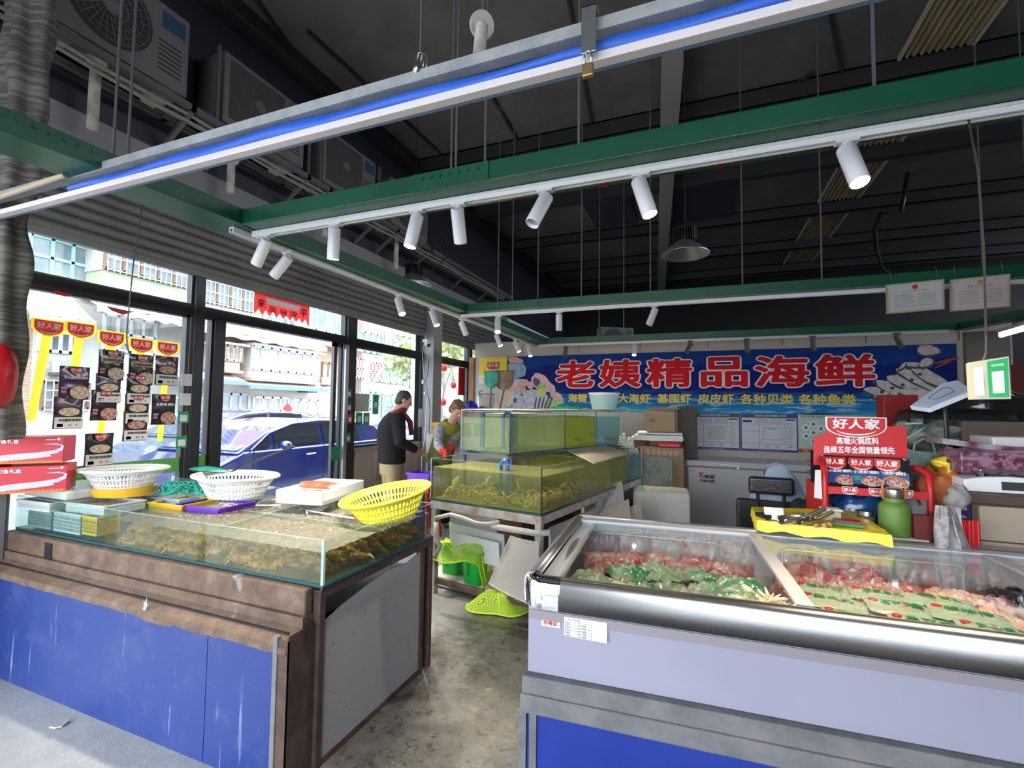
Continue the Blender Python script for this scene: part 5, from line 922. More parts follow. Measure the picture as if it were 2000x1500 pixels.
# flat cardboard bridging the tanks
def sheet(pts, th, m, name, label, cat, wob=.006, grp=None):
    pts = [Vector(p) for p in pts]; b = B(); f = lambda u, v: pts[0].lerp(pts[1], u).lerp(pts[3].lerp(pts[2], u), v); nn = (pts[1]-pts[0]).cross(pts[3]-pts[0]).normalized()
    g = lambda s: (lambda u, v: f(u, v)+nn*(s+wob*noise.noise(Vector((u*3, v*3, pts[0].x*5)))))
    n = 10; A1 = [g(th/2)(i/(n-1), j/(n-1)) for j in range(n) for i in range(n)]; A2 = [g(-th/2)(i/(n-1), j/(n-1)) for j in range(n) for i in range(n)]; fs = []
    for j in range(n-1):
        for i in range(n-1): q = (j*n+i, j*n+i+1, (j+1)*n+i+1, (j+1)*n+i); fs += [q, tuple(x+n*n for x in q)[::-1]]
    ring = list(range(n))+[j*n+n-1 for j in range(1, n)]+[(n-1)*n+i for i in range(n-2, -1, -1)]+[j*n for j in range(n-2, 0, -1)]
    fs += [(ring[i], ring[(i+1) % len(ring)], ring[(i+1) % len(ring)]+n*n, ring[i]+n*n) for i in range(len(ring))]; b.add(A1+A2, fs); return tag(b.build(name, m), label, cat, grp)
sheet([P(x, y, 'Z', 1.135) for x, y in ((1108, 880), (1160, 905), (1232, 885), (1175, 868))], .006, MT['cardp'], 'cardboard_sheet', 'flat pale cardboard sheet lying across the lower tank', 'cardboard')
sheet([uf(-.04, .0, 1.535), uf(1.02, .0, 1.53), uf(1.02, 1.0, 1.545), uf(-.06, 1.04, 1.53)], .008, MT['cardp'], 'cardboard_cover', 'cardboard cover lying on top of the upper tank', 'cardboard', .012)
tag(B().bar(uf(.3, 1.0, 1.545), uf(-.25, 1.02, 1.545), .008, .005).build('thin_stick', MT['pvc']), 'thin pale stick jutting out from the top of the upper tank', 'stick')
# things on the upper tank
def heap(c, r, m, name, label, cat, nzf=.5, seed=0, n=28, net=False, smooth=True):
    b = B(); b.grid(lambda u, v: (c[0]+r[0]*math.cos(2*PI*u)*math.cos(PI/2*v)**.7*(1+.25*noise.noise(Vector((u*9, v*3, seed)))), c[1]+r[1]*math.sin(2*PI*u)*math.cos(PI/2*v)**.7, c[2]+r[2]*math.sin(PI/2*v)*(1+nzf*noise.noise(Vector((math.cos(2*PI*u)*2, math.sin(2*PI*u)*2, seed+v*2))))), n, 16, closeu=True)
    return tag(b.build(name, m, smooth=smooth), label, cat)
a = P(1108, 804, 'Y', 4.9); heap((a.x, 4.9, 1.545), (.14, .10, .05), tealnet, 'folded_net', 'teal fishing net folded on the cardboard of the upper tank', 'net')
a = P(1180, 800, 'Y', 5.5)
t = T('plastic_tub', 'white round tub wrapped in net on the upper tank', 'tub', (a.x, 5.5, 1.548)); B().lathe([(0, 0), (.13, 0), (.165, .17), (.178, .172), (.178, .19), (.165, .19), (.155, .17), (.12, .01), (0, .01)], (0, 0, 0), 40).build('tub', MT['white'], t, smooth=2)
B().lathe([(.134, .0), (.16, .10), (.171, .16)], (0, 0, 0), 40).build('net_wrap', netmat('pale_teal_netting', (.45, .72, .62), 110, .4, 0), t)
a = P(1150, 803, 'Y', 5.2); tag(B().tube([P(1128, 802, 'Y', 5.2), P(1143, 799, 'Y', 5.2), P(1160, 803, 'Y', 5.2)], .012, 8).build('brush', mat('straw_brush', (.6, .5, .3), .8), smooth=True), 'small straw brush on the cardboard beside the white tub', 'brush')
for k, (x0, x1, y, Y_) in enumerate(((975, 1060, 805, 4.4), (1000, 1048, 803, 4.7), (1062, 1082, 806, 4.5))):
    tag(B().bar(P(x0, y-6+k*2, 'Y', Y_), P(x1, y, 'Y', Y_), .02, .006).build('wood_strip', mat('splintered_wood', (.42, .30, .18), .8)), 'thin splintered wood strip lying on the upper tank cover', 'wood strip', 'wood strips on the upper tank')
# landing nets leaning up behind the upper tank
def lnet(px, py, w_, h_, Y_, m, hm, hx, hy, label, frame=None):
    c = P(px, py, 'Y', Y_); s = Y_/930*1.06; t = T('landing_net', label, 'net', (c.x, Y_, 1.53), 0, None); b = B()
    b.grid(lambda u, v: (c.x+w_/2*s*math.cos(2*PI*u)*(1-.08*v-.55*v**5+.08*noise.noise(Vector((math.cos(2*PI*u)*3, math.sin(2*PI*u)*3, v*3+px)))), Y_+.10*math.sin(2*PI*u)*(1-.3*v), c.z+h_/2*s-v*h_*s+.035*(1-v)*noise.noise(Vector((u*9, v*4, px)))), 32, 14, closeu=True); b.build('net_bag', m, t, True, smooth=True)
    b = B(); b.tube([(c.x+w_/2*s*math.cos(2*PI*i/24), Y_+.10*math.sin(2*PI*i/24), c.z+h_/2*s) for i in range(24)], .005, 6, closed=True); b.build('hoop', frame or MT['blk'], t, True)
    q = P(hx, hy, 'Y', Y_-.05); B().tube([(c.x, Y_, c.z-h_/2*s), (q.x, q.y, q.z)], .011, 8).build('handle', hm, t, True)
solid = lambda nm, c: mat(nm, c, .6, c2=tuple(x*.6 for x in c), sc=9, alpha=.92)
lnet(960, 742, 30, 32, 5.9, solid('teal_net_bag', (.03, .38, .28)), MT['greyd'], 957, 802, 'teal landing net standing upright under the yellow poster'); lnet(985, 743, 42, 36, 6.0, solid('brown_net_bag', (.20, .14, .10)), mat('dark_wood_handle', (.08, .045, .03), .6), 975, 803, 'brown landing net on a dark wooden handle beside the teal one')
lnet(986, 776, 38, 38, 6.3, mat('clear_net_bag', (.5, .47, .42), .5, alpha=.6), MT['pvc'], 986, 804, 'clear bag net with an orange rim behind the brown net', mat('orange_rim', (.75, .45, .12), .5)); lnet(950, 786, 34, 34, 6.3, mat('clear_bag_net', (.55, .50, .46), .5, alpha=.65), MT['pvc'], 950, 804, 'clear bag net without coloured rim behind the teal net')
t = T('spray_bottle', 'slim grey metal canister standing left of the landing nets', 'canister', P(936, 803, 'Y', 5.9)); p = P(936, 803, 'Y', 5.9); B().lathe([(0, 0), (.032, 0), (.034, .20), (.02, .23), (0, .23)], p, 20).build('body', MT['alum'], t, True, smooth=2); B().tube([p+Vector((0, 0, .23)), p+Vector((0, 0, .27)), p+Vector((.05, 0, .28))], .006, 8).build('nozzle', MT['blk'], t, True)
heap(P(920, 802, 'Y', 5.6), (.10, .07, .10), mat('blue_crumpled_bag', (.02, .03, .35), .3), 'crumpled_bag', 'crumpled dark blue bag at the top left of the upper tank', 'bag', .9, 4); heap(P(944, 803, 'Y', 5.5), (.07, .06, .05), mat('dark_grey_cloth', (.08, .08, .1), .6), 'crumpled_cloth', 'dark grey crumpled cloth beside the blue bag on the upper tank', 'cloth', .9, 6)
# ================================================================ UNDER AND IN FRONT OF THE MIDDLE TANKS
gb = mat('bright_green_plastic', (.01, .52, .06), .35)
def bin_(px, py, lab, rz):
    p = P(px, py, 'Z', .10); t = T('green_basket_bin', lab, 'bin', (p.x, p.y, .10), R_(rz)); b = B(); w_, d_, h = .085, .07, .26
    def ring(k, z): return [(w_*k*(math.copysign(abs(math.cos(a))**.4, math.cos(a))), d_*k*(math.copysign(abs(math.sin(a))**.4, math.sin(a))), z) for a in [2*PI*i/28 for i in range(28)]]
    rows = [ring(.92, 0), ring(.98, .01), ring(1.08, h-.02), ring(1.16, h-.02), ring(1.16, h), ring(1.05, h), ring(.95, .02)]; b.add([v for r in rows for v in r], [(j*28+i, j*28+(i+1) % 28, (j+1)*28+(i+1) % 28, (j+1)*28+i) for j in range(6) for i in range(28)]+[tuple(range(28))[::-1], tuple(range(168, 196))]); b.build('bin', gb, t, smooth=2, bevel=0)
    B().tube([(-.02, -d_*1.08, .17), (-.02, -d_*1.2, .15), (-.02, -d_*1.2, .09), (-.02, -d_*1.02, .07)], .007, 8).build('handle', gb, t, smooth=True)
bin_(885, 1118, 'bright green plastic bin, left of the two under the draped net', -8); bin_(928, 1137, 'bright green plastic bin, right of the two under the draped net', -12)
lime = netmat('lime_netting', (.55, .85, .05), 330, .34, 0); limes = mat('lime_net_seam', (.62, .88, .03), .5)
def drape(name, f, nu, nv, label, seams):
    t = T(name, label, 'net', f(.5, .5)); b = B(); b.grid(f, nu, nv); o = b.build('netting', lime, t, True, smooth=True)
    for s in seams: B().tube([f(*q) for q in s], .0045, 6).build('seam', limes, t, True, smooth=True)
c0 = P(905, 1065, 'Z', .36)
def f1(u, v):
    x = c0.x-.17+.50*u; dy = (v-.5)*.34; e = max(0, abs(dy)-.085); z = .402-e*1.3-.02*math.sin(u*7)+.014*noise.noise(Vector((u*6, v*6, 3))); 
    if u > .82: z -= (u-.82)*1.4; x -= (u-.82)*.25
    return (x, c0.y-.07+dy*(1-.5*max(0, u-.7)/.3), z)
drape('draped_lime_net', f1, 44, 24, 'lime green net draped over the two green bins', [[(i/12, .25+.1*math.sin(i)) for i in range(13)], [(i/12, 0) for i in range(13)], [(i/12, .7-.15*math.sin(i*.8)) for i in range(13)], [(.5+.02*math.sin(i), i/8) for i in range(9)]])
c1 = P(965, 1185, 'Z', .02)
def f2(u, v):
    a = 2*PI*u; r = 1-(1-v)**2; rx, ry = .24+.03*math.sin(a*2), .16+.04*math.cos(a*3+1)
    return (c1.x+.02+rx*math.cos(a)*v, c1.y+.02+ry*math.sin(a)*v, .006+.13*max(0, 1-v*v)*(1+.35*noise.noise(Vector((math.cos(a)*v*2, math.sin(a)*v*2, 5)))))
t = drape('lime_net_bag', f2, 48, 20, 'lime green net bag lying crumpled on the wet floor', [[(i/24, .98) for i in range(25)], [(.08+.06*math.sin(i*.5), 1-i/8*.95) for i in range(9)], [(.55+.05*math.sin(i*.9), 1-i/8*.95) for i in range(9)], [(.8, 1-i/8*.9) for i in range(9)]])
tag(B().cyl(P(1014, 1182, 'Z', .03), P(1030, 1182, 'Z', .03), .017, 16, cap=False).build('pipe_stub', mat('pale_pipe', (.5, .48, .44), .5)), 'short end of pale pipe beside the lime net bag on the floor', 'pipe')
# mesh board leaning against the rack
meshb = netmat('grey_wire_mesh', (.50, .47, .42), 150, .45, 0)
a = [P(998, 1046, 'Y', 3.30), P(1053, 1058, 'Y', 3.22), P(1048, 1185, 'Y', 3.10), P(955, 1140, 'Y', 3.18)]
t = T('mesh_board', 'grey wire mesh board leaning on the rack leg', 'board', a[3]); b = B(); g_ = lambda u, v: a[0].lerp(a[1], u).lerp(a[3].lerp(a[2], u), v)+Vector((0, -.02*math.sin(PI*u), 0)); b.grid(g_, 14, 14); b.build('mesh', meshb, t, True)
B().tube([g_(0, i/8) for i in range(9)]+[g_(i/8, 1) for i in range(9)], .006, 6).build('frame_wire', MT['pvc'], t, True)
sheet([P(998, 1058, 'Y', 3.42), P(1050, 1065, 'Y', 3.38), P(1046, 1190, 'Y', 3.25), P(965, 1140, 'Y', 3.28)], .01, mat('beige_plastic_board', (.30, .27, .22), .5, c2=(.22, .20, .16), sc=4), 'beige_board', 'beige plastic board behind the wire mesh under the tanks', 'board')
for k, (p_, q_, yy) in enumerate((((878, 1020), (985, 1052), 3.75), ((882, 1038), (975, 1068), 3.65))):
    sheet([P(p_[0], p_[1], 'Y', yy), P(q_[0], q_[1]-8, 'Y', yy), P(q_[0]+2, q_[1]+40, 'Y', yy-.03), P(p_[0]+3, p_[1]+45, 'Y', yy-.03)], .02, MT['foam'] if k else mat('pale_greenish_foam', (.62, .68, .62), .7), 'foam_slab', 'pale foam lid standing under the tanks, %s of the two' % ('front' if k else 'rear'), 'foam lid')
b = B(); b.tube([P(x, y, 'Y', 3.28) for x, y in ((850, 1012), (880, 1005), (905, 1012), (930, 1022), (950, 1024), (975, 1020))], .016, 10); tag(b.build('drain_hose', MT['pvc'], smooth=True), 'pale hose running along under the front rail of the white rack', 'hose')
b = B(); b.tube([P(x, y, 'Y', 3.36) for x, y in ((960, 1028), (1000, 1034), (1050, 1042), (1075, 1040))], .024, 12); tag(b.build('drain_pipe', MT['pvc'], smooth=True), 'white drain pipe under the front corner of the rack', 'pipe')
b = B(); b.tube([P(x, y, 'Y', 3.26) for x, y in ((852, 1020), (852, 1055), (860, 1065), (848, 1090))], .018, 8); tag(b.build('hanging_rag', MT['pvc'], smooth=True), 'pale rag hanging beside the left leg of the rack', 'rag')
b = B(); b.tube([P(x, y, 'Z', .05) for x, y in ((850, 1128), (880, 1142), (950, 1165), (985, 1175))], .022, 10); tag(b.build('floor_pipe', MT['galv'], smooth=True), 'rusty grey pipe lying on the floor before the green bins', 'pipe')
p = P(905, 1150, 'Z', .02); tag(B().box((p.x, p.y+.12, .055), (.75, .34, .09), 0, R_(-9)).build('floor_tray', MT['foamd'], bevel=.01), 'dirty white low tray on the floor holding the green bins', 'tray')
b = B(); fbox(b, -W2+.08, -.1, .9, .95, .05, .65); tag(b.build('backing_board', mat('dark_red_brown_board', (.10, .03, .025), .7)), 'dark red brown board standing behind the bins under the tanks', 'board')
b = B(); fbox(b, -.5, -.12, .55, .85, .12, .60); tag(b.build('black_crate', MT['blk'], bevel=.01), 'black crate stored under the tanks behind the mesh board', 'crate')
t = T('printed_carton', 'grey carton with black characters beside the right leg of the rack', 'carton', L2(.03, .35, 0)); b = B(); fbox(b, .0, .02, .12, 1.1, .25, .66); b.build('carton', mat('grey_carton', (.42, .41, .40), .7), t, True)
b = B(); b.text('海鲜水产', L2(.021, .15, .45), ey, (0, 0, 1), .30, .09, 0, .03); b.text('冷冻食品', L2(.021, 1.75, .5), ey, (0, 0, 1), .25, .08, 0, .03); b.build('lettering', MT['ink'], t, True)
# boards, foam box, cartons in front of the far end
sheet([P(1141, 970, 'Y', 4.6), P(1214, 940, 'Y', 5.0), P(1222, 1010, 'Y', 4.8), P(1142, 1015, 'Y', 4.4)], .02, mat('pale_foam_board', (.52, .47, .42), .8), 'foam_board', 'pale rectangular board leaning against the far side of the tank rack', 'board')
sheet([P(1170, 1005, 'Y', 4.3), P(1228, 975, 'Y', 4.5), P(1235, 1030, 'Y', 4.3), P(1165, 1030, 'Y', 4.1)], .012, MT['cardp'], 'cardboard_flap', 'brownish cardboard piece leaning before the pale board', 'cardboard'); sheet([P(1230, 990, 'Y', 4.5), P(1250, 982, 'Y', 4.6), P(1256, 1030, 'Y', 4.5), P(1232, 1030, 'Y', 4.4)], .012, MT['cardp'], 'cardboard_flap', 'narrow cardboard piece standing beside the dirty foam box', 'cardboard')
t = T('foam_box', 'large dirty white foam box standing in front of the leaning slab', 'box', (-.40, 5.35, 0), R_(4)); B().bb((-.27, -.2, .0), (.27, .2, .38)).build('lower_box', MT['foamd'], t, bevel=.02); B().bb((-.28, -.21, .385), (.28, .21, .71)).build('box', MT['foamd'], t, bevel=.035, seg=3)
for k, (u, w_) in enumerate(((-.62, .0), (-.56, .05))): sheet([(-.76+k*.09, 6.0-k*.02, .98-k*.01), (-.42+k*.09, 6.05, .98-k*.01), (-.40+k*.09, 5.95, .2), (-.76+k*.09, 5.9, .2)], .03, mk_stain('mottled_grey_slab%d' % k, (.30, .31, .28), (.10, .11, .09), 9, (.45, .7), .8), 'grey_slab', ('mottled grey slab leaning upright behind the foam box', 'second grey slab just behind the first one')[k], 'slab')
t = T('carton', 'tall tan carton standing left of the white chest freezer', 'carton', (-.48, 6.75, 0)); B().bb((-.75, 6.55, 0), (-.22, 6.95, 1.06)).build('carton', MT['card'], t, True, bevel=.006); b = B()
for i in range(6): b.bb((-.68+i*.07, 6.547, .96), (-.63+i*.07, 6.549, 1.02))
b.build('printed_marks', mat('pale_print', (.45, .40, .32), .7), t, True)
tag(B().bb((-.52, 6.5, 1.06), (-.24, 6.8, 1.13)).build('red_package', MT['red'], bevel=.02), 'flat red package on top of the tall tan carton', 'package')
for k in range(3): tag(B().box((-.55+.01*k, 6.85, 1.165+k*.035 if k else 1.165), (.66-.04*k, .45, .05 if k == 0 else .025), 0, R_(1.5*k)).build('foam_slab', MT['foam'], bevel=.006), 'white foam lid in the stack on the tan carton, %s' % ('bottom and thickest', 'middle one', 'top one')[k], 'foam lid')
t = T('cardboard_box', 'brown cardboard box with open flap on the foam lids', 'carton', (-.52, 6.8, 1.26)); B().bb((-.70, 6.65, 1.26), (-.32, 6.98, 1.52)).build('carton', MT['card'], t, True, bevel=.004); sheet([(-.72, 6.66, 1.53), (-.34, 6.66, 1.53), (-.25, 6.6, 1.58), (-.60, 6.6, 1.58)], .005, MT['card'], 'q', '', ''); q = bpy.data.objects['q']; q.name = 'flap'; del q['label']; del q['category']; q.parent = t; q.location = q.location-t.location
b = B(); b.tube([(-.66, 6.648, 1.40), (-.62, 6.648, 1.42), (-.56, 6.648, 1.405), (-.63, 6.648, 1.39)], .003, 4); b.tube([(-.60, 6.648, 1.40), (-.58, 6.648, 1.45)], .003, 4); b.build('printed_mark', MT['ink'], t, True)
b = B().bb((-.30, 6.9, .9), (-.05, 7.3, 1.60)); tag(b.build('dark_cabinet', mat('dark_brown_cabinet', (.05, .035, .025), .6)), 'dark brown cabinet behind the brown cardboard box against the wall', 'cabinet')
tag(B().bb((-1.35, 7.2, 0), (-.74, 7.6, 1.15)).build('wooden_shelf', mat('brown_shelf', (.16, .10, .06), .6), bevel=.01), 'brown wooden shelf unit behind the far end of the tanks', 'shelf')
for k, (px, py, r) in enumerate(((1222, 862, .10), (1232, 876, .09))): a = P(px, py+4, 'Y', 6.1); heap((a.x, a.y, a.z-.05), (r, r*.8, r*1.1), mat('crumpled_white_bag%d' % k, (.68, .67, .64), .35), 'crumpled_bag', ('crumpled white plastic bag right of the upper tank', 'second crumpled white bag below the first, before the foam lids')[k], 'bag', 1.2, k*3)
a = P(1228, 880, 'Y', 6.1); tag(B().bb((a.x-.15, 5.95, 0), (a.x+.10, 6.3, a.z-.03)).build('bag_stand', MT['greyd']), 'dark grey stand under the crumpled white bags', 'stand')
# purple bin and red stool by the column
p = P(828, 925, 'Y', 4.95); t = T('purple_bin', 'purple plastic bin on the red stool by the grey column', 'bin', (p.x, 4.95, .60)); b = B(); w_, d_ = .15, .13; b.bb((-w_, -d_, 0), (w_, d_, .01)); b.bb((-w_, -d_, 0), (w_, -d_+.01, .17)); b.bb((-w_, d_-.01, 0), (w_, d_, .17)); b.bb((-w_, -d_, 0), (-w_+.01, d_, .17)); b.bb((w_-.01, -d_, 0), (w_, d_, .17)); b.build('bin', MT['purple'], t, bevel=.004); B().bb((-w_-.012, -d_-.012, .15), (w_+.012, -d_, .175)).build('rim', MT['purple'], t)
t = T('plastic_stool', 'red plastic stool under the purple bin', 'stool', (p.x, 4.95, 0)); B().bb((-.16, -.14, .54), (.16, .14, .60)).build('seat', MT['red'], t, bevel=.02)
for sx in (-1, 1):
    for sy in (-1, 1): B().bar((sx*.13, sy*.11, .55), (sx*.16, sy*.14, 0), .04, .02).build('leg', MT['red'], t)

tag(B().bb((-2.92, 5.40, 0), (-2.2, 6.5, 1.485)).build('storage_cupboard', mat('pale_pink_grey_cupboard', (.42, .36, .32), .6), bevel=.01), 'pale cupboard behind the tanks on which the landing nets stand', 'cupboard')
# ================================================================ ISLAND FREEZER on the right
FA = R_(3.8); fx = Vector((math.cos(FA), math.sin(FA), 0)); fy = Vector((-math.sin(FA), math.cos(FA), 0)); OF = Vector((-.546, 1.56, 0)); LEN = 3.3; DEP = .99
def LF(u, v, z): return OF+fx*u+fy*v+Vector((0, 0, z))
def fb(b, u0, u1, v0, v1, z0, z1, mi=0): return b.box(LF((u0+u1)/2, (v0+v1)/2, (z0+z1)/2), (u1-u0, v1-v0, z1-z0), mi, FA)
def fpart(par, u0, u1, v0, v1, z0, z1, nm, m, bv=0): b = B(); fb(b, u0, u1, v0, v1, z0, z1); return b.build(nm, m, par, True, bevel=bv)
t = T('freezer_stand', 'weathered galvanised steel stand with deep blue panels under the display freezer', 'stand', LF(LEN/2, DEP/2, 0), FA)
fpart(t, -.012, LEN, -.035, .03, .612, .668, 'top_angle', MT['galv'], .004); fpart(t, -.02, LEN, -.03, .05, .545, .606, 'lower_angle', MT['galv'], .006); fpart(t, -.02, .02, .0, DEP, .545, .64, 'side_angle', MT['galv'], .004)
fpart(t, .0, .9, -.005, .0, 0, .545, 'front_panel', MT['blue2'] if 'blue2' in MT else MT.setdefault('blue2', mat('deep_blue_paint', (.006, .022, .20), .4, c2=(.010, .03, .24), sc=2))); fpart(t, .904, LEN, -.005, .0, 0, .545, 'front_panel', MT['blue2'])
for u in (-.015, .02): fpart(t, u-.012, u+.012, -.012, .012, 0, .55, 'leg', MT['galv'])
fpart(t, -.005, 0, .02, DEP, 0, .545, 'side_panel', MT['blue2'])
t = T('display_freezer', 'long white display freezer with brushed steel rim and glass lids', 'freezer', LF(LEN/2, DEP/2, .67), FA)
b = B(); fb(b, .0, LEN, -.005, .035, .67, .90); fb(b, 0, LEN, DEP-.04, DEP, .67, .90); fb(b, 0, .04, .035, DEP-.04, .67, .90); fb(b, 0, LEN, 0, DEP, .67, .70); b.build('body', MT['lavf'], t, True)
fpart(t, .002, LEN, -.010, -.004, .845, .875, 'grey_stripe', mat('pinkish_grey_strip', (.24, .215, .235), .4))
# rim profile swept along the front, left and back
prof = [(.030, .975), (.010, .985), (-.006, .9845), (-.018, .978), (-.0235, .968), (-.0275, .935), (-.0245, .886), (.0, .874)]
def sweep(u0, u1, side, nm, m):
    b = B(); f = {'f': lambda s, p: LF(s, p[0], p[1]), 'b': lambda s, p: LF(s, DEP-p[0], p[1]), 'l': lambda s, p: LF(p[0], s, p[1])}[side]
    b.grid(lambda u, v: f(u0+(u1-u0)*u, prof[round(v*7)]), 2, 8); o = b.build(nm, m, t, True, smooth=2); md = o.modifiers.new('thick', 'SOLIDIFY'); md.thickness = .003; return o
stl = mat('brushed_freezer_steel', (.36, .36, .365), .30, 1, bp=.05, bsc=300, st=(1, 1, 40)); sweep(.105, LEN, 'f', 'front_rim', stl); sweep(.0, LEN, 'b', 'back_rim', MT['alum']); sweep(.03, DEP-.02, 'l', 'left_rim', MT['alum'])
b = B()
def cap(u, v):
    p = prof[round(v*7)]; k = 16; s = u*k/(k-6) if False else u
    if s < .5: a = s/.5*PI/2; r = .055-p[0]; return LF(.055-r*math.cos(a), .055-r*math.sin(a), p[1])
    return LF(.055+(s-.5)/.5*.055, p[0], p[1])
b.grid(cap, 25, 8); b.build('chrome_corner', MT['chrome'], t, True, smooth=2)
fpart(t, .03, .10, .03, DEP-.07, .955, .965, 'lid_track', mat('pale_track', (.62, .64, .67), .35)); fpart(t, .0, LEN, .03, .045, .95, .975, 'inner_rim', MT['alum']); fpart(t, .0, LEN, DEP-.09, DEP-.03, .955, .978, 'inner_rim', mat('light_grey_rim', (.55, .57, .60), .35))
b = B(); b.grid(lambda u, v: LF(.072+.022*math.sin(PI*v)*(u-.5), .25+.34*v, .968+.014*math.sin(PI*v)**.6), 5, 20); o = b.build('lid_handle', MT['alum'], t, True, smooth=True); md = o.modifiers.new('t', 'SOLIDIFY'); md.thickness = .006
b = B(); fb(b, .03, LEN-.03, .04, .046, .70, .955); fb(b, .03, LEN-.03, DEP-.075, DEP-.07, .70, .955); fb(b, .03, .036, .04, DEP-.07, .70, .955); fb(b, .03, LEN-.03, .04, DEP-.07, .70, .71); b.build('liner', MT['white'], t, True)
for u0, u1, k in ((.09, .865, 0), (.83, 1.75, 1), (1.70, 2.6, 0)):
    g = fpart(t, u0, u1, .045, DEP-.09, .966+.004*k, .970+.004*k, 'glass_lid', glassmat('lid_glass%d' % (u0*10), (.93, .96, .96)))
    b = B()
    if u0 > .5: fb(b, u0-.02, u0+.028, .045, DEP-.09, .964+.006*k, .975+.006*k)
    if u1 < 1: fb(b, u1-.02, u1, .045, DEP-.09, .962, .970, 0)
    if b.v: q = b.build('lid_frame', MT['palef'] if 'palef' in MT else MT.setdefault('palef', mat('pale_lid_frame', (.42, .42, .44), .4)), t, True, bevel=.002); q.parent = g; 
# labels on the front
def fq2(x0, y0, x1, y1, v=-.0065):
    pl = LF(0, v, 0); def_ = []
    for px, py in ((x0, y0), (x1, y1)):
        d = _f+_r*((px-1000)/F)-_u*((py-750)/F); o = Vector((0, 0, HC)); s = (pl-o).dot(fy)/d.dot(fy); q = o+d*s-OF; def_.append((q.dot(fx), q.z))
    return def_
(u0, z1), (u1, z0) = fq2(1058, 1184, 1094, 1224); b = B(); z1 = .868; z0 = .826; b.quad(LF(u0, -.0075, z0), LF(u1, -.0075, z0), LF(u1, -.0075, (z0+z1)/2), LF(u0, -.0075, (z0+z1)/2), 1); b.add([LF(u0+(u1-u0)*(.5+.5*math.cos(a)*1.0), -.0078, (z0+z1)/2+(z1-z0)*.5*math.sin(a)**.6) for a in [PI*i/14 for i in range(15)]], [tuple(range(15))], 0)
b.text('合格证', LF(u0+.006, -.0080, z0+.006), fx, (0, 0, 1), (u1-u0)*.75, .014, 2, .02, .0005); b.text('QUALITY', LF(u0+.012, -.0082, (z0+z1)/2+.008), fx, (0, 0, 1), (u1-u0)*.6, .006, 1, .0, .0005); b.build('sticker', [mat('orange_red_sticker', (.70, .10, .04), .4), MT['paper'], MT['red']], t, True)
(u0, z1), (u1, z0) = fq2(1103, 1192, 1186, 1238); z1 = .868; z0 = .808; b = B(); b.quad(LF(u0, -.0135, z0), LF(u1, -.0125, z0-.004), LF(u1, -.0125, z1), LF(u0, -.0125, z1), 0)
for i in range(6): zz = z1-.014-.009*i; b.bb((0, 0, 0), (0, 0, 0)) if False else b.quad(LF(u0+.004, -.0140, zz), LF(u0+(u1-u0)*.64, -.0140, zz), LF(u0+(u1-u0)*.64, -.0140, zz+.0008), LF(u0+.004, -.0140, zz+.0008), 1)
for uu in (.004, .045, .33, .5, .64): uu = u0+(u1-u0)*max(uu, .03); b.quad(LF(uu, -.0141, z1-.06), LF(uu+.0008, -.0141, z1-.06), LF(uu+.0008, -.0141, z1-.012), LF(uu, -.0141, z1-.012), 1)
for i, s in enumerate(('型号', '容积', '电压', '重量', '日期')): b.text(s, LF(u0+.009, -.0141, z1-.022-.009*i), fx, (0, 0, 1), .010, .005, 1, 0, .0003); b.text('SC 608', LF(u0+.05, -.0141, z1-.022-.009*i), fx, (0, 0, 1), .018, .004, 1, 0, .0003)
b.text('SD/SC 卧式冷柜', LF(u0+.012, -.0141, z1-.009), fx, (0, 0, 1), .04, .006, 1, 0, .0003)
b.build('spec_label', [MT['paper'], MT['ink']], t, True)
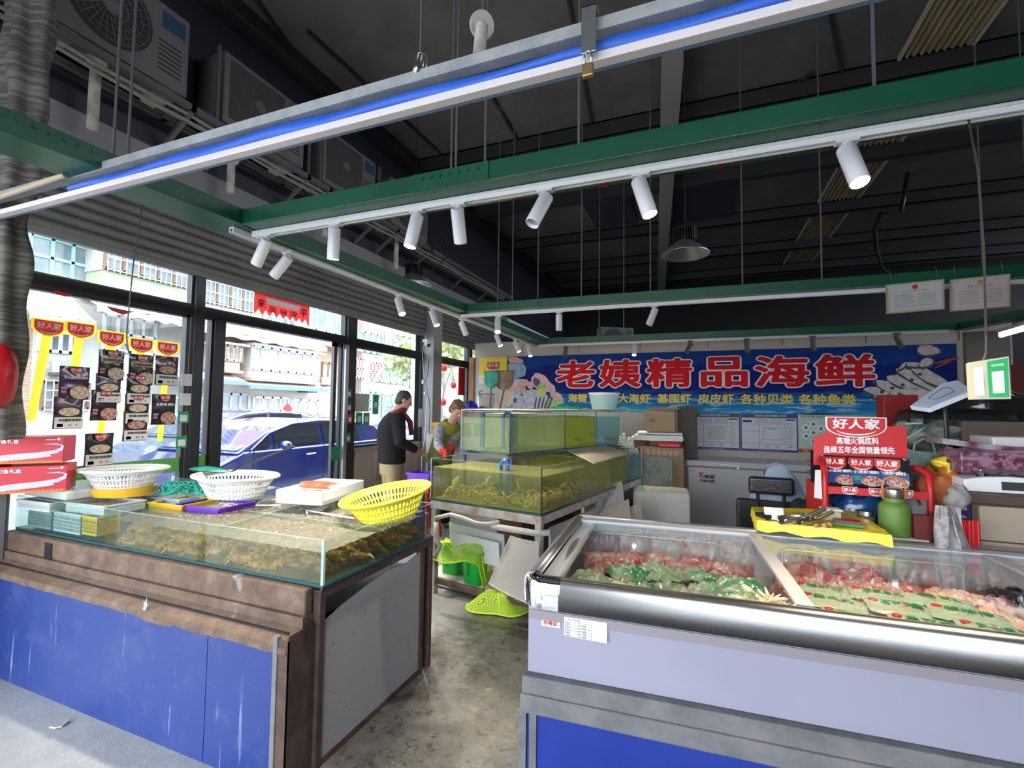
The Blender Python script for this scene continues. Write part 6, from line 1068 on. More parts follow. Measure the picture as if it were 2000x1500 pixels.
# ---------------- frozen goods
def bagmat(name, a, c_, al=.8, sc=9): return mat(name, a, .25, c2=c_, sc=sc, f=(.42, .58), alpha=al, coat=.7)
bm_green = bagmat('clear_green_bag', (.46, .54, .42), (.05, .28, .12), .86, 14); bm_gw = bagmat('pale_green_bag', (.56, .60, .46), (.28, .42, .22), .84, 12); bm_red = bagmat('clear_red_bag', (.62, .35, .34), (.60, .03, .05), .85, 10); bm_pink = bagmat('pink_food_bag', (.70, .38, .30), (.78, .60, .50), .95, 30); bm_blk = mat('black_plastic_bag', (.010, .010, .014), .18, bp=.7, bsc=30, coat=.6); bm_pap = bagmat('pale_green_pouch', (.46, .52, .38), (.38, .45, .32), 1, 3); bm_clr = bagmat('clear_white_bag', (.66, .60, .58), (.55, .42, .38), .72, 16)
def bag(u, v, z, L, w_, h, m, rz, label, name='frozen_bag', cat='bag', group=None, crump=.35, food=None, rx=0, ry=0, txt=None):
    t = T(name, label, cat, LF(u, v, z), 0, group, rotm(rx, ry, rz)); sd = u*37+v*11; b = B()
    def f(s): return lambda a, c_: ((a-.5)*L+.02*L*noise.noise(Vector((c_*4, a*2, sd))), (c_-.5)*w_+.04*w_*noise.noise(Vector((a*5, sd, c_))), s*h/2*max(0, math.sin(PI*a)*math.sin(PI*c_))**.45*(1+crump*2*noise.noise(Vector((a*6, c_*6, sd))))+crump*.18*h*noise.noise(Vector((a*11, c_*11, sd+4)))+.004*noise.noise(Vector((a*20, c_*20, sd))))
    b.grid(f(1), 22, 16); b.grid(f(-.6), 22, 16); b.build('wrapper', m, t, smooth=True)
    if food:
        r = random.Random(int(sd*100)); b = B()
        for _ in range(food[1]): b.sph((r.uniform(-.3, .3)*L, r.uniform(-.28, .28)*w_, r.uniform(0, .32)*h), food[2]*r.uniform(.8, 1.2), 10)
        b.build('contents', food[0], t, smooth=True)
    if txt:
        b = B(); b.text(txt, (-.30*L, -.08*w_, h*.42), (1, 0, 0), (0, 1, 0), .6*L, .24*w_, 0, .02, .004); b.sph((-.38*L, .22*w_, h*.34), (.014, .012, .004), 10, 1); b.build('printing', [MT['inkg'], MT['packred']], t)
    return t
ball = mat('pale_pink_fish_balls', (.70, .52, .42), .4, c2=(.78, .66, .56), sc=20); balld = mat('orange_brown_food', (.62, .30, .10), .4, c2=(.75, .48, .22), sc=20)
rnd = random.Random(21); g_ = 'bags of frozen food in the display freezer'
lst = [(.17, .30, bm_gw), (.22, .17, bm_gw), (.30, .42, bm_green), (.33, .27, bm_green), (.36, .13, bm_gw), (.45, .40, bm_gw), (.47, .26, bm_green), (.50, .14, bm_clr), (.58, .44, bm_green), (.60, .30, bm_gw), (.61, .17, bm_green), (.70, .42, bm_green), (.73, .30, bm_gw), (.40, .50, bm_gw), (.68, .10, bm_gw)]
pos = ['at the left end', 'near the front left corner', 'second row, left', 'left of centre', 'along the front, left', 'second row near the middle', 'in the middle', 'front row, middle', 'second row, right of the middle', 'right of centre', 'front row, right', 'far right of the second row', 'close to the lid frame', 'farther back in the middle', 'front right beside the chicken feet']
for i, (u, v, m) in enumerate(lst): bag(u, v, .912+.010*(i % 3)-.10*v, .17, .13, .06, m, rnd.uniform(-50, 50), ('green and white clear food bag ' if m is bm_green else 'clear white food bag ' if m is bm_clr else 'pale green clear food bag ')+pos[i]+', left compartment', group=g_, food=(ball if i % 3 else balld, 9, .014), rx=rnd.uniform(-14, 14), ry=rnd.uniform(-14, 14), crump=.6)
for i, (u, v) in enumerate(((.16, .62), (.28, .68), (.42, .66), (.56, .68), (.70, .64), (.20, .50), (.50, .56), (.66, .54))): bag(u, v, .85, .15, .14, .07, bm_red if i % 2 else bagmat('rosy_clear_bag', (.66, .42, .40), (.62, .06, .08), .8, 7), rnd.uniform(-30, 30), 'red clear bag of pink balls, %s from the left, rear of left compartment' % order[i] if i < 5 else 'red and clear bag in the middle row, %s from the left' % order[i-5], group=g_, food=(ball, 12, .017), rx=rnd.uniform(10, 40), crump=.6)
for i, (u, v) in enumerate(((.93, .56), (1.05, .64), (1.18, .62), (1.30, .60), (1.0, .74), (1.22, .76))): bag(u, v, .86, .17, .14, .07, bm_red, rnd.uniform(-30, 30), 'red and clear bag of fish balls, %s in the right compartment' % ('leftmost', 'second', 'third', 'fourth', 'at the back left', 'at the back right')[i], group=g_, food=(ball if i % 2 else balld, 12, .018), rx=rnd.uniform(5, 30), crump=.6)
# hanging clear packs with red print along the back wall
for i in range(11):
    u = .13+.155*i+(.06 if i > 4 else 0)
    bag(u, .83, .865, .14, .17, .03, bagmat('clear_pack_red_print', (.66, .62, .62), (.55, .08, .10), .5, 5) if i == 0 else bpy.data.materials['clear_pack_red_print'], 0, 'clear pack with red print standing at the freezer back wall, %s from the left' % (order+['eleventh'])[i], 'frozen_pack', 'pack', 'clear packs along the back wall of the freezer', rx=78, crump=.3)
# chicken feet
cf = mat('pale_yellow_chicken_feet', (.78, .62, .38), .45, c2=(.85, .74, .52), sc=20)
def foot():
    b = B(); b.tube([(0, -.05, 0), (0, 0, .004)], [.009, .008], 8)
    for a in (-35, 0, 35): d = Vector((math.sin(R_(a)), math.cos(R_(a)), .3)); b.tube([Vector((0, 0, .004)), d*.022, d*.042+Vector((0, .004, -.010))], [.007, .0055, .002], 6)
    b.tube([(0, 0, .002), (0, -.018, -.012)], [.005, .002], 6); return b.build('chicken_foot', cf, smooth=True)
ch = [foot()]; first = [True]
for i in range(22): put(ch, first, 0, LF(.755+rnd.gauss(0, .04), .115+rnd.gauss(0, .03), .905+rnd.uniform(0, .03)), rotm(rnd.uniform(-40, 60), rnd.uniform(-40, 40), rnd.uniform(0, 360)), 'pale yellow chicken foot in the pile at the front of the left compartment', 'chicken foot', 'pile of frozen chicken feet')
tag(B().box(LF(.31, .13, .925), (.11, .05, .03), 0, rotm(8, 5, -14)).build('cream_block', mat('cream_frozen_block', (.78, .66, .42), .5), bevel=.008), 'cream coloured frozen block at the front of the left compartment', 'frozen block')
names_ = ['龙虾球', '爆蛋鱼丸', '鱼丸', '墨鱼丸', '虾滑', '蟹味棒', '龙虾丸', '鱼豆腐', '包心鱼丸', '撒尿牛丸']
for i, (u, v, r_) in enumerate(((.99, .44, -6), (1.16, .42, -8), (1.31, .40, -12), (.98, .31, -10), (1.17, .30, -6), (1.33, .27, -10), (1.0, .16, -14), (1.18, .15, -8), (1.34, .13, -10), (1.08, .06, -12))):
    bag(u, v, .895+.01*(i % 3)+(.5-v)*.05, .19, .13, .028, bm_pap, r_, 'flat pale pouch with green lettering, %s row, %s' % (('rear', 'middle', 'front')[min(i//3, 2)], ('left', 'centre', 'right')[i % 3]) if i < 9 else 'flat pale pouch with green lettering, closest to the front rim', 'printed_pouch', 'pouch', 'pouches with green lettering in the freezer', crump=.15, txt=names_[i])
for i, (u, v, m, lab) in enumerate(((1.42, .55, bm_pink, 'orange pink bag of frozen shrimp right of the pouches'), (1.45, .40, bm_pink, 'pink bag of frozen meat beside the flat pouches'), (1.52, .52, bagmat('purple_clear_bag', (.30, .08, .16), (.62, .50, .5), .9, 12), 'purple and clear bag between the pink bags and the black bags'), (1.50, .26, bm_pink, 'tan pink bag of frozen chicken near the front rim'), (1.70, .36, bagmat('tray_of_meat', (.50, .26, .20), (.66, .42, .34), 1, 30), 'clear bag of brownish pink meat lying on the black bags'))):
    bag(u, v, .88, .16, .15, .06, m, rnd.uniform(-30, 30), lab, group=g_, food=(mat('frozen_meat%d' % i, (.62, .30, .20), .4, c2=(.72, .48, .38), sc=30), 12, .02), crump=.6)
for i, (u, v) in enumerate(((1.63, .56), (1.68, .22), (1.85, .5), (1.9, .25), (2.05, .45), (1.75, .70))): bag(u, v, .86, .24, .22, .07, bm_blk, rnd.uniform(-30, 30), 'shiny black plastic bag in the freezer, %s' % ('beside the purple bag', 'nearest the front rim', 'in the middle right', 'at the front right', 'farthest right', 'against the back wall')[i], group=g_, crump=.9)
b = B(); b.tube([LF(1.42, .09, .90), LF(1.75, .075, .90), LF(1.8, .07, .88)], [.016, .018, .01], 8); tag(b.build('orange_strip', mat('orange_brown_strip', (.50, .22, .08), .5), smooth=True), 'long orange brown strip lying along the front rim of the right compartment', 'strip')
def wire(pts, label): tag(B().tube(pts, .003, 6).build('wire_divider', MT['white'], smooth=True), label, 'wire divider', 'white wire dividers in the freezer')
wire([LF(.12, .80, .78), LF(.12, .80, .935), LF(.14, .80, .945), LF(.66, .80, .945), LF(.68, .80, .935), LF(.68, .80, .78)], 'white wire divider at the back of the left compartment'); wire([LF(.93, .80, .78), LF(.93, .80, .935), LF(.95, .80, .945), LF(1.55, .80, .945), LF(1.57, .80, .935), LF(1.57, .80, .78)], 'white wire divider at the back of the right compartment')
# ================================================================ BACK WALL: banner, notices, chest freezer
mt, nt, bs = newmat('printed_ocean'); v = coords(nt); s = N(nt, 'SeparateXYZ'); nt.links.new(v, s.inputs[0]); n1 = nz(nt, coords(nt, (.5, 1, 3.5)), 2.2, 6, .6); n2 = nz(nt, coords(nt, (.8, 1, 6)), 3, 4, .5)
ad = N(nt, 'Math', operation='MULTIPLY_ADD'); nt.links.new(n1, ad.inputs[0]); ad.inputs[1].default_value = .5; nt.links.new(s.outputs['Z'], ad.inputs[2])
base = ramp(nt, ad.outputs[0], [(.25, (.02, .26, .50)), (.42, (.01, .12, .36)), (.62, (.008, .02, .20)), (1.05, (.008, .018, .18))]); base = ramp(nt, ad.outputs[0], [(.22, (.03, .32, .52)), (.40, (.012, .14, .38)), (.60, (.006, .016, .16)), (.95, (.006, .018, .17)), (1.0, (.01, .05, .26))])
rp_ = ramp(nt, n2, [(.52, 0.0), (.60, .8), (.68, 0.0)]); lowm = ramp(nt, s.outputs['Z'], [(.12, 1.0), (.34, 0.0)]); mm = N(nt, 'Math', operation='MULTIPLY'); nt.links.new(rp_, mm.inputs[0]); nt.links.new(lowm, mm.inputs[1])
nt.links.new(mixc(nt, mm.outputs[0], base, (.40, .66, .78)), bs.inputs['Base Color']); bs.inputs['Roughness'].default_value = .7; bs.inputs['Specular IOR Level'].default_value = .15; ocean = mt
BZ0, BZ1, BX0, BX1, BY = 1.515, 2.455, -3.17, 3.06, 7.775
t = T('shop_banner', 'long blue sea banner with big red Chinese shop name on the back wall', 'banner', ((BX0+BX1)/2, BY, BZ0)); B().bb((BX0, BY, BZ0), (BX1, 7.795, BZ1)).build('board', ocean, t, True)
b = B()
for ch_, (x0, x1) in zip('老姨精品海鲜', ((-2.28, -1.62), (-1.55, -.89), (-.80, -.12), (.00, .64), (.73, 1.42), (1.49, 2.19))):
    vs, ps = glyphs(ch_); xs = [q[0] for q in vs]; ys = [q[1] for q in vs]; k = (x1-x0)/(max(xs)-min(xs)); z0, z1 = 1.90, 2.36; kz = (z1-z0)/(max(ys)-min(ys)); cx, cy = (max(xs)+min(xs))/2, (max(ys)+min(ys))/2
    for rr_, dy, mi in ((.043, -.002, 1), (.020, -.0045, 0)):
        for i in range(12): b.add([((x0+x1)/2+(a-cx)*k*.95+rr_*math.cos(PI*i/6), BY+dy-.0003*i-(.003 if mi == 0 else 0), (z0+z1)/2+(c_-cy)*kz*.93+rr_*.7*math.sin(PI*i/6)) for a, c_ in vs], ps, mi)
b.build('large_lettering', [mat('banner_red', (.62, .008, .016), .9), mat('banner_white', (.95, .85, .86), .9)], t, True)
b = B()
for s_, x0, x1 in (('海蟹', -2.07, -1.75), ('河蟹', -1.64, -1.33), ('大海虾', -1.24, -.74), ('基围虾', -.63, -.14), ('皮皮虾', -.04, .45), ('各种贝类', .54, 1.22), ('各种鱼类', 1.29, 1.96)): b.text(s_, (x0, BY-.001, 1.66), (1, 0, 0), (0, 0, 1), x1-x0, .14, 0, .028, .002)
b.build('small_lettering', mat('banner_yellow', (.72, .56, .05), .5), t, True)
# printed seafood at both ends
cols = [mat('print_silver', (.42, .46, .58), .5, c2=(.62, .62, .70), sc=14), mat('print_salmon', (.78, .42, .34), .5, c2=(.70, .34, .28), sc=14), mat('print_dark', (.05, .06, .09), .5), mat('print_pink', (.78, .48, .50), .5, c2=(.70, .38, .42), sc=8), mat('print_lime', (.55, .62, .12), .5), mat('print_leaf', (.20, .50, .12), .5, c2=(.45, .65, .25), sc=20), mat('print_teal_fish', (.18, .32, .42), .5, c2=(.35, .48, .56), sc=10), mat('print_squid', (.50, .45, .44), .5, c2=(.66, .60, .58), sc=14), mat('print_red_shrimp', (.42, .05, .03), .5)]
def bq(px, py): p = P(px, py, 'Y', BY); return p.x, p.z
_k = [0]
def blob(b, px, py, rx, ry, rot, mi, n=22, wob=.08):
    x, z = bq(px, py); s = 7.9/930; _k[0] += 1; c_, s_ = math.cos(R_(rot)), math.sin(R_(rot)); pts = []
    for i in range(n):
        a = 2*PI*i/n; k = 1+wob*math.sin(3*a+_k[0])+wob*.5*math.sin(7*a+_k[0]*2); u_, v_ = rx*s*k*math.cos(a), ry*s*k*math.sin(a); xx, zz = x+u_*c_-v_*s_, z+u_*s_+v_*c_; pts.append((max(BX0+.005, xx), BY-.0012-.0004*_k[0]*.5, max(BZ0+.005, min(BZ1-.01, zz))))
    b.add(pts, [tuple(range(n))], mi)
b = B()
for a in ((1008, 720, 22, 20, -35, 6), (1006, 703, 18, 6, -10, 1), (1000, 738, 22, 8, -20, 6), (1012, 750, 22, 9, 10, 0), (1022, 748, 12, 6, 20, 1), (1036, 752, 8, 8, 0, 3), (1008, 762, 20, 10, 25, 1), (1018, 778, 24, 20, 20, 0), (1023, 765, 6, 11, -12, 2), (1023, 764, 4.5, 9, -12, 1), (1006, 782, 4, 5, 0, 2), (1026, 784, 4, 5, 0, 2), (1046, 782, 28, 22, -12, 0), (1058, 748, 26, 15, -35, 3), (1048, 746, 7, 9, 30, 2), (1074, 757, 14, 8, -30, 3), (1058, 758, 10, 10, 0, 5), (1058, 766, 10, 8, 0, 4), (1082, 775, 5, 14, 30, 1), (1092, 775, 5, 13, 45, 3), (1074, 788, 10, 9, 0, 5), (1090, 788, 10, 8, 0, 5), (1028, 797, 30, 7, 0, 0)): blob(b, *a)
for i in range(5): blob(b, 1046+7*i, 788, 2, 15, -8-4*i, 2, 12, .02)
b.build('printed_seafood', cols, t, True); b = B()
for a in ((1740, 770, 34, 9, -14, 7), (1760, 762, 36, 9, -20, 7), (1782, 752, 36, 9, -24, 7), (1800, 742, 34, 9, -30, 7), (1815, 735, 30, 8, -36, 7), (1768, 782, 34, 8, -10, 7), (1802, 772, 30, 8, -14, 7), (1722, 772, 10, 5, 20, 7), (1788, 712, 18, 3.5, -5, 7), (1808, 708, 9, 6, 30, 7), (1762, 715, 7, 2, 50, 7), (1812, 684, 14, 8, -8, 7), (1806, 684, 5, 4, 0, 3), (1818, 687, 5, 4, 0, 3), (1850, 704, 16, 2, 15, 8), (1846, 709, 16, 1.5, 30, 8)):
    if a[5] == 7: blob(b, a[0], a[1]+2, a[2]+2, a[3]+1.6, a[4], 2)
    blob(b, *a)
for x_, y_ in ((1722, 766), (1742, 758), (1762, 752), (1780, 742), (1796, 731)): blob(b, x_, y_, 3, 2.5, 0, 2, 10, 0)
b.build('printed_seafood', cols, t, True)
# poster
t = T('yellow_poster', 'small yellow and white poster with red logo at the left of the banner', 'poster', (-3.45, 7.77, 1.98)); b = B(); b.bb((-3.72, 7.76, 1.98), (-3.18, 7.765, 2.45), 0); b.bb((-3.72, 7.758, 2.12), (-3.18, 7.762, 2.45), 1)
for i in range(4): b.sph((-3.62+.125*i, 7.757, 2.05), (.045, .003, .035), 12, 1)
logo(b, (-3.44, 7.756, 2.29), (1, 0, 0), (0, 0, 1), .24, 2, 0); b.build('print', [MT['paper'], MT['yel'], MT['packred']], t, True)
# notices
for x0, x1, lab in ((-.21, .53, 'blue and white information notice board, left one under the banner'), (.54, 1.27, 'blue and white information notice board, right one under the banner')):
    t = T('notice_board', lab, 'notice board', ((x0+x1)/2, 7.78, .97), 0, 'food safety notices'); b = B(); b.bb((x0, 7.78, .97), (x1, 7.795, 1.52), 0); b.build('board', mat('navy_print', (.02, .04, .20), .5), t, True); W_ = x1-x0
    b = B(); yy = 7.7785
    def pn(u0, z0, u1, z1, mi=0, d=0): b.quad((x0+u0*W_, yy-d, z0), (x0+u1*W_, yy-d, z0), (x0+u1*W_, yy-d, z1), (x0+u0*W_, yy-d, z1), mi)
    pn(.02, 1.005, .98, 1.455)
    for r_ in ((.02, 1.36, .78, 1.363), (.78, 1.09, .785, 1.455), (.02, 1.08, .98, 1.084), (.33, 1.005, .336, 1.36), (.02, 1.26, .33, 1.263), (.04, 1.39, .2, 1.42), (.8, 1.42, .96, 1.44)): pn(*r_, 1, .0006)
    for i in range(7): pn(.26, 1.375+.011*i, .50, 1.379+.011*i, 2, .0006); pn(.53, 1.375+.011*i, .76, 1.379+.011*i, 2, .0006)
    for i in range(16): pn(.81, 1.11+.018*i, .81+.14*(.6+.4*math.sin(i*5)**2), 1.115+.018*i, 2, .0006)
    if x0 > 0: pn(.40, 1.14, .74, 1.32, 2, .0005); pn(.41, 1.147, .73, 1.313, 0, .001); b.text('营业执照', (x0+.5*W_, yy-.0008, 1.285), (1, 0, 0), (0, 0, 1), .1, .02, 1, 0, .001)
    else: pn(.40, 1.12, .74, 1.33, 3, .0006)
    for u in (.44, .62, .84): b.text('公示', (x0+u*W_, yy-.0006, 1.035), (1, 0, 0), (0, 0, 1), .05, .022, 1, .02, .001)
    b.text('食品安全责任信息公示栏', (x0+.25*W_, yy-.0006, 1.473), (1, 0, 0), (0, 0, 1), .56*W_, .03, 0, .02, .001); b.text('食品安全监督投诉举报电话', (x0+.3*W_, yy-.0006, .98), (1, 0, 0), (0, 0, 1), .44*W_, .014, 0, 0, .001)
    b.build('printed_form', [mat('notice_white', (.56, .57, .62), .5), MT['ink'], mat('grey_text_lines', (.22, .22, .26), .6), mat('notice_paper', (.45, .45, .47), .6)], t, True)
t = T('green_notice', 'pale green notice with hexagon pictures right of the notice boards', 'notice', (1.48, 7.78, .985)); b = B(); b.bb((1.275, 7.775, .985), (1.70, 7.79, 1.53), 0); b.bb((1.275, 7.773, .985), (1.70, 7.776, 1.03), 3)
for x_, z_ in ((1.37, 1.33), (1.46, 1.38), (1.37, 1.21), (1.46, 1.26), (1.55, 1.32), (1.46, 1.14), (1.60, 1.22)):
    for r_, mi, yy in ((.052, 1, 7.7735), (.024, 2, 7.7725)): b.add([(x_+r_*math.cos(a), yy, z_+r_*math.sin(a)) for a in [PI/6+PI*i/3 for i in range(6)]], [tuple(range(6))], mi)
b.text('携手共建 食品安全', (1.31, 7.774, 1.47), (1, 0, 0), (0, 0, 1), .36, .035, 2, .01, .001); b.text('放心', (1.33, 7.7725, .992), (1, 0, 0), (0, 0, 1), .12, .03, 4, .02, .001)
b.build('print', [mat('mint_print', (.42, .55, .48), .5), MT['paper'], mat('dark_teal_print', (.05, .18, .15), .6), MT['red'], MT['yel']], t, True)
# chest freezer
t = T('chest_freezer', 'white chest freezer with dark lettering standing below the notice boards', 'chest freezer', (.70, 7.25, 0)); ce = mat('grey_white_enamel', (.50, .50, .51), .4)
B().bb((-.17, 6.9, .04), (1.62, 7.6, .795)).build('cabinet', ce, t, True, bevel=.012); B().bb((-.19, 6.88, .80), (.86, 7.62, .885)).build('lid', ce, t, True, bevel=.02, seg=3); B().bb((.865, 6.88, .80), (1.64, 7.62, .885)).build('lid', ce, t, True, bevel=.02, seg=3)
B().bb((.22, 6.86, .83), (.50, 6.885, .855)).bb((.42, 6.855, .78), (.46, 6.89, .84)).build('handle', MT['alum'], t, True, bevel=.005); b = B(); b.text('K', (-.02, 6.899, .66), (1, 0, 0), (0, 0, 1), .055, .065, 1, .05); b.text('enai', (.04, 6.899, .655), (1, 0, 0), (0, 0, 1), .12, .055, 0, .05); b.text('可耐电器', (-.02, 6.899, .60), (1, 0, 0), (0, 0, 1), .18, .035, 0, .04); b.text('AT-1', (-.13, 6.899, .73), (1, 0, 0), (0, 0, 1), .05, .02, 0, .0); b.build('lettering', [MT['ink'], MT['packred']], t, True)
for x in (-.1, 1.5): B().bb((x, 6.95, 0), (x+.06, 7.5, .04)).build('foot', MT['blk'], t, True)
tag(B().bb((-.235, 6.75, 0), (-.20, 6.95, .55)).build('wood_plank', MT['card']), 'narrow wooden plank standing at the left side of the chest freezer', 'plank'); tag(B().bb((1.62, 7.0, .0), (2.9, 7.7, .9)).build('dark_table', MT['greyd'], bevel=.02), 'dark table with goods against the right part of the back wall', 'table')
# ================================================================ DISPLAY RACK, CHAIR, TRAY, THERMOS
RY = 3.0; q3 = lambda x, y, Y=RY: P(x, y, 'Y', Y)
t = T('display_rack', 'red metal display rack with logo header and hot pot packets', 'display rack', (q3(1690, 900).x, 3.15, 0)); b = B()
hp = [(1589, 908), (1589, 856), (1634, 834), (1770, 832), (1773, 908)]; pl = [q3(*p) for p in hp]; b.add(pl+[p+Vector((0, .008, 0)) for p in pl], [tuple(range(5)), tuple(range(5, 10))[::-1]]+[(i, i+5, (i+1) % 5+5, (i+1) % 5) for i in range(5)]); b.build('header', MT['redp'], t, True)
b = B(); c_ = q3(1671, 834, RY-.004); logo(b, c_, (1, 0, 0), (0, 0, .64), .27, 1, 1, None, .2); logo(b, c_+Vector((0, -.003, 0)), (1, 0, 0), (0, 0, .62), .255, 0, 1, None, .2); b.text('高端火锅底料', q3(1634, 867, RY-.003), (1, 0, .02), (0, 0, 1), q3(1716, 867).x-q3(1634, 867).x, .036, 1, .03, .001); b.text('连续五年全国销量领先', q3(1609, 884, RY-.003), (1, 0, .02), (0, 0, 1), q3(1747, 867).x-q3(1609, 867).x, .036, 1, .03, .001); b.build('header_print', [MT['redp'], MT['inkw']], t, True)
xl, xr = q3(1600, 960).x, q3(1795, 960).x; zs = q3(1700, 948).z
for x, nm in ((xl, 0), (xr, 1)):
    p0 = Vector((x, 2.88, zs+.09)); B().tube([(x+.01, 3.02, zs+.12) if not nm else (x-.04, 3.02, zs+.10), (x+.004, 2.92, zs+.12) if not nm else (x-.015, 2.95, zs+.10), (x, 2.88, zs+.08), (x, 2.87, zs), (x, 2.86, .0)], .016, 12).build('side_post', MT['red'], t, True, smooth=True)
    B().bb((x-.008, 2.9, 0), (x+.008, 3.3, zs-.02)).build('side_panel', MT['redp'] if not nm else mat('white_rack_side', (.6, .6, .62), .5), t, True)
b = B().bb((xl, 2.86, zs-.035), (xr, 2.875, zs)); b.build('shelf_lip', MT['redp'], t, True); B().bb((xl, 2.875, zs-.03), (xr, 3.3, zs-.022)).build('shelf', MT['red'], t, True); B().bb((xl, 2.875, .95), (xr, 3.3, .96)).build('shelf', MT['red'], t, True); B().bb((xl, 2.86, .925), (xr, 2.87, .965)).build('shelf_lip', MT['redp'], t, True)
B().bb((xl, 3.28, 0), (xr, 3.3, zs+.1)).build('back_wires', netmat('rack_wires', (.25, .02, .02), 18, .10, 0), t, True)
for k in range(3): b = B(); logo(b, (xl+(xr-xl)*(.24+.26*k), 2.858, zs-.014), (1, 0, 0), (0, 0, 1), .065, 1, 1); logo(b, (xl+(xr-xl)*(.24+.26*k), 2.8555, zs-.014), (1, 0, 0), (0, 0, 1), .058, 0, 1); b.build('lip_logo', [MT['redp'], MT['inkw']], t, True)
tag(B().quad(P(1592, 918, 'Y', 2.85), P(1603, 918, 'Y', 2.85), P(1606, 975, 'Y', 2.85), P(1590, 972, 'Y', 2.85)).build('hanging_tag', MT['paper']), 'white paper tag hanging on the left post of the red rack', 'tag')
for i, (px, s) in enumerate(((1641, .0), (1693, .01), (1744, .0))):
    c_ = P(px, 944, 'Y', 2.92); t = T('hot_pot_packet', 'black hot pot seasoning packet on the red rack, %s of the three' % ('left', 'middle', 'right')[i], 'packet', (c_.x, 2.92, zs), 0, 'packets on the red rack', rotm(-14, 0, (8, 0, -10)[i])); w_, h = .150, .155; sd = i*3.1
    th = lambda u, v: .014*math.sin(PI*u)**.6*math.sin(PI*min(1, v*1.05))**.6+.005*noise.noise(Vector((u*5, v*5, sd))); b = B(); b.grid(lambda u, v: ((u-.5)*w_, -th(u, v), v*h), 14, 18); b.grid(lambda u, v: ((u-.5)*w_, th(u, v)*.6, v*h), 14, 18); b.build('pouch_body', bm_blk if False else MT['pmk5'], t, smooth=True)
    b = B(); Y_ = -.0205; b.quad((-.42*w_, Y_, .08*h), (.42*w_, Y_, .08*h), (.42*w_, Y_, .50*h), (-.42*w_, Y_, .50*h), 3); b.add([((.12+.30*math.cos(a))*w_, Y_-.001, (.18+.17*math.sin(a))*h) for a in [2*PI*k/18 for k in range(18)]], [tuple(range(18))], 2); b.text('小龙虾调料', (-.38*w_, Y_-.001, .42*h), (1, 0, 0), (0, 0, 1), .72*w_, .10*h, 1, .03, .001); logo(b, (-.02, Y_, .72*h), (1, 0, 0), (0, 0, 1), .105, 0, 1); b.quad((-.38*w_, Y_-.0015, .2*h), (-.18*w_, Y_-.0015, .2*h), (-.18*w_, Y_-.0015, .33*h), (-.38*w_, Y_-.0015, .33*h), 4) if i == 1 else None
    b.build('printed_label', [MT['packred'], MT['inkw'], foodr, mat('blue_label_print', (.02, .06, .25), .4), MT['inkg']], t)
for i, px in enumerate((1665, 1718, 1620)): c_ = P(px, 940, 'Y', 3.05); tag(B().grid(lambda u, v: (c_.x+(u-.5)*.17, 3.06+.012*math.sin(PI*u)+.01*noise.noise(Vector((u*5, v*5, i))), zs+v*.165), 10, 10).build('hot_pot_packet', MT['pmk5'], smooth=True), 'black packet in the rear row of the red rack, %s' % ('middle', 'right', 'left')[i], 'packet', 'packets on the red rack')
a = P(1670, 985, 'Y', 3.05); heap((a.x+.02, 3.08, .965), (.15, .13, .20), mat('blue_glossy_bag', (.01, .07, .22), .2, bp=.5, bsc=30, coat=.6), 'blue_plastic_bag', 'blue plastic bag on the lower shelf of the red rack', 'bag', .5, 2)
a = P(1625, 1000, 'Y', 3.0); heap((a.x, 3.0, .965), (.08, .08, .07), mat('printed_snack_bags', (.35, .18, .16), .3, c2=(.10, .06, .06), sc=20), 'snack_bags', 'reddish crumpled snack bag left of the blue bag on the red rack', 'bag', .8, 5)
# yellow tray on foam box
cz = 1.03; pts = [P(x, y, 'Z', cz) for x, y in ((1478, 1020), (1742, 1050), (1672, 1000), (1468, 993))]
t = T('yellow_tray', 'yellow plastic covered tray on a white foam box behind the freezer', 'tray', sum(pts, Vector())/4-Vector((0, 0, .03))); b = B(); n = 30
f = lambda u, v: pts[0].lerp(pts[1], u).lerp(pts[3].lerp(pts[2], u), v)
def yt(u, v):
    p = f(u, v); e = max(abs(u-.5), abs(v-.5))*2; return p+Vector((0, 0, .010*(1 if e > .86 else 0)+.003*noise.noise(Vector((u*16, v*8, 0))))) 
b.grid(yt, n, n); ring = [(i/(n-1), 0) for i in range(n)]+[(1, i/(n-1)) for i in range(n)]+[(1-i/(n-1), 1) for i in range(n)]+[(0, 1-i/(n-1)) for i in range(n)]
R0 = [yt(*q) for q in ring]; R1 = [yt(*q)+(yt(*q)-f(.5, .5)).normalized()*.006-Vector((0, 0, .045+.006*math.sin(i*.7))) for i, q in enumerate(ring)]; m_ = len(ring); b.add(R0+R1, [(i, (i+1) % m_, (i+1) % m_+m_, i+m_) for i in range(m_)]); b.build('plastic_cover', mat('yellow_plastic_sheet', (.80, .66, .03), .35, bp=.3, bsc=40), t, True, smooth=True)
c_ = f(.5, .5); b = B(); q_ = [p+(c_-p)*.04+Vector((0, .10 if k_ < 2 else 0, 0)) for k_, p in enumerate(pts)]; b.add([(p.x, p.y, cz-.012) for p in q_]+[(p.x, p.y, .0) for p in q_], [(0, 1, 2, 3), (7, 6, 5, 4), (0, 4, 5, 1), (1, 5, 6, 2), (2, 6, 7, 3), (3, 7, 4, 0)]); b.build('foam_box', MT['foam'], t, True)
tz = cz+.004; g = lambda x, y: P(x, y, 'Z', tz)
p = g(1492, 1014); tag(B().box(p+Vector((0, .02, .012)), (.05, .07, .022), 0, .3).build('black_phone_holder', MT['blk'], bevel=.004), 'small black plastic holder at the left end of the yellow tray', 'holder')
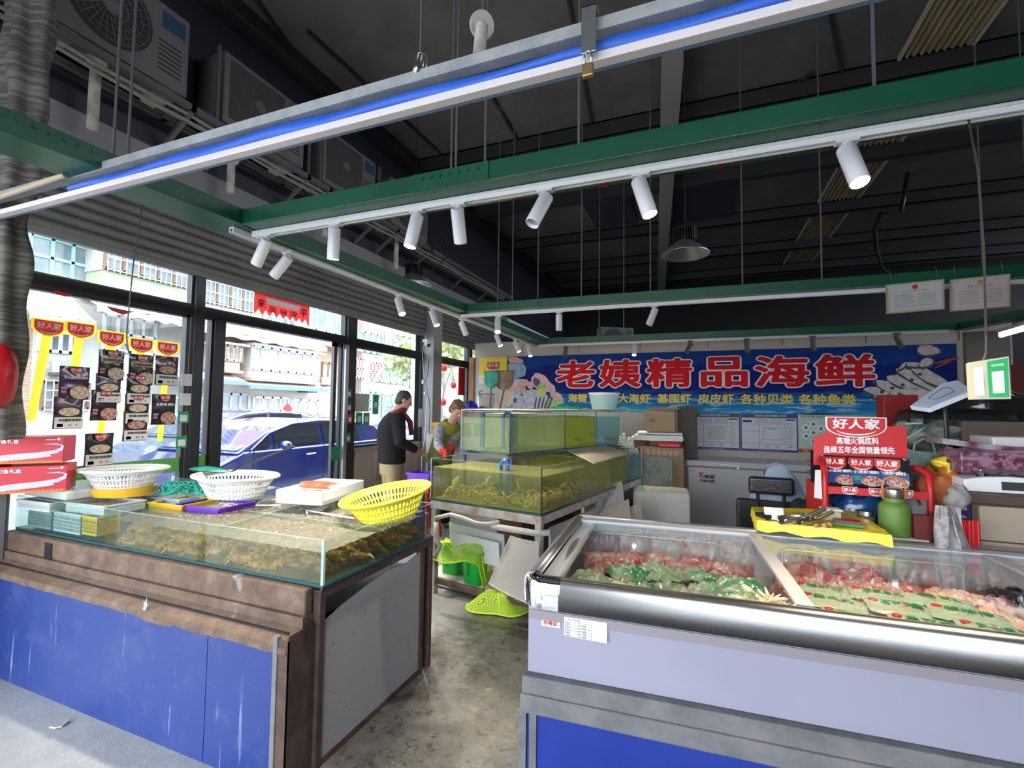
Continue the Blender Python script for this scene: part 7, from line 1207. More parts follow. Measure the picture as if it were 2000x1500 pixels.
p = g(1510, 1016); b = B(); b.quad(p+Vector((-.035, .0, .004)), p+Vector((.045, -.01, .004)), p+Vector((.045, .02, .055)), p+Vector((-.035, .03, .055))); tag(b.build('folded_paper', MT['paper']), 'folded white paper standing on the yellow tray', 'paper')
t = T('steel_scoop', 'shiny steel ice scoop lying on the yellow tray', 'scoop', g(1555, 1026)); p = g(1552, 1026); b = B(); dd = Vector((.9, .35, .12)).normalized(); sd_ = Vector((-.35, .9, 0)).normalized()
b.grid(lambda u, v: p+dd*(v-.5)*.13+sd_*.04*math.sin((u-.5)*PI)*(.55+.45*math.sin(PI*min(1, v*.9+.25)))+Vector((0, 0, .035-.03*math.cos((u-.5)*PI)+.006)), 16, 14); o = b.build('bowl', MT['steel'], t, True, smooth=True); md = o.modifiers.new('t', 'SOLIDIFY'); md.thickness = .002
B().cyl(p+dd*.06+Vector((0, 0, .03)), p+dd*.14+Vector((0, 0, .06)), .011, 12).build('handle', MT['steel'], t, True, smooth=2)
t = T('steel_scoop', 'second steel scoop with yellowish handle lying beside the first', 'scoop', g(1590, 1030)); p = g(1580, 1029); b = B(); b.grid(lambda u, v: p+dd*(v-.5)*.10+sd_*.03*math.sin((u-.5)*PI)+Vector((0, 0, .028-.022*math.cos((u-.5)*PI)+.008)), 12, 10); o = b.build('bowl', mat('brassy_steel', (.45, .38, .20), .3, .9), t, True, smooth=True); md = o.modifiers.new('t', 'SOLIDIFY'); md.thickness = .002; B().cyl(p+dd*.045+Vector((0, 0, .03)), p+dd*.11+Vector((0, 0, .055)), .010, 12).build('handle', MT['steel'], t, True)
b = B(); rr = random.Random(2); p = g(1608, 1031)
for _ in range(9): b.sph(p+Vector((rr.uniform(-.03, .03), rr.uniform(-.02, .02), .012)), (.014, .012, .012), 8, nzf=.4, seed=_)
tag(b.build('dried_ginger', mat('ginger_brown', (.45, .30, .10), .5, c2=(.25, .14, .05), sc=60), smooth=True), 'knobbly piece of dried ginger beside the scoops', 'ginger')
p = g(1628, 1020)+Vector((0, .04, 0)); t = T('plastic_container', 'small lidded plastic container on the yellow tray', 'container', p); B().box(p+Vector((0, 0, .025)), (.07, .06, .045), 0, .1).build('tub', mat('cloudy_tub', (.62, .60, .45), .4, alpha=.85), t, True, bevel=.008); B().box(p+Vector((0, 0, .053)), (.08, .07, .010), 0, .1).build('lid', MT['white'], t, True, bevel=.004)
p = g(1650, 1026); t = T('small_booklet', 'small dark red and green booklet lying on the yellow tray', 'booklet', p); B().box(p+Vector((.01, .01, .014)), (.10, .06, .018), 0, -.1).build('cover', mat('dark_red_cover', (.28, .03, .04), .5), t, True); B().box(p+Vector((-.0, -.012, .006)), (.13, .03, .012), 0, -.1).build('edge', MT['inkg'], t, True)
# thermos
tz = .99; p = P(1750, 1060, 'Y', 2.74); t = T('thermos_bottle', 'wide green thermos bottle with steel cap and orange strap handle', 'bottle', (p.x, 2.75, tz+.0)); t.scale = (.74, .74, .78); gm = mat('matt_green_enamel', (.12, .22, .04), .5, bp=.1, bsc=200)
B().lathe([(0, 0), (.080, 0), (.084, .01), (.084, .150), (.078, .172), (.060, .186), (.054, .190), (.054, .212), (0, .212)], (0, 0, 0), 48).build('bottle', gm, t, smooth=2); B().lathe([(.046, .212), (.048, .215), (.048, .262), (.040, .272), (0, .274)], (0, 0, 0), 40).build('cap', MT['steel'], t, smooth=2)
b = B(); b.tube([(-.056, 0, .20), (-.060, 0, .27), (-.050, 0, .315), (-.02, 0, .335), (.02, 0, .335), (.050, 0, .315), (.060, 0, .27), (.056, 0, .20)], .007, 8); b.build('strap', mat('orange_strap', (.55, .20, .06), .5), t, smooth=True)
tag(B().bb((p.x-.10, 2.67, 0), (p.x+.10, 2.82, tz-.003)).build('small_stand', MT['foamd']), 'dirty white stand carrying the green thermos behind the freezer', 'stand')
p2 = P(1697, 1035, 'Y', 2.80); t = T('glass_jar', 'small glass jar with steel lid left of the green thermos', 'jar', (p2.x, 2.84, .98)); B().lathe([(0, 0), (.035, 0), (.037, .06), (.03, .07), (0, .07)], (0, 0, 0), 24).build('jar', mat('dark_jar', (.12, .10, .08), .15), t, smooth=2); B().lathe([(.036, .07), (.036, .09), (0, .092)], (0, 0, 0), 24).build('lid', MT['steel'], t, smooth=2)
tag(B().bb((p2.x-.09, 2.825, 0), (p2.x+.06, 2.87, .978)).build('small_stand', MT['greyd']), 'thin dark stand under the small glass jar', 'stand')
# chair with cloth
c_ = P(1505, 948, 'Y', 3.5); t = T('office_chair', 'black office chair with headrest, draped with a grey blue jacket', 'chair', (c_.x, 3.6, 0)); B().box((c_.x, 3.48, c_.z), (.26, .05, .11), 0).build('headrest', mat('black_leather', (.012, .012, .015), .35, bp=.2), t, True, bevel=.02, seg=4)
for s in (-1, 1): B().cyl((c_.x+s*.075, 3.50, c_.z-.05), (c_.x+s*.075, 3.52, .62), .011, 10).build('headrest_post', MT['blk'], t, True)
B().box((c_.x+.02, 3.56, .76), (.44, .06, .42), 0).build('backrest', MT['blk'], t, True, bevel=.02); B().box((c_.x+.02, 3.82, .47), (.48, .48, .09), 0).build('seat', MT['blk'], t, True, bevel=.03); B().cyl((c_.x+.02, 3.82, .42), (c_.x+.02, 3.82, .08), .03, 12).build('column', MT['blk'], t, True)
for k in range(5): a = 2*PI*k/5; B().bar((c_.x+.02, 3.82, .09), (c_.x+.02+.28*math.cos(a), 3.82+.28*math.sin(a), .04), .05, .04).build('leg', MT['blk'], t, True)
jk = mat('grey_blue_fabric', (.25, .30, .36), .85, bp=.3, bsc=20); jc = P(1522, 1000, 'Y', 3.62)
b = B(); b.grid(lambda u, v: (jc.x+.24*math.cos(PI*(1-u))*(1-.62*v**2)+.02*noise.noise(Vector((u*6, v*4, 0))), 3.60-.05*math.sin(PI*u)+.02*noise.noise(Vector((u*9, v*6, 2)))*(1-v), .70+v*.50*(.6+.4*math.sin(PI*u)**.5)), 30, 20); b.grid(lambda u, v: (jc.x+.24*math.cos(PI*(1-u))*(1-.62*v**2), 3.66+.05*math.sin(PI*u), .70+v*.50*(.6+.4*math.sin(PI*u)**.5)), 30, 20)
tag(b.build('draped_jacket', jk, smooth=True), 'grey blue jacket hung over the back of the office chair', 'jacket')
a = P(1575, 1010, 'Y', 3.35); heap((a.x, 3.35, .92), (.10, .08, .09), mat('black_cloth', (.01, .01, .012), .7), 'black_cloth', 'black cloth lump right of the jacket beside the red rack', 'cloth', .5, 8); tag(B().bb((a.x-.09, 3.28, 0), (a.x+.09, 3.42, .90)).build('low_cabinet', MT['greyd']), 'dark low cabinet under the black cloth lump', 'cabinet')
# ================================================================ COUNTER AND CLUTTER at the right
cl0 = P(1903, 975, 'Y', 2.76); br_ = mat('dark_brown_laminate', (.085, .05, .04), .5); tn = mat('tan_laminate', (.40, .32, .24), .5)
t = T('drawer_counter', 'brown counter with tan drawer fronts behind the freezer at the right', 'counter', (cl0.x+.5, 3.0, 0)); B().bb((cl0.x, 2.78, 0), (cl0.x+1.4, 3.35, 1.155)).build('carcass', br_, t, True); B().bb((cl0.x-.015, 2.75, 1.155), (cl0.x+1.42, 3.38, 1.195)).build('top', br_, t, True, bevel=.003)
for z0, z1 in ((1.005, 1.155), (.84, 1.0), (.5, .835)): B().bb((cl0.x+.015, 2.755, z0-.01), (cl0.x+.9, 2.78, z1-.01)).build('drawer', tn, t, True, bevel=.003)
b = B(); X_ = cl0.x-.002; b.bb((X_-.002, 2.80, .98), (X_, 2.92, 1.15), 0); b.bb((X_-.003, 2.82, 1.11), (X_-.001, 2.90, 1.145), 1); b.bb((X_-.003, 2.82, 1.01), (X_-.001, 2.90, 1.08), 1); b.build('blue_sticker', [mat('blue_sticker_print', (.02, .04, .25), .4), MT['paper']], t, True)
p = P(1960, 960, 'Y', 2.85); t = T('counter_scale', 'white electronic scale with steel pan on the brown counter', 'scale', (p.x, 2.85, 1.205)); zz = 1.197; b = B(); b.prism([(-.05, 0), (.42, 0), (.42, .06), (.12, .075), (.03, .07), (-.05, .055)], (p.x-.1, 2.82, zz), (1, 0, 0), (0, 0, 1), -.28); b.build('housing', MT['white'], t, True, bevel=.006); B().bb((p.x-.10, 2.80, zz+.095), (p.x+.35, 3.10, zz+.105)).build('pan', MT['steel'], t, True, bevel=.003); B().bb((p.x-.02, 2.814, zz+.015), (p.x+.10, 2.819, zz+.052)).build('display', mat('dark_lcd', (.05, .06, .06), .2), t, True); B().bb((p.x+.12, 2.814, zz+.015), (p.x+.28, 2.819, zz+.05)).build('keypad', mat('grey_keys', (.2, .2, .22), .5), t, True)
B().cyl((p.x-.07, 2.86, zz+.06), (p.x-.07, 2.86, zz+.095), .02, 12).build('pan_post', MT['blk'], t, True)
tag(B().bb((p.x-.16, 2.95, 1.197), (p.x-.11, 3.1, 1.33)).build('black_yellow_carton', [mat('yellow_black_print', (.70, .58, .08), .5, c2=(.02, .02, .02), sc=14, f=(.48, .52))]), 'small yellow carton with black shapes left of the scale', 'carton')
rk = B(); x0 = P(1775, 880, 'Y', 3.6).x
tag(B().bb((x0, 3.42, 1.0), (x0+1.3, 3.80, 1.30)).bb((x0, 3.42, 0), (x0+1.3, 3.8, 1.0)).build('back_shelf', mat('black_shelf', (.02, .018, .018), .6)), 'dark shelf piled with goods behind the brown counter', 'shelf')
zt = 1.302
tag(B().bb((x0, 3.40, zt), (x0+.45, 3.7, zt+.03)).build('white_plastic_tray', MT['white'], bevel=.01), 'long white plastic tray on the dark shelf right of the red rack', 'tray')
p = P(1862, 905, 'Y', 3.3); 
def pkg(px, py, Y_, w_, h_, d_, m, name, label, cat, rz=0, bv=.02, ry=0, bot=None):
    c_ = P(px, py, 'Y', Y_); b = B(); b.box(c_, (w_, d_, h_), 0, rotm(0, ry, rz)); return tag(b.build(name, m, bevel=bv, seg=3), label, cat)
def soft(px, py, Y_, r, m, name, label, cat, nzf=.35, sd=1): c_ = P(px, py, 'Y', Y_); b = B(); b.sph(c_, r, 26, nzf=nzf, seed=sd); return tag(b.build(name, m, smooth=True), label, cat)
soft(1868, 905, 3.0, (.09, .06, .035), mat('glossy_yellow_bag', (.78, .58, .03), .25, c2=(.7, .2, .02), sc=9, f=(.55, .65)), 'yellow_snack_bag', 'glossy yellow snack bag left of the purple carton', 'bag'); soft(1855, 888, 3.1, (.035, .035, .04), mat('mustard_paper', (.50, .36, .03), .5), 'mustard_pot', 'small mustard yellow pot above the yellow bag', 'pot', .1)
pkg(1965, 903, 2.95, .42, .10, .22, mat('purple_fruit_print', (.10, .02, .045), .35, c2=(.30, .16, .24), sc=40), 'purple_fruit_carton', 'purple carton with fruit print above the scale', 'carton', 0, .006); soft(1975, 890, 2.95, (.22, .10, .02), mat('yellow_wrap', (.70, .50, .08), .3, c2=(.35, .45, .05), sc=8), 'yellow_wrap', 'yellow and green wrap lying on the purple carton', 'wrap', .2)
pkg(1925, 872, 3.2, .44, .03, .25, mat('white_purple_magazine', (.42, .38, .40), .3, c2=(.20, .03, .09), sc=7), 'magazine', 'white and purple magazine sliding off the dark pile', 'magazine', 0, .003, 7); pkg(1985, 862, 3.3, .3, .05, .25, mat('silver_tray', (.7, .7, .72), .3), 'silver_tray', 'silver white tray at the right edge above the magazine', 'tray', 0, .01)
pkg(1950, 842, 3.5, .40, .11, .2, mat('dark_brown_carton', (.10, .065, .05), .6), 'dark_brown_carton', 'dark brown carton high on the pile at the right edge', 'carton', 0, .004); pkg(1860, 835, 3.6, .5, .22, .3, mat('black_bin_bag', (.008, .008, .009), .3, bp=.4), 'black_bag_pile', 'black bag piled under the tilted white scale head', 'bag', 0, .06)
soft(1935, 808, 3.6, (.26, .12, .12), mat('black_clear_bag', (.012, .011, .012), .25, bp=.6, bsc=14, coat=.5), 'black_clear_bag', 'shiny dark bag with pale edge right of the tilted scale head', 'bag', .5, 3)
soft(1812, 852, 3.5, (.17, .12, .09), mat('dark_green_net_goods', (.08, .10, .08), .5, c2=(.25, .28, .24), sc=14), 'netted_goods', 'greenish netted goods right of the red rack header', 'bag', .5, 5)
tag(B().tube([P(x, y, 'Y', 3.3) for x, y in ((1768, 828), (1800, 826), (1808, 832), (1790, 845), (1772, 856))], .006, 6).build('hanger', mat('pale_teal_plastic', (.35, .55, .52), .4), smooth=True), 'pale teal plastic hanger over the netted goods', 'hanger')
pkg(1752, 826, 3.9, .19, .37, .12, mat('dull_red_carton', (.22, .008, .01), .5), 'red_box', 'red box standing behind the red rack', 'box', 5, .004); tag(B().bb((P(1690, 830, 'Y', 4.2).x, 4.15, 1.25), (P(1760, 830, 'Y', 4.2).x, 4.4, 1.50)).build('dark_clear_box', mat('dark_smoked_box', (.06, .08, .12), .2)), 'dark smoked plastic box behind the rack header', 'box')
tag(B().bb((P(1690, 830, 'Y', 4.2).x, 3.85, 0), (P(1790, 830, 'Y', 4.2).x+.1, 4.4, 1.25)).build('storage_shelf', mat('black_shelf_b', (.02, .018, .018), .6)), 'dark storage shelf behind the red rack', 'shelf')
# tote bag, orange cloth, white cloth
t = T('tote_bag', 'pale green tote bag hanging right of the red rack', 'bag', P(1805, 950, 'Y', 3.3)); c_ = P(1806, 912, 'Y', 3.3); m_ = mat('pale_green_fabric', (.30, .40, .34), .7); B().grid(lambda u, v: (c_.x+(u-.5)*.19, 3.3+.02*noise.noise(Vector((u*4, v*4, 1))), c_.z-.16+v*.24), 14, 14).grid(lambda u, v: (c_.x+(u-.5)*.19, 3.34, c_.z-.16+v*.24), 14, 14).build('bag_body', m_, t, True, smooth=True); B().tube([(c_.x-.05, 3.3, c_.z+.07), (c_.x-.04, 3.3, c_.z+.13), (c_.x, 3.3, c_.z+.155), (c_.x+.04, 3.3, c_.z+.13), (c_.x+.05, 3.3, c_.z+.07)], .006, 6).build('handle', m_, t, True)
soft(1838, 965, 3.0, (.10, .10, .13), mat('rusty_orange_cloth', (.45, .13, .03), .7, c2=(.25, .06, .02), sc=6), 'orange_cloth', 'rust orange cloth bundle between the red rack and the counter', 'cloth', .5, 7); soft(1845, 935, 3.05, (.03, .03, .02), MT['blk'], 'dark_pouch', 'small dark opening of a pouch on the orange cloth', 'pouch', .1)
soft(1872, 972, 2.70, (.042, .03, .055), mat('grey_white_bag', (.26, .24, .23), .6), 'crumpled_bag', 'crumpled grey white bag between the orange cloth and the counter', 'bag', .4, 9)
c_ = P(1855, 1035, 'Y', 2.62); b = B(); b.grid(lambda u, v: (c_.x+(u-.5)*.13*(1.0-.45*v)+.012*math.sin(u*22+v*3), 2.62+.03*math.sin(u*17)*(1-v*.5), c_.z-.09+v*.19), 40, 14); o = b.build('white_cloth', mat('white_cotton', (.42, .40, .40), .85, c2=(.25, .23, .24), sc=30), smooth=True); tag(o, 'white cloth hanging in folds left of the brown counter', 'cloth'); tag(B().grid(lambda u, v: (c_.x+.06+(u)*.055, 2.66+.01*math.sin(u*12), c_.z-.10+v*.14), 12, 6).build('red_cloth', MT['red'], smooth=True), 'red cloth strip beside the white hanging cloth', 'cloth')
tag(B().bb((c_.x-.10, 2.69, 0), (c_.x+.10, 2.72, c_.z+.04)).build('side_rail', mat('dark_red_rail', (.12, .01, .01), .5)), 'dark rail panel behind the hanging white cloth', 'panel')
a = P(1775, 1045, 'Y', 2.75); soft(1768, 1030, 2.82, (.04, .04, .03), MT['steel'], 'foil_ball', 'crumpled foil right of the green thermos', 'foil', .5, 3)
# tilted scale head on a pole
a, c_, d_, e_ = P(1775, 797, 'Y', 3.15), P(1812, 795, 'Y', 3.15), P(1900, 748, 'Y', 3.25), P(1878, 745, 'Y', 3.25)
t = T('tilted_scale_display', 'white tilted electronic scale display rising above the dark clutter', 'scale display', (P(1840, 790, 'Y', 3.2).x, 3.2, 1.3)); pts_ = [P(x, y, 'Y', Y_) for x, y, Y_ in ((1776, 793, 3.15), (1812, 798, 3.08), (1900, 762, 3.08), (1870, 742, 3.3), (1840, 748, 3.3))]
b = B(); k = len(pts_); dn = Vector((.01, .0, -.022)); b.add(pts_+[p+dn for p in pts_], [tuple(range(k)), tuple(range(k, 2*k))[::-1]]+[(i, (i+1) % k, (i+1) % k+k, i+k) for i in range(k)]); b.build('housing', mat('bluish_white_plastic', (.62, .66, .78), .35), t, True, bevel=.004)
b = B(); cc = sum(pts_, Vector())/k; nn = (pts_[1]-pts_[0]).cross(pts_[4]-pts_[0]).normalized(); nn = nn if nn.z > 0 else -nn; q = [cc+(p-cc)*.78+nn*.0015 for p in pts_]; b.add(q, [tuple(range(k))], 0); q2 = [cc+(p-cc)*.42+nn*.0025 for p in pts_]; b.tube(q2, .0012, 5, 1, closed=True); b.build('panel', [mat('pale_blue_panel', (.55, .62, .76), .3), MT['ink']], t, True); B().cyl(cc+dn, (cc.x+.02, cc.y, 1.3), .011, 10).build('post', MT['blk'], t, True)
# hanging white and green box (printed code left out)
t = T('hanging_carton', 'cream and green carton hanging on a cord at the right edge', 'carton', P(1938, 780, 'Y', 2.02)); p0, p1, p2_, p3 = [P(x, y, 'Y', 2.02) for x, y in ((1897, 780), (1975, 779), (1970, 696), (1892, 708))]
b = B(); dpt = Vector((.012, .05, 0)); b.add([p0, p1, p2_, p3]+[p+dpt for p in (p0, p1, p2_, p3)], [(0, 1, 2, 3), (7, 6, 5, 4), (0, 4, 5, 1), (1, 5, 6, 2), (2, 6, 7, 3), (3, 7, 4, 0)]); b.build('box', mat('cream_carton', (.62, .58, .42), .6), t, True)
fq3 = lambda u, v, d=.0015: p0.lerp(p1, u).lerp(p3.lerp(p2_, u), v)-Vector((0, d, 0)); b = B(); b.add([fq3(*q) for q in ((.45, .04), (.95, .04), (.97, .97), (.45, .95))], [(0, 1, 2, 3)], 0); b.add([fq3(*q, .002) for q in ((.55, .14), (.85, .14), (.85, .68), (.55, .68))], [(0, 1, 2, 3)], 1); b.add([fq3(*q, .002) for q in ((.55, .80), (.86, .80), (.86, .86), (.55, .86))], [(0, 1, 2, 3)], 2)
b.add([fq3(*q, .002) for q in ((.10, .1), (.34, .1), (.34, .84), (.10, .84))], [(0, 1, 2, 3)], 1); b.build('printed_panels', [mat('bright_green_print', (.02, .42, .14), .5), MT['paper'], mat('pale_green_print', (.35, .65, .42), .5)], t, True); B().tube([p3.lerp(p2_, .45)+Vector((0, .02, 0)), P(1926, 690, 'Y', 2.03), P(1926, 655, 'Y', 2.02)], .003, 6).build('cord_loop', MT['greyd'], t, True)
# certificates
for x0, y0, x1, y1, sc_, lab in ((1726, 553, 1846, 606, 0, 'white framed certificate with red seal, left of the two on the beam'), (1850, 543, 1974, 601, 1, 'pinkish framed certificate with gold emblem, right of the two on the beam')):
    a, c_ = P(x0+4, y0+3, 'Y', 4.55), P(x1-2, y1, 'Y', 4.55); w_, h = c_.x-a.x, a.z-c_.z; t = T('framed_certificate', lab, 'certificate', ((a.x+c_.x)/2, 4.55, c_.z), 0, 'framed certificates', rotm(9, -2.5, 0)); B().bb((-w_/2, -.01, 0), (w_/2, .012, h)).build('frame', mat('thin_gold_frame', (.40, .34, .26), .4), t)
    b = B(); yy = -.0115; b.quad((-w_/2+.012, yy, .012), (w_/2-.012, yy, .012), (w_/2-.012, yy, h-.012), (-w_/2+.012, yy, h-.012), 0)
    for q in ((-.44, .1, .44, .108), (-.44, .89, .44, .898), (-.44, .1, -.436, .9), (.436, .1, .44, .9)): b.quad((q[0]*w_, yy-.001, q[1]*h), (q[2]*w_, yy-.001, q[1]*h), (q[2]*w_, yy-.001, q[3]*h), (q[0]*w_, yy-.001, q[3]*h), 1)
    for i in range(6): b.quad((-.36*w_, yy-.001, (.2+.075*i)*h), ((-.05 if i % 2 else .0)*w_, yy-.001, (.2+.075*i)*h), ((-.05 if i % 2 else .0)*w_, yy-.001, (.215+.075*i)*h), (-.36*w_, yy-.001, (.215+.075*i)*h), 3); b.quad((.04*w_, yy-.001, (.2+.075*i)*h), (.36*w_, yy-.001, (.2+.075*i)*h), (.36*w_, yy-.001, (.215+.075*i)*h), (.04*w_, yy-.001, (.215+.075*i)*h), 3)
    b.sph((0, yy-.001, .84*h), (.018, .001, .018), 14, 2); b.text('营业执照' if sc_ else '食品经营许可证', (-.22*w_, yy-.0008, .68*h), (1, 0, 0), (0, 0, 1), .44*w_, .06*h if not sc_ else .09*h, 3, .0, .001)
    for q in (-.4, .4): B().cyl((q*w_, .0, h), (q*w_, .03, h+.10), .0015, 5).build('hanging_string', MT['greyd'], t)
    b.build('paper', [mat('certificate_paper%d' % sc_, (.55, .55, .53) if not sc_ else (.56, .47, .44), .5), mat('gold_border', (.35, .26, .12), .5), MT['red'] if not sc_ else mat('gold_emblem', (.45, .28, .08), .5), mat('grey_ink', (.2, .2, .22), .6)], t)
# grey board, far stall at the right edge, tube light
a, c_ = P(1885, 648, 'Y', 6.5), P(1972, 648, 'Y', 6.5); tag(B().bb((a.x, 6.5, 0), (c_.x, 6.56, a.z)).build('grey_partition', mat('brown_grey_partition', (.16, .14, .12), .7)), 'tall brown grey partition right of the banner', 'partition')
a = P(1985, 800, 'Y', 6.9); tag(B().bb((a.x-.1, 6.9, 1.35), (a.x+1.2, 6.95, 2.1)).build('red_stall_sign', mat('dark_red_sign', (.16, .02, .015), .5)), 'dark red sign of the neighbouring stall at the right edge', 'sign')
tag(B().bb((a.x-.1, 6.86, 1.5), (a.x+1.2, 6.89, 1.65)).build('yellow_stall_strip', mat('dim_yellow_print', (.35, .26, .03), .5, c2=(.05, .04, .02), sc=6)), 'dim yellow strip on the neighbouring stall sign', 'sign')
tag(B().bb((a.x-.2, 6.7, 0), (a.x+1.2, 6.8, 1.25)).build('stall_counter', mat('dull_stall_counter', (.12, .09, .08), .6)), 'dull counter of the neighbouring stall at the right edge', 'counter')
t = T('tube_light', 'white fluorescent tube light at the right edge above the hanging carton', 'tube light', P(1985, 640, 'Y', 4.5)); a, c_ = P(1955, 655, 'Y', 4.7), P(2060, 625, 'Y', 4.2); B().cyl(a, c_, .016, 12).build('tube', mat('glowing_tube', (1, 1, 1), .3, em=3, ec=(.85, .93, 1)), t, True); B().bar(a+Vector((0, 0, .03)), c_+Vector((0, 0, .03)), .05, .025).build('fixture', MT['alum'], t, True); B().cyl(a.lerp(c_, .6)+Vector((0, 0, .04)), Vector((a.lerp(c_, .6).x, a.lerp(c_, .6).y, 5.2)), .005, 6).build('suspension_rod', MT['greyd'], t, True)
# small things around the column and on the floor
t = T('wall_camera', 'white dome camera on the grey column', 'camera', P(836, 672, 'X', -3.86)); c_ = P(836, 672, 'X', -3.80); B().sph(c_, .05, 16).build('dome', MT['white'], t, True, smooth=True); B().sph(c_-Vector((-.02, .02, .02)), .03, 14).build('lens', MT['blk'], t, True, smooth=True); B().bb((XS+.22, c_.y-.03, c_.z+.03), (c_.x, c_.y+.03, c_.z+.07)).build('arm', MT['white'], t, True)
for px, py, s, lab in ((826, 746, .06, 'white switch box upper on the grey column'), (829, 768, .04, 'small round white socket on the grey column')): c_ = P(px, py, 'X', XS+.225); tag(B().bb((XS+.22, c_.y-s/2, c_.z-s/2), (XS+.25, c_.y+s/2, c_.z+s/2)).build('switch_box', MT['white'], bevel=.005), lab, 'switch')
c_ = P(822, 800, 'X', XS+.24); tag(B().bb((XS+.222, c_.y-.04, c_.z-.07), (XS+.226, c_.y+.04, c_.z+.07)).build('dark_card', MT['bluecap']), 'dark blue card stuck on the grey column', 'card')
c_ = P(825, 818, 'X', XS+.28); b = B(); b.grid(lambda u, v: (XS+.27+.03*math.sin(PI*u), c_.y-.10+u*.20*(1-.35*v), c_.z-.12+v*.27), 12, 10); tag(b.build('hanging_plastic_bag', mat('white_thin_bag', (.75, .76, .8), .4, alpha=.92), smooth=True), 'white plastic bag roll hanging on the grey column', 'bag')
tag(B().tube([P(x, y, 'X', XS+.25) for x, y in ((838, 700), (836, 730), (830, 745), (838, 780), (840, 800), (838, 840), (842, 872), (850, 888))], .006, 6).build('dangling_cable', MT['blk'], smooth=True), 'thin black cable looping down the grey column', 'cable'); tag(B().tube([P(x, y, 'X', XS+.25) for x, y in ((832, 650), (825, 690), (828, 740), (835, 770), (829, 860), (822, 890), (828, 895))], .005, 6).build('dangling_cable', MT['white'], smooth=True), 'thin white cable running down the grey column', 'cable')
a = P(902, 745, 'X', XS+.05); z0 = P(902, 772, 'X', XS+.05).z; z1 = P(902, 718, 'X', XS+.05).z; tag(B().bb((XS+.04, a.y-.12, z0), (XS+.05, a.y+.12, z1)).build('red_wall_scroll', MT['red']), 'red scroll hanging by the far window next to the brown wood', 'scroll')
p = P(868, 850, 'Y', 6.2); t = T('orange_crate', 'orange crate on the pile behind the woman by the far window', 'crate', (p.x, 6.3, 1.15)); b = B().bb((p.x-.2, 6.15, 1.16), (p.x+.2, 6.45, 1.26)); b.build('crate', mat('orange_plastic', (.75, .22, .02), .4), t, True, bevel=.008); B().bb((p.x-.2, 6.15, 1.26), (p.x+.15, 6.45, 1.32)).build('rim', mat('yellow_orange_rim', (.75, .45, .03), .4), t, True, bevel=.008)
tag(B().bb((p.x-.25, 6.1, 0), (p.x+.35, 6.5, 1.155)).build('low_pink_cupboard', mat('pale_pink_cupboard', (.52, .44, .38), .6), bevel=.01), 'pale pinkish cupboard under the orange crate by the far window', 'cupboard')
p = P(860, 858, 'Y', 5.75); tag(B().cyl(P(852, 888, 'Y', 5.8), P(864, 848, 'Y', 5.8), .012, 8).build('wooden_stick', mat('brown_stick', (.2, .09, .04), .6)), 'brown stick leaning by the grey column', 'stick')
c_ = P(700, 820, 'X', XS+.05); 
for px, py, lab, m_ in ((702, 818, 'green framed card on the pane behind the man, left of two', 'inkg'), (716, 818, 'green framed card on the pane behind the man, right of two', 'inkg'), (734, 790, 'tall green sign sticker on the glass beside the man', 'inkg')): c_ = P(px, py, 'X', XS+.04); h = .13 if py == 790 else .08; b = B().bb((XS+.034, c_.y-.06, c_.z-h), (XS+.038, c_.y+.06, c_.z+h)); b.bb((XS+.038, c_.y-.035, c_.z-.04), (XS+.040, c_.y+.035, c_.z+.03), 1); tag(b.build('window_card', [MT[m_], MT['paper']]), lab, 'card')
c_ = P(708, 787, 'X', XS+.05); tag(B().bb((XS+.034, c_.y-.17, c_.z-.11), (XS+.040, c_.y+.14, c_.z+.12)).build('grey_notice', mat('greyish_notice', (.42, .42, .36), .6, c2=(.5, .5, .45), sc=8)), 'grey paper notice on the glass left of the man', 'notice')
p = P(118, 1418, 'Z', .004); t_ = B().tube([P(x, y, 'Z', .006) for x, y in ((97, 1420), (108, 1422), (120, 1419), (134, 1408))], [.003, .004, .004, .006], 6); tag(t_.build('cigarette_butt', mat('pale_litter', (.6, .55, .45), .7)), 'small pale twig of litter on the floor in the near left corner', 'litter')
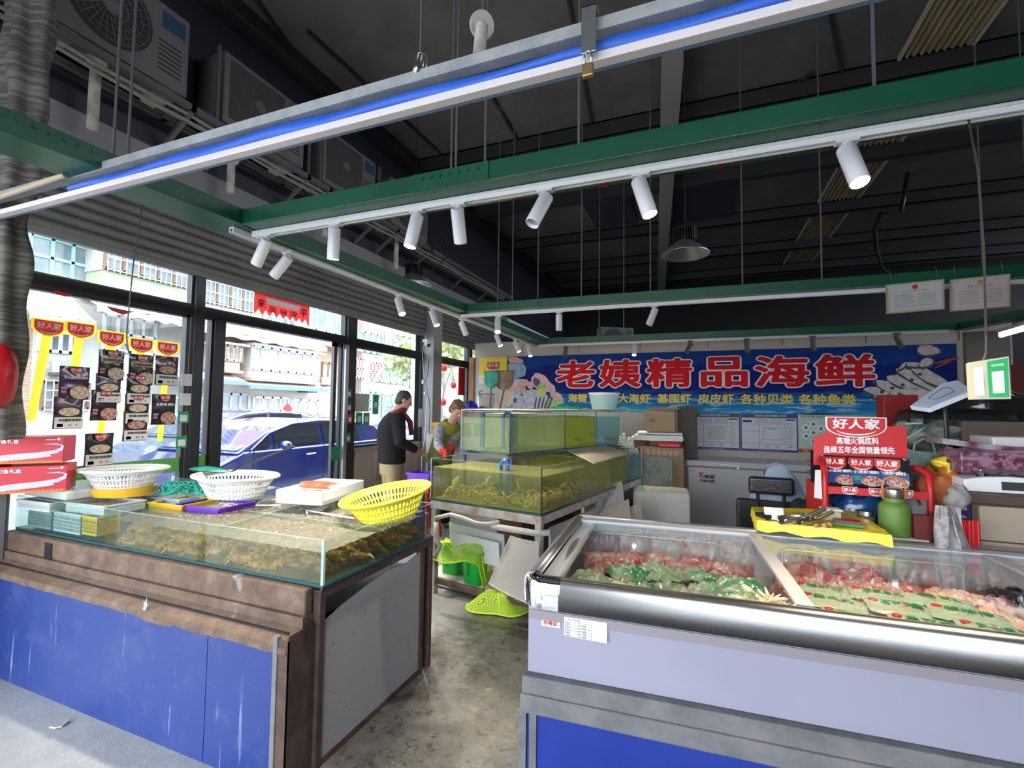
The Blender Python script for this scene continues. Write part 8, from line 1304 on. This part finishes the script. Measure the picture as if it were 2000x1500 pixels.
# ================================================================ PEOPLE
def limb(b, pts, rs, n=16, sx=1): b.tube(pts, rs, n)
def hand(b, w_, d, side, nrm, s=1):
    "palm and five fingers; w_ wrist point, d direction, side = thumb side"
    d = d.normalized(); side = (side-d*side.dot(d)).normalized(); nrm = d.cross(side); R = Matrix((side, d, nrm)).transposed(); b.sph(w_+d*.045*s, (.036*s, .05*s, .014*s), 14, 0, R)
    for k, (L, o) in enumerate(((.068, .027), (.078, .009), (.072, -.009), (.056, -.026))): p = w_+d*.085*s+side*o*s; b.tube([p-d*.02, p+d*L*.5*s+nrm*.006, p+d*L*.85*s+nrm*.024, p+d*L*.95*s+nrm*.045], [.009, .0085, .0078, .006], 8)
    p = w_+d*.03*s+side*.03*s; b.tube([p-side*.01, p+side*.022+d*.018, p+side*.028+d*.045], [.012, .010, .007], 8)
def head(b, hb, c, fw, up, s=1, feat=True):
    fw = fw.normalized(); up = (up-fw*up.dot(fw)).normalized(); rt = fw.cross(up); R = Matrix((rt, fw, up)).transposed(); A = lambda x, y, z: c+rt*x*s+fw*y*s+up*z*s
    b.sph(A(0, -.005, .022), (.074*s, .092*s, .088*s), 22, 0, R); b.sph(A(0, .018, -.042), (.056*s, .068*s, .066*s), 20, 0, R); b.sph(A(0, .065, -.080), (.026*s, .022*s, .018*s), 12, 0, R)
    b.tube([A(0, .082, .018), A(0, .103, -.018), A(0, .100, -.030)], [.008, .013, .012], 10); b.sph(A(.012, .092, -.030), .008, 8); b.sph(A(-.012, .092, -.030), .008, 8); b.sph(A(0, .080, -.056), (.024, .012, .008), 10, 0, R)
    b.sph(A(0, .078, .026), (.05, .012, .008), 12, 0, R)
    for q in (-1, 1): b.sph(A(q*.074, -.006, -.010), (.009, .02, .032), 12, 0, R); b.sph(A(q*.032, .062, -.02), (.022, .016, .018), 10, 0, R)
    for q in (-1, 1): hb.sph(A(q*.028, .080, .008), (.010, .006, .006), 10, 0, R)
    return A, R
def man():
    base = Vector((-3.52, 4.92, 0)); fwd = Vector((.62, .78, 0)).normalized(); rt = Vector((fwd.y, -fwd.x, 0)); Q = lambda x, y, z: base+rt*x+fwd*y+Vector((0, 0, z)); t = T('person', 'person in black sweater, dark red scarf and khaki trousers, seen from behind', 'person', base)
    b = B(); eb = B(); hc = Q(.02, .13, 1.625); A, R = head(b, eb, hc, fwd+rt*.30+Vector((0, 0, -.42)), Vector((0, 0, 1))+fwd*.3)
    RR = Matrix((rt, fwd, Vector((0, 0, 1)))).transposed(); b.tube([Q(0, 0, 1.38), Q(0, .05, 1.50), Q(.01, .10, 1.57)], [.075, .06, .055], 16); b.loft([(Q(0, 0, .86), .15, .10, RR), (Q(0, 0, 1.0), .15, .10, RR), (Q(0, -.01, 1.2), .17, .11, RR), (Q(0, 0, 1.38), .17, .10, RR), (Q(0, .02, 1.45), .09, .07, RR)], 20)
    arms = {}
    for s in (-1, 1):
        sh = Q(s*.19, .01, 1.40); el = Q(s*.27, .02, 1.13); wr = Q(s*.16+.03, .25, 1.02); arms[s] = (sh, el, wr); b.tube([sh, el, wr], [.045, .038, .026], 14); hand(b, wr, (fwd*.7-rt*s*.4+Vector((0, 0, -.4))), -rt*s*.2+Vector((0, 0, 1)), None)
        b.tube([Q(s*.09, 0, .93), Q(s*.10, .01, .50), Q(s*.10, -.01, .08)], [.08, .055, .038], 14); b.sph(Q(s*.10, .05, .045), (.045, .11, .035), 12, 0, RR)
    b.build('body', MT['skin'], t, True, smooth=True, rm=.008); eb.build('eyes', MT['ink'], t, True)
    hb = B(); hb.sph(A(0, -.020, .034), (.083, .094, .090), 24, 0, R, .06, 2); hb.sph(A(0, -.045, -.015), (.074, .065, .075), 20, 0, R, .05, 3); hb.build('hair', mat('black_grey_hair', (.018, .015, .013), .6, c2=(.06, .055, .05), sc=60, bp=.4, bsc=90), t, True, rm=.007)
    c = B(); c.loft([(Q(0, 0, .86), .205, .155, RR), (Q(0, 0, .90), .215, .165, RR), (Q(0, -.01, 1.05), .215, .165, RR), (Q(0, -.02, 1.2), .225, .17, RR), (Q(0, -.01, 1.33), .225, .16, RR), (Q(0, .01, 1.42), .19, .12, RR), (Q(0, .04, 1.485), .09, .08, RR)], 24)
    for s in (-1, 1): sh, el, wr = arms[s]; c.tube([sh+Vector((0, 0, -.0)), el, wr-(wr-el).normalized()*.02], [.085, .072, .048], 16)
    c.build('sweater', mat('black_wool_sweater', (.005, .005, .006), 1, bp=.4, bsc=25), t, True, rm=.011)
    c = B(); c.loft([(Q(0, 0, .72), .175, .135, RR), (Q(0, 0, .82), .19, .145, RR), (Q(0, 0, .94), .18, .135, RR)], 24)
    for s in (-1, 1): c.tube([Q(s*.09, 0, .82), Q(s*.10, .01, .50), Q(s*.10, -.01, .07)], [.105, .085, .07], 16)
    c.build('trousers', MT['olive'], t, True, rm=.012)
    c = B(); c.tube([Q(.085*math.cos(a), .055+.085*math.sin(a), 1.475+.035*math.sin(a+.6)) for a in [2*PI*i/20 for i in range(20)]], .034, 10, closed=True); c.tube([Q(.06, .12, 1.46), Q(.09, .19, 1.36), Q(.09, .21, 1.20)], [.03, .035, .03], 10); c.build('scarf', mat('dark_red_scarf', (.16, .012, .03), .8, bp=.3, bsc=30), t, True, rm=.010)
    for s in (-1, 1): B().sph(Q(s*.10, .05, .04), (.055, .14, .045), 14, 0, RR).build('shoe', MT['blk'], t, True, smooth=True)
    c = B(); c.cyl(Q(.10, .36, .0), Q(.10, .34, .98), .008, 8); return c
c = man(); tag(c.build('walking_stick', MT['white']), 'thin white stick standing in front of the man in black', 'stick')
def woman():
    H_ = P(893, 800, 'Y', 5.25); base = Vector((H_.x-.33, 5.42, 0)); t = T('person', 'person with brown hair in olive jacket bending over the glass tanks', 'person', base)
    b = B(); eb = B(); fw = Vector((.62, -.35, -.62)); A, R = head(b, eb, H_, fw, Vector((.15, .0, 1))); hip = Vector((base.x, base.y, .92)); ch_ = Vector((H_.x-.14, H_.y+.06, 1.28)); dirx = Vector((.35, .93, 0)).normalized(); spine = (ch_-hip).normalized(); fr_ = dirx.cross(spine); RR = Matrix((dirx, fr_, spine)).transposed()
    b.tube([ch_, H_-Vector((.03, 0, .06))], [.06, .05], 14); b.loft([(hip-spine*.05, .14, .10, RR), (hip.lerp(ch_, .5), .13, .09, RR), (ch_, .15, .09, RR)], 18); arms = []
    for s, wr in ((-1, P(868, 884, 'Y', 4.75)), (1, P(880, 876, 'Y', 5.0))): sh = ch_+dirx*s*.16; el = sh.lerp(wr, .5)+Vector((-.04, -.0, -.06)); b.tube([sh, el, wr], [.042, .035, .024], 12); hand(b, wr, (wr-el), Vector((0, 0, 1)), None); arms.append((sh, el, wr))
    for s in (-1, 1): b.tube([hip+dirx*s*.08, Vector((base.x+.02, base.y, .5))+dirx*s*.09, Vector((base.x, base.y, .07))+dirx*s*.1], [.08, .055, .038], 12); b.sph(Vector((base.x+.05, base.y, .04))+dirx*s*.1, (.10, .045, .035), 12)
    b.build('body', MT['skin'], t, True, rm=.008); eb.build('eyes', MT['ink'], t, True)
    hb = B(); hb.sph(A(0, -.022, .040), (.088, .092, .085), 24, 0, R, .1, 5); hb.sph(A(0, -.05, -.02), (.082, .060, .085), 20, 0, R, .08, 1); hb.sph(A(0, .045, .075), (.07, .045, .03), 14, 0, R); hb.build('hair', mat('brown_hair', (.10, .045, .025), .5, c2=(.20, .10, .06), sc=50, bp=.4, bsc=90), t, True, rm=.007)
    c = B(); c.loft([(hip-spine*.1, .18, .14, RR), (hip.lerp(ch_, .5), .18, .14, RR), (ch_, .20, .13, RR), (ch_+spine*.10, .10, .09, RR)], 22); c.build('jacket_body', mat('olive_yellow_jacket', (.20, .18, .03), .7, c2=(.30, .27, .05), sc=9), t, True, rm=.011)
    c = B()
    for sh, el, wr in arms: c.tube([sh, el, el.lerp(wr, .75)], [.075, .06, .045], 14)
    c.build('sleeves', mat('grey_patterned_sleeve', (.20, .20, .22), .8, c2=(.45, .45, .47), sc=40), t, True, rm=.010)
    for s in (-1, 1): B().tube([hip+dirx*s*.08-Vector((0, 0, .05)), Vector((base.x+.02, base.y, .5))+dirx*s*.09, Vector((base.x, base.y, .06))+dirx*s*.1], [.10, .08, .065], 14).build('trouser_leg', MT['dark'], t, True, smooth=True)
    c = B()
    for sh, el, wr in arms: d = (wr-el).normalized(); c.tube([wr-d*.08, wr+d*.02], [.045, .04], 12); hand(c, wr, d, Vector((0, 0, 1)), None, 1.18)
    c.build('rubber_gloves', mat('red_rubber', (.72, .02, .015), .35), t, True, rm=.007)
woman()
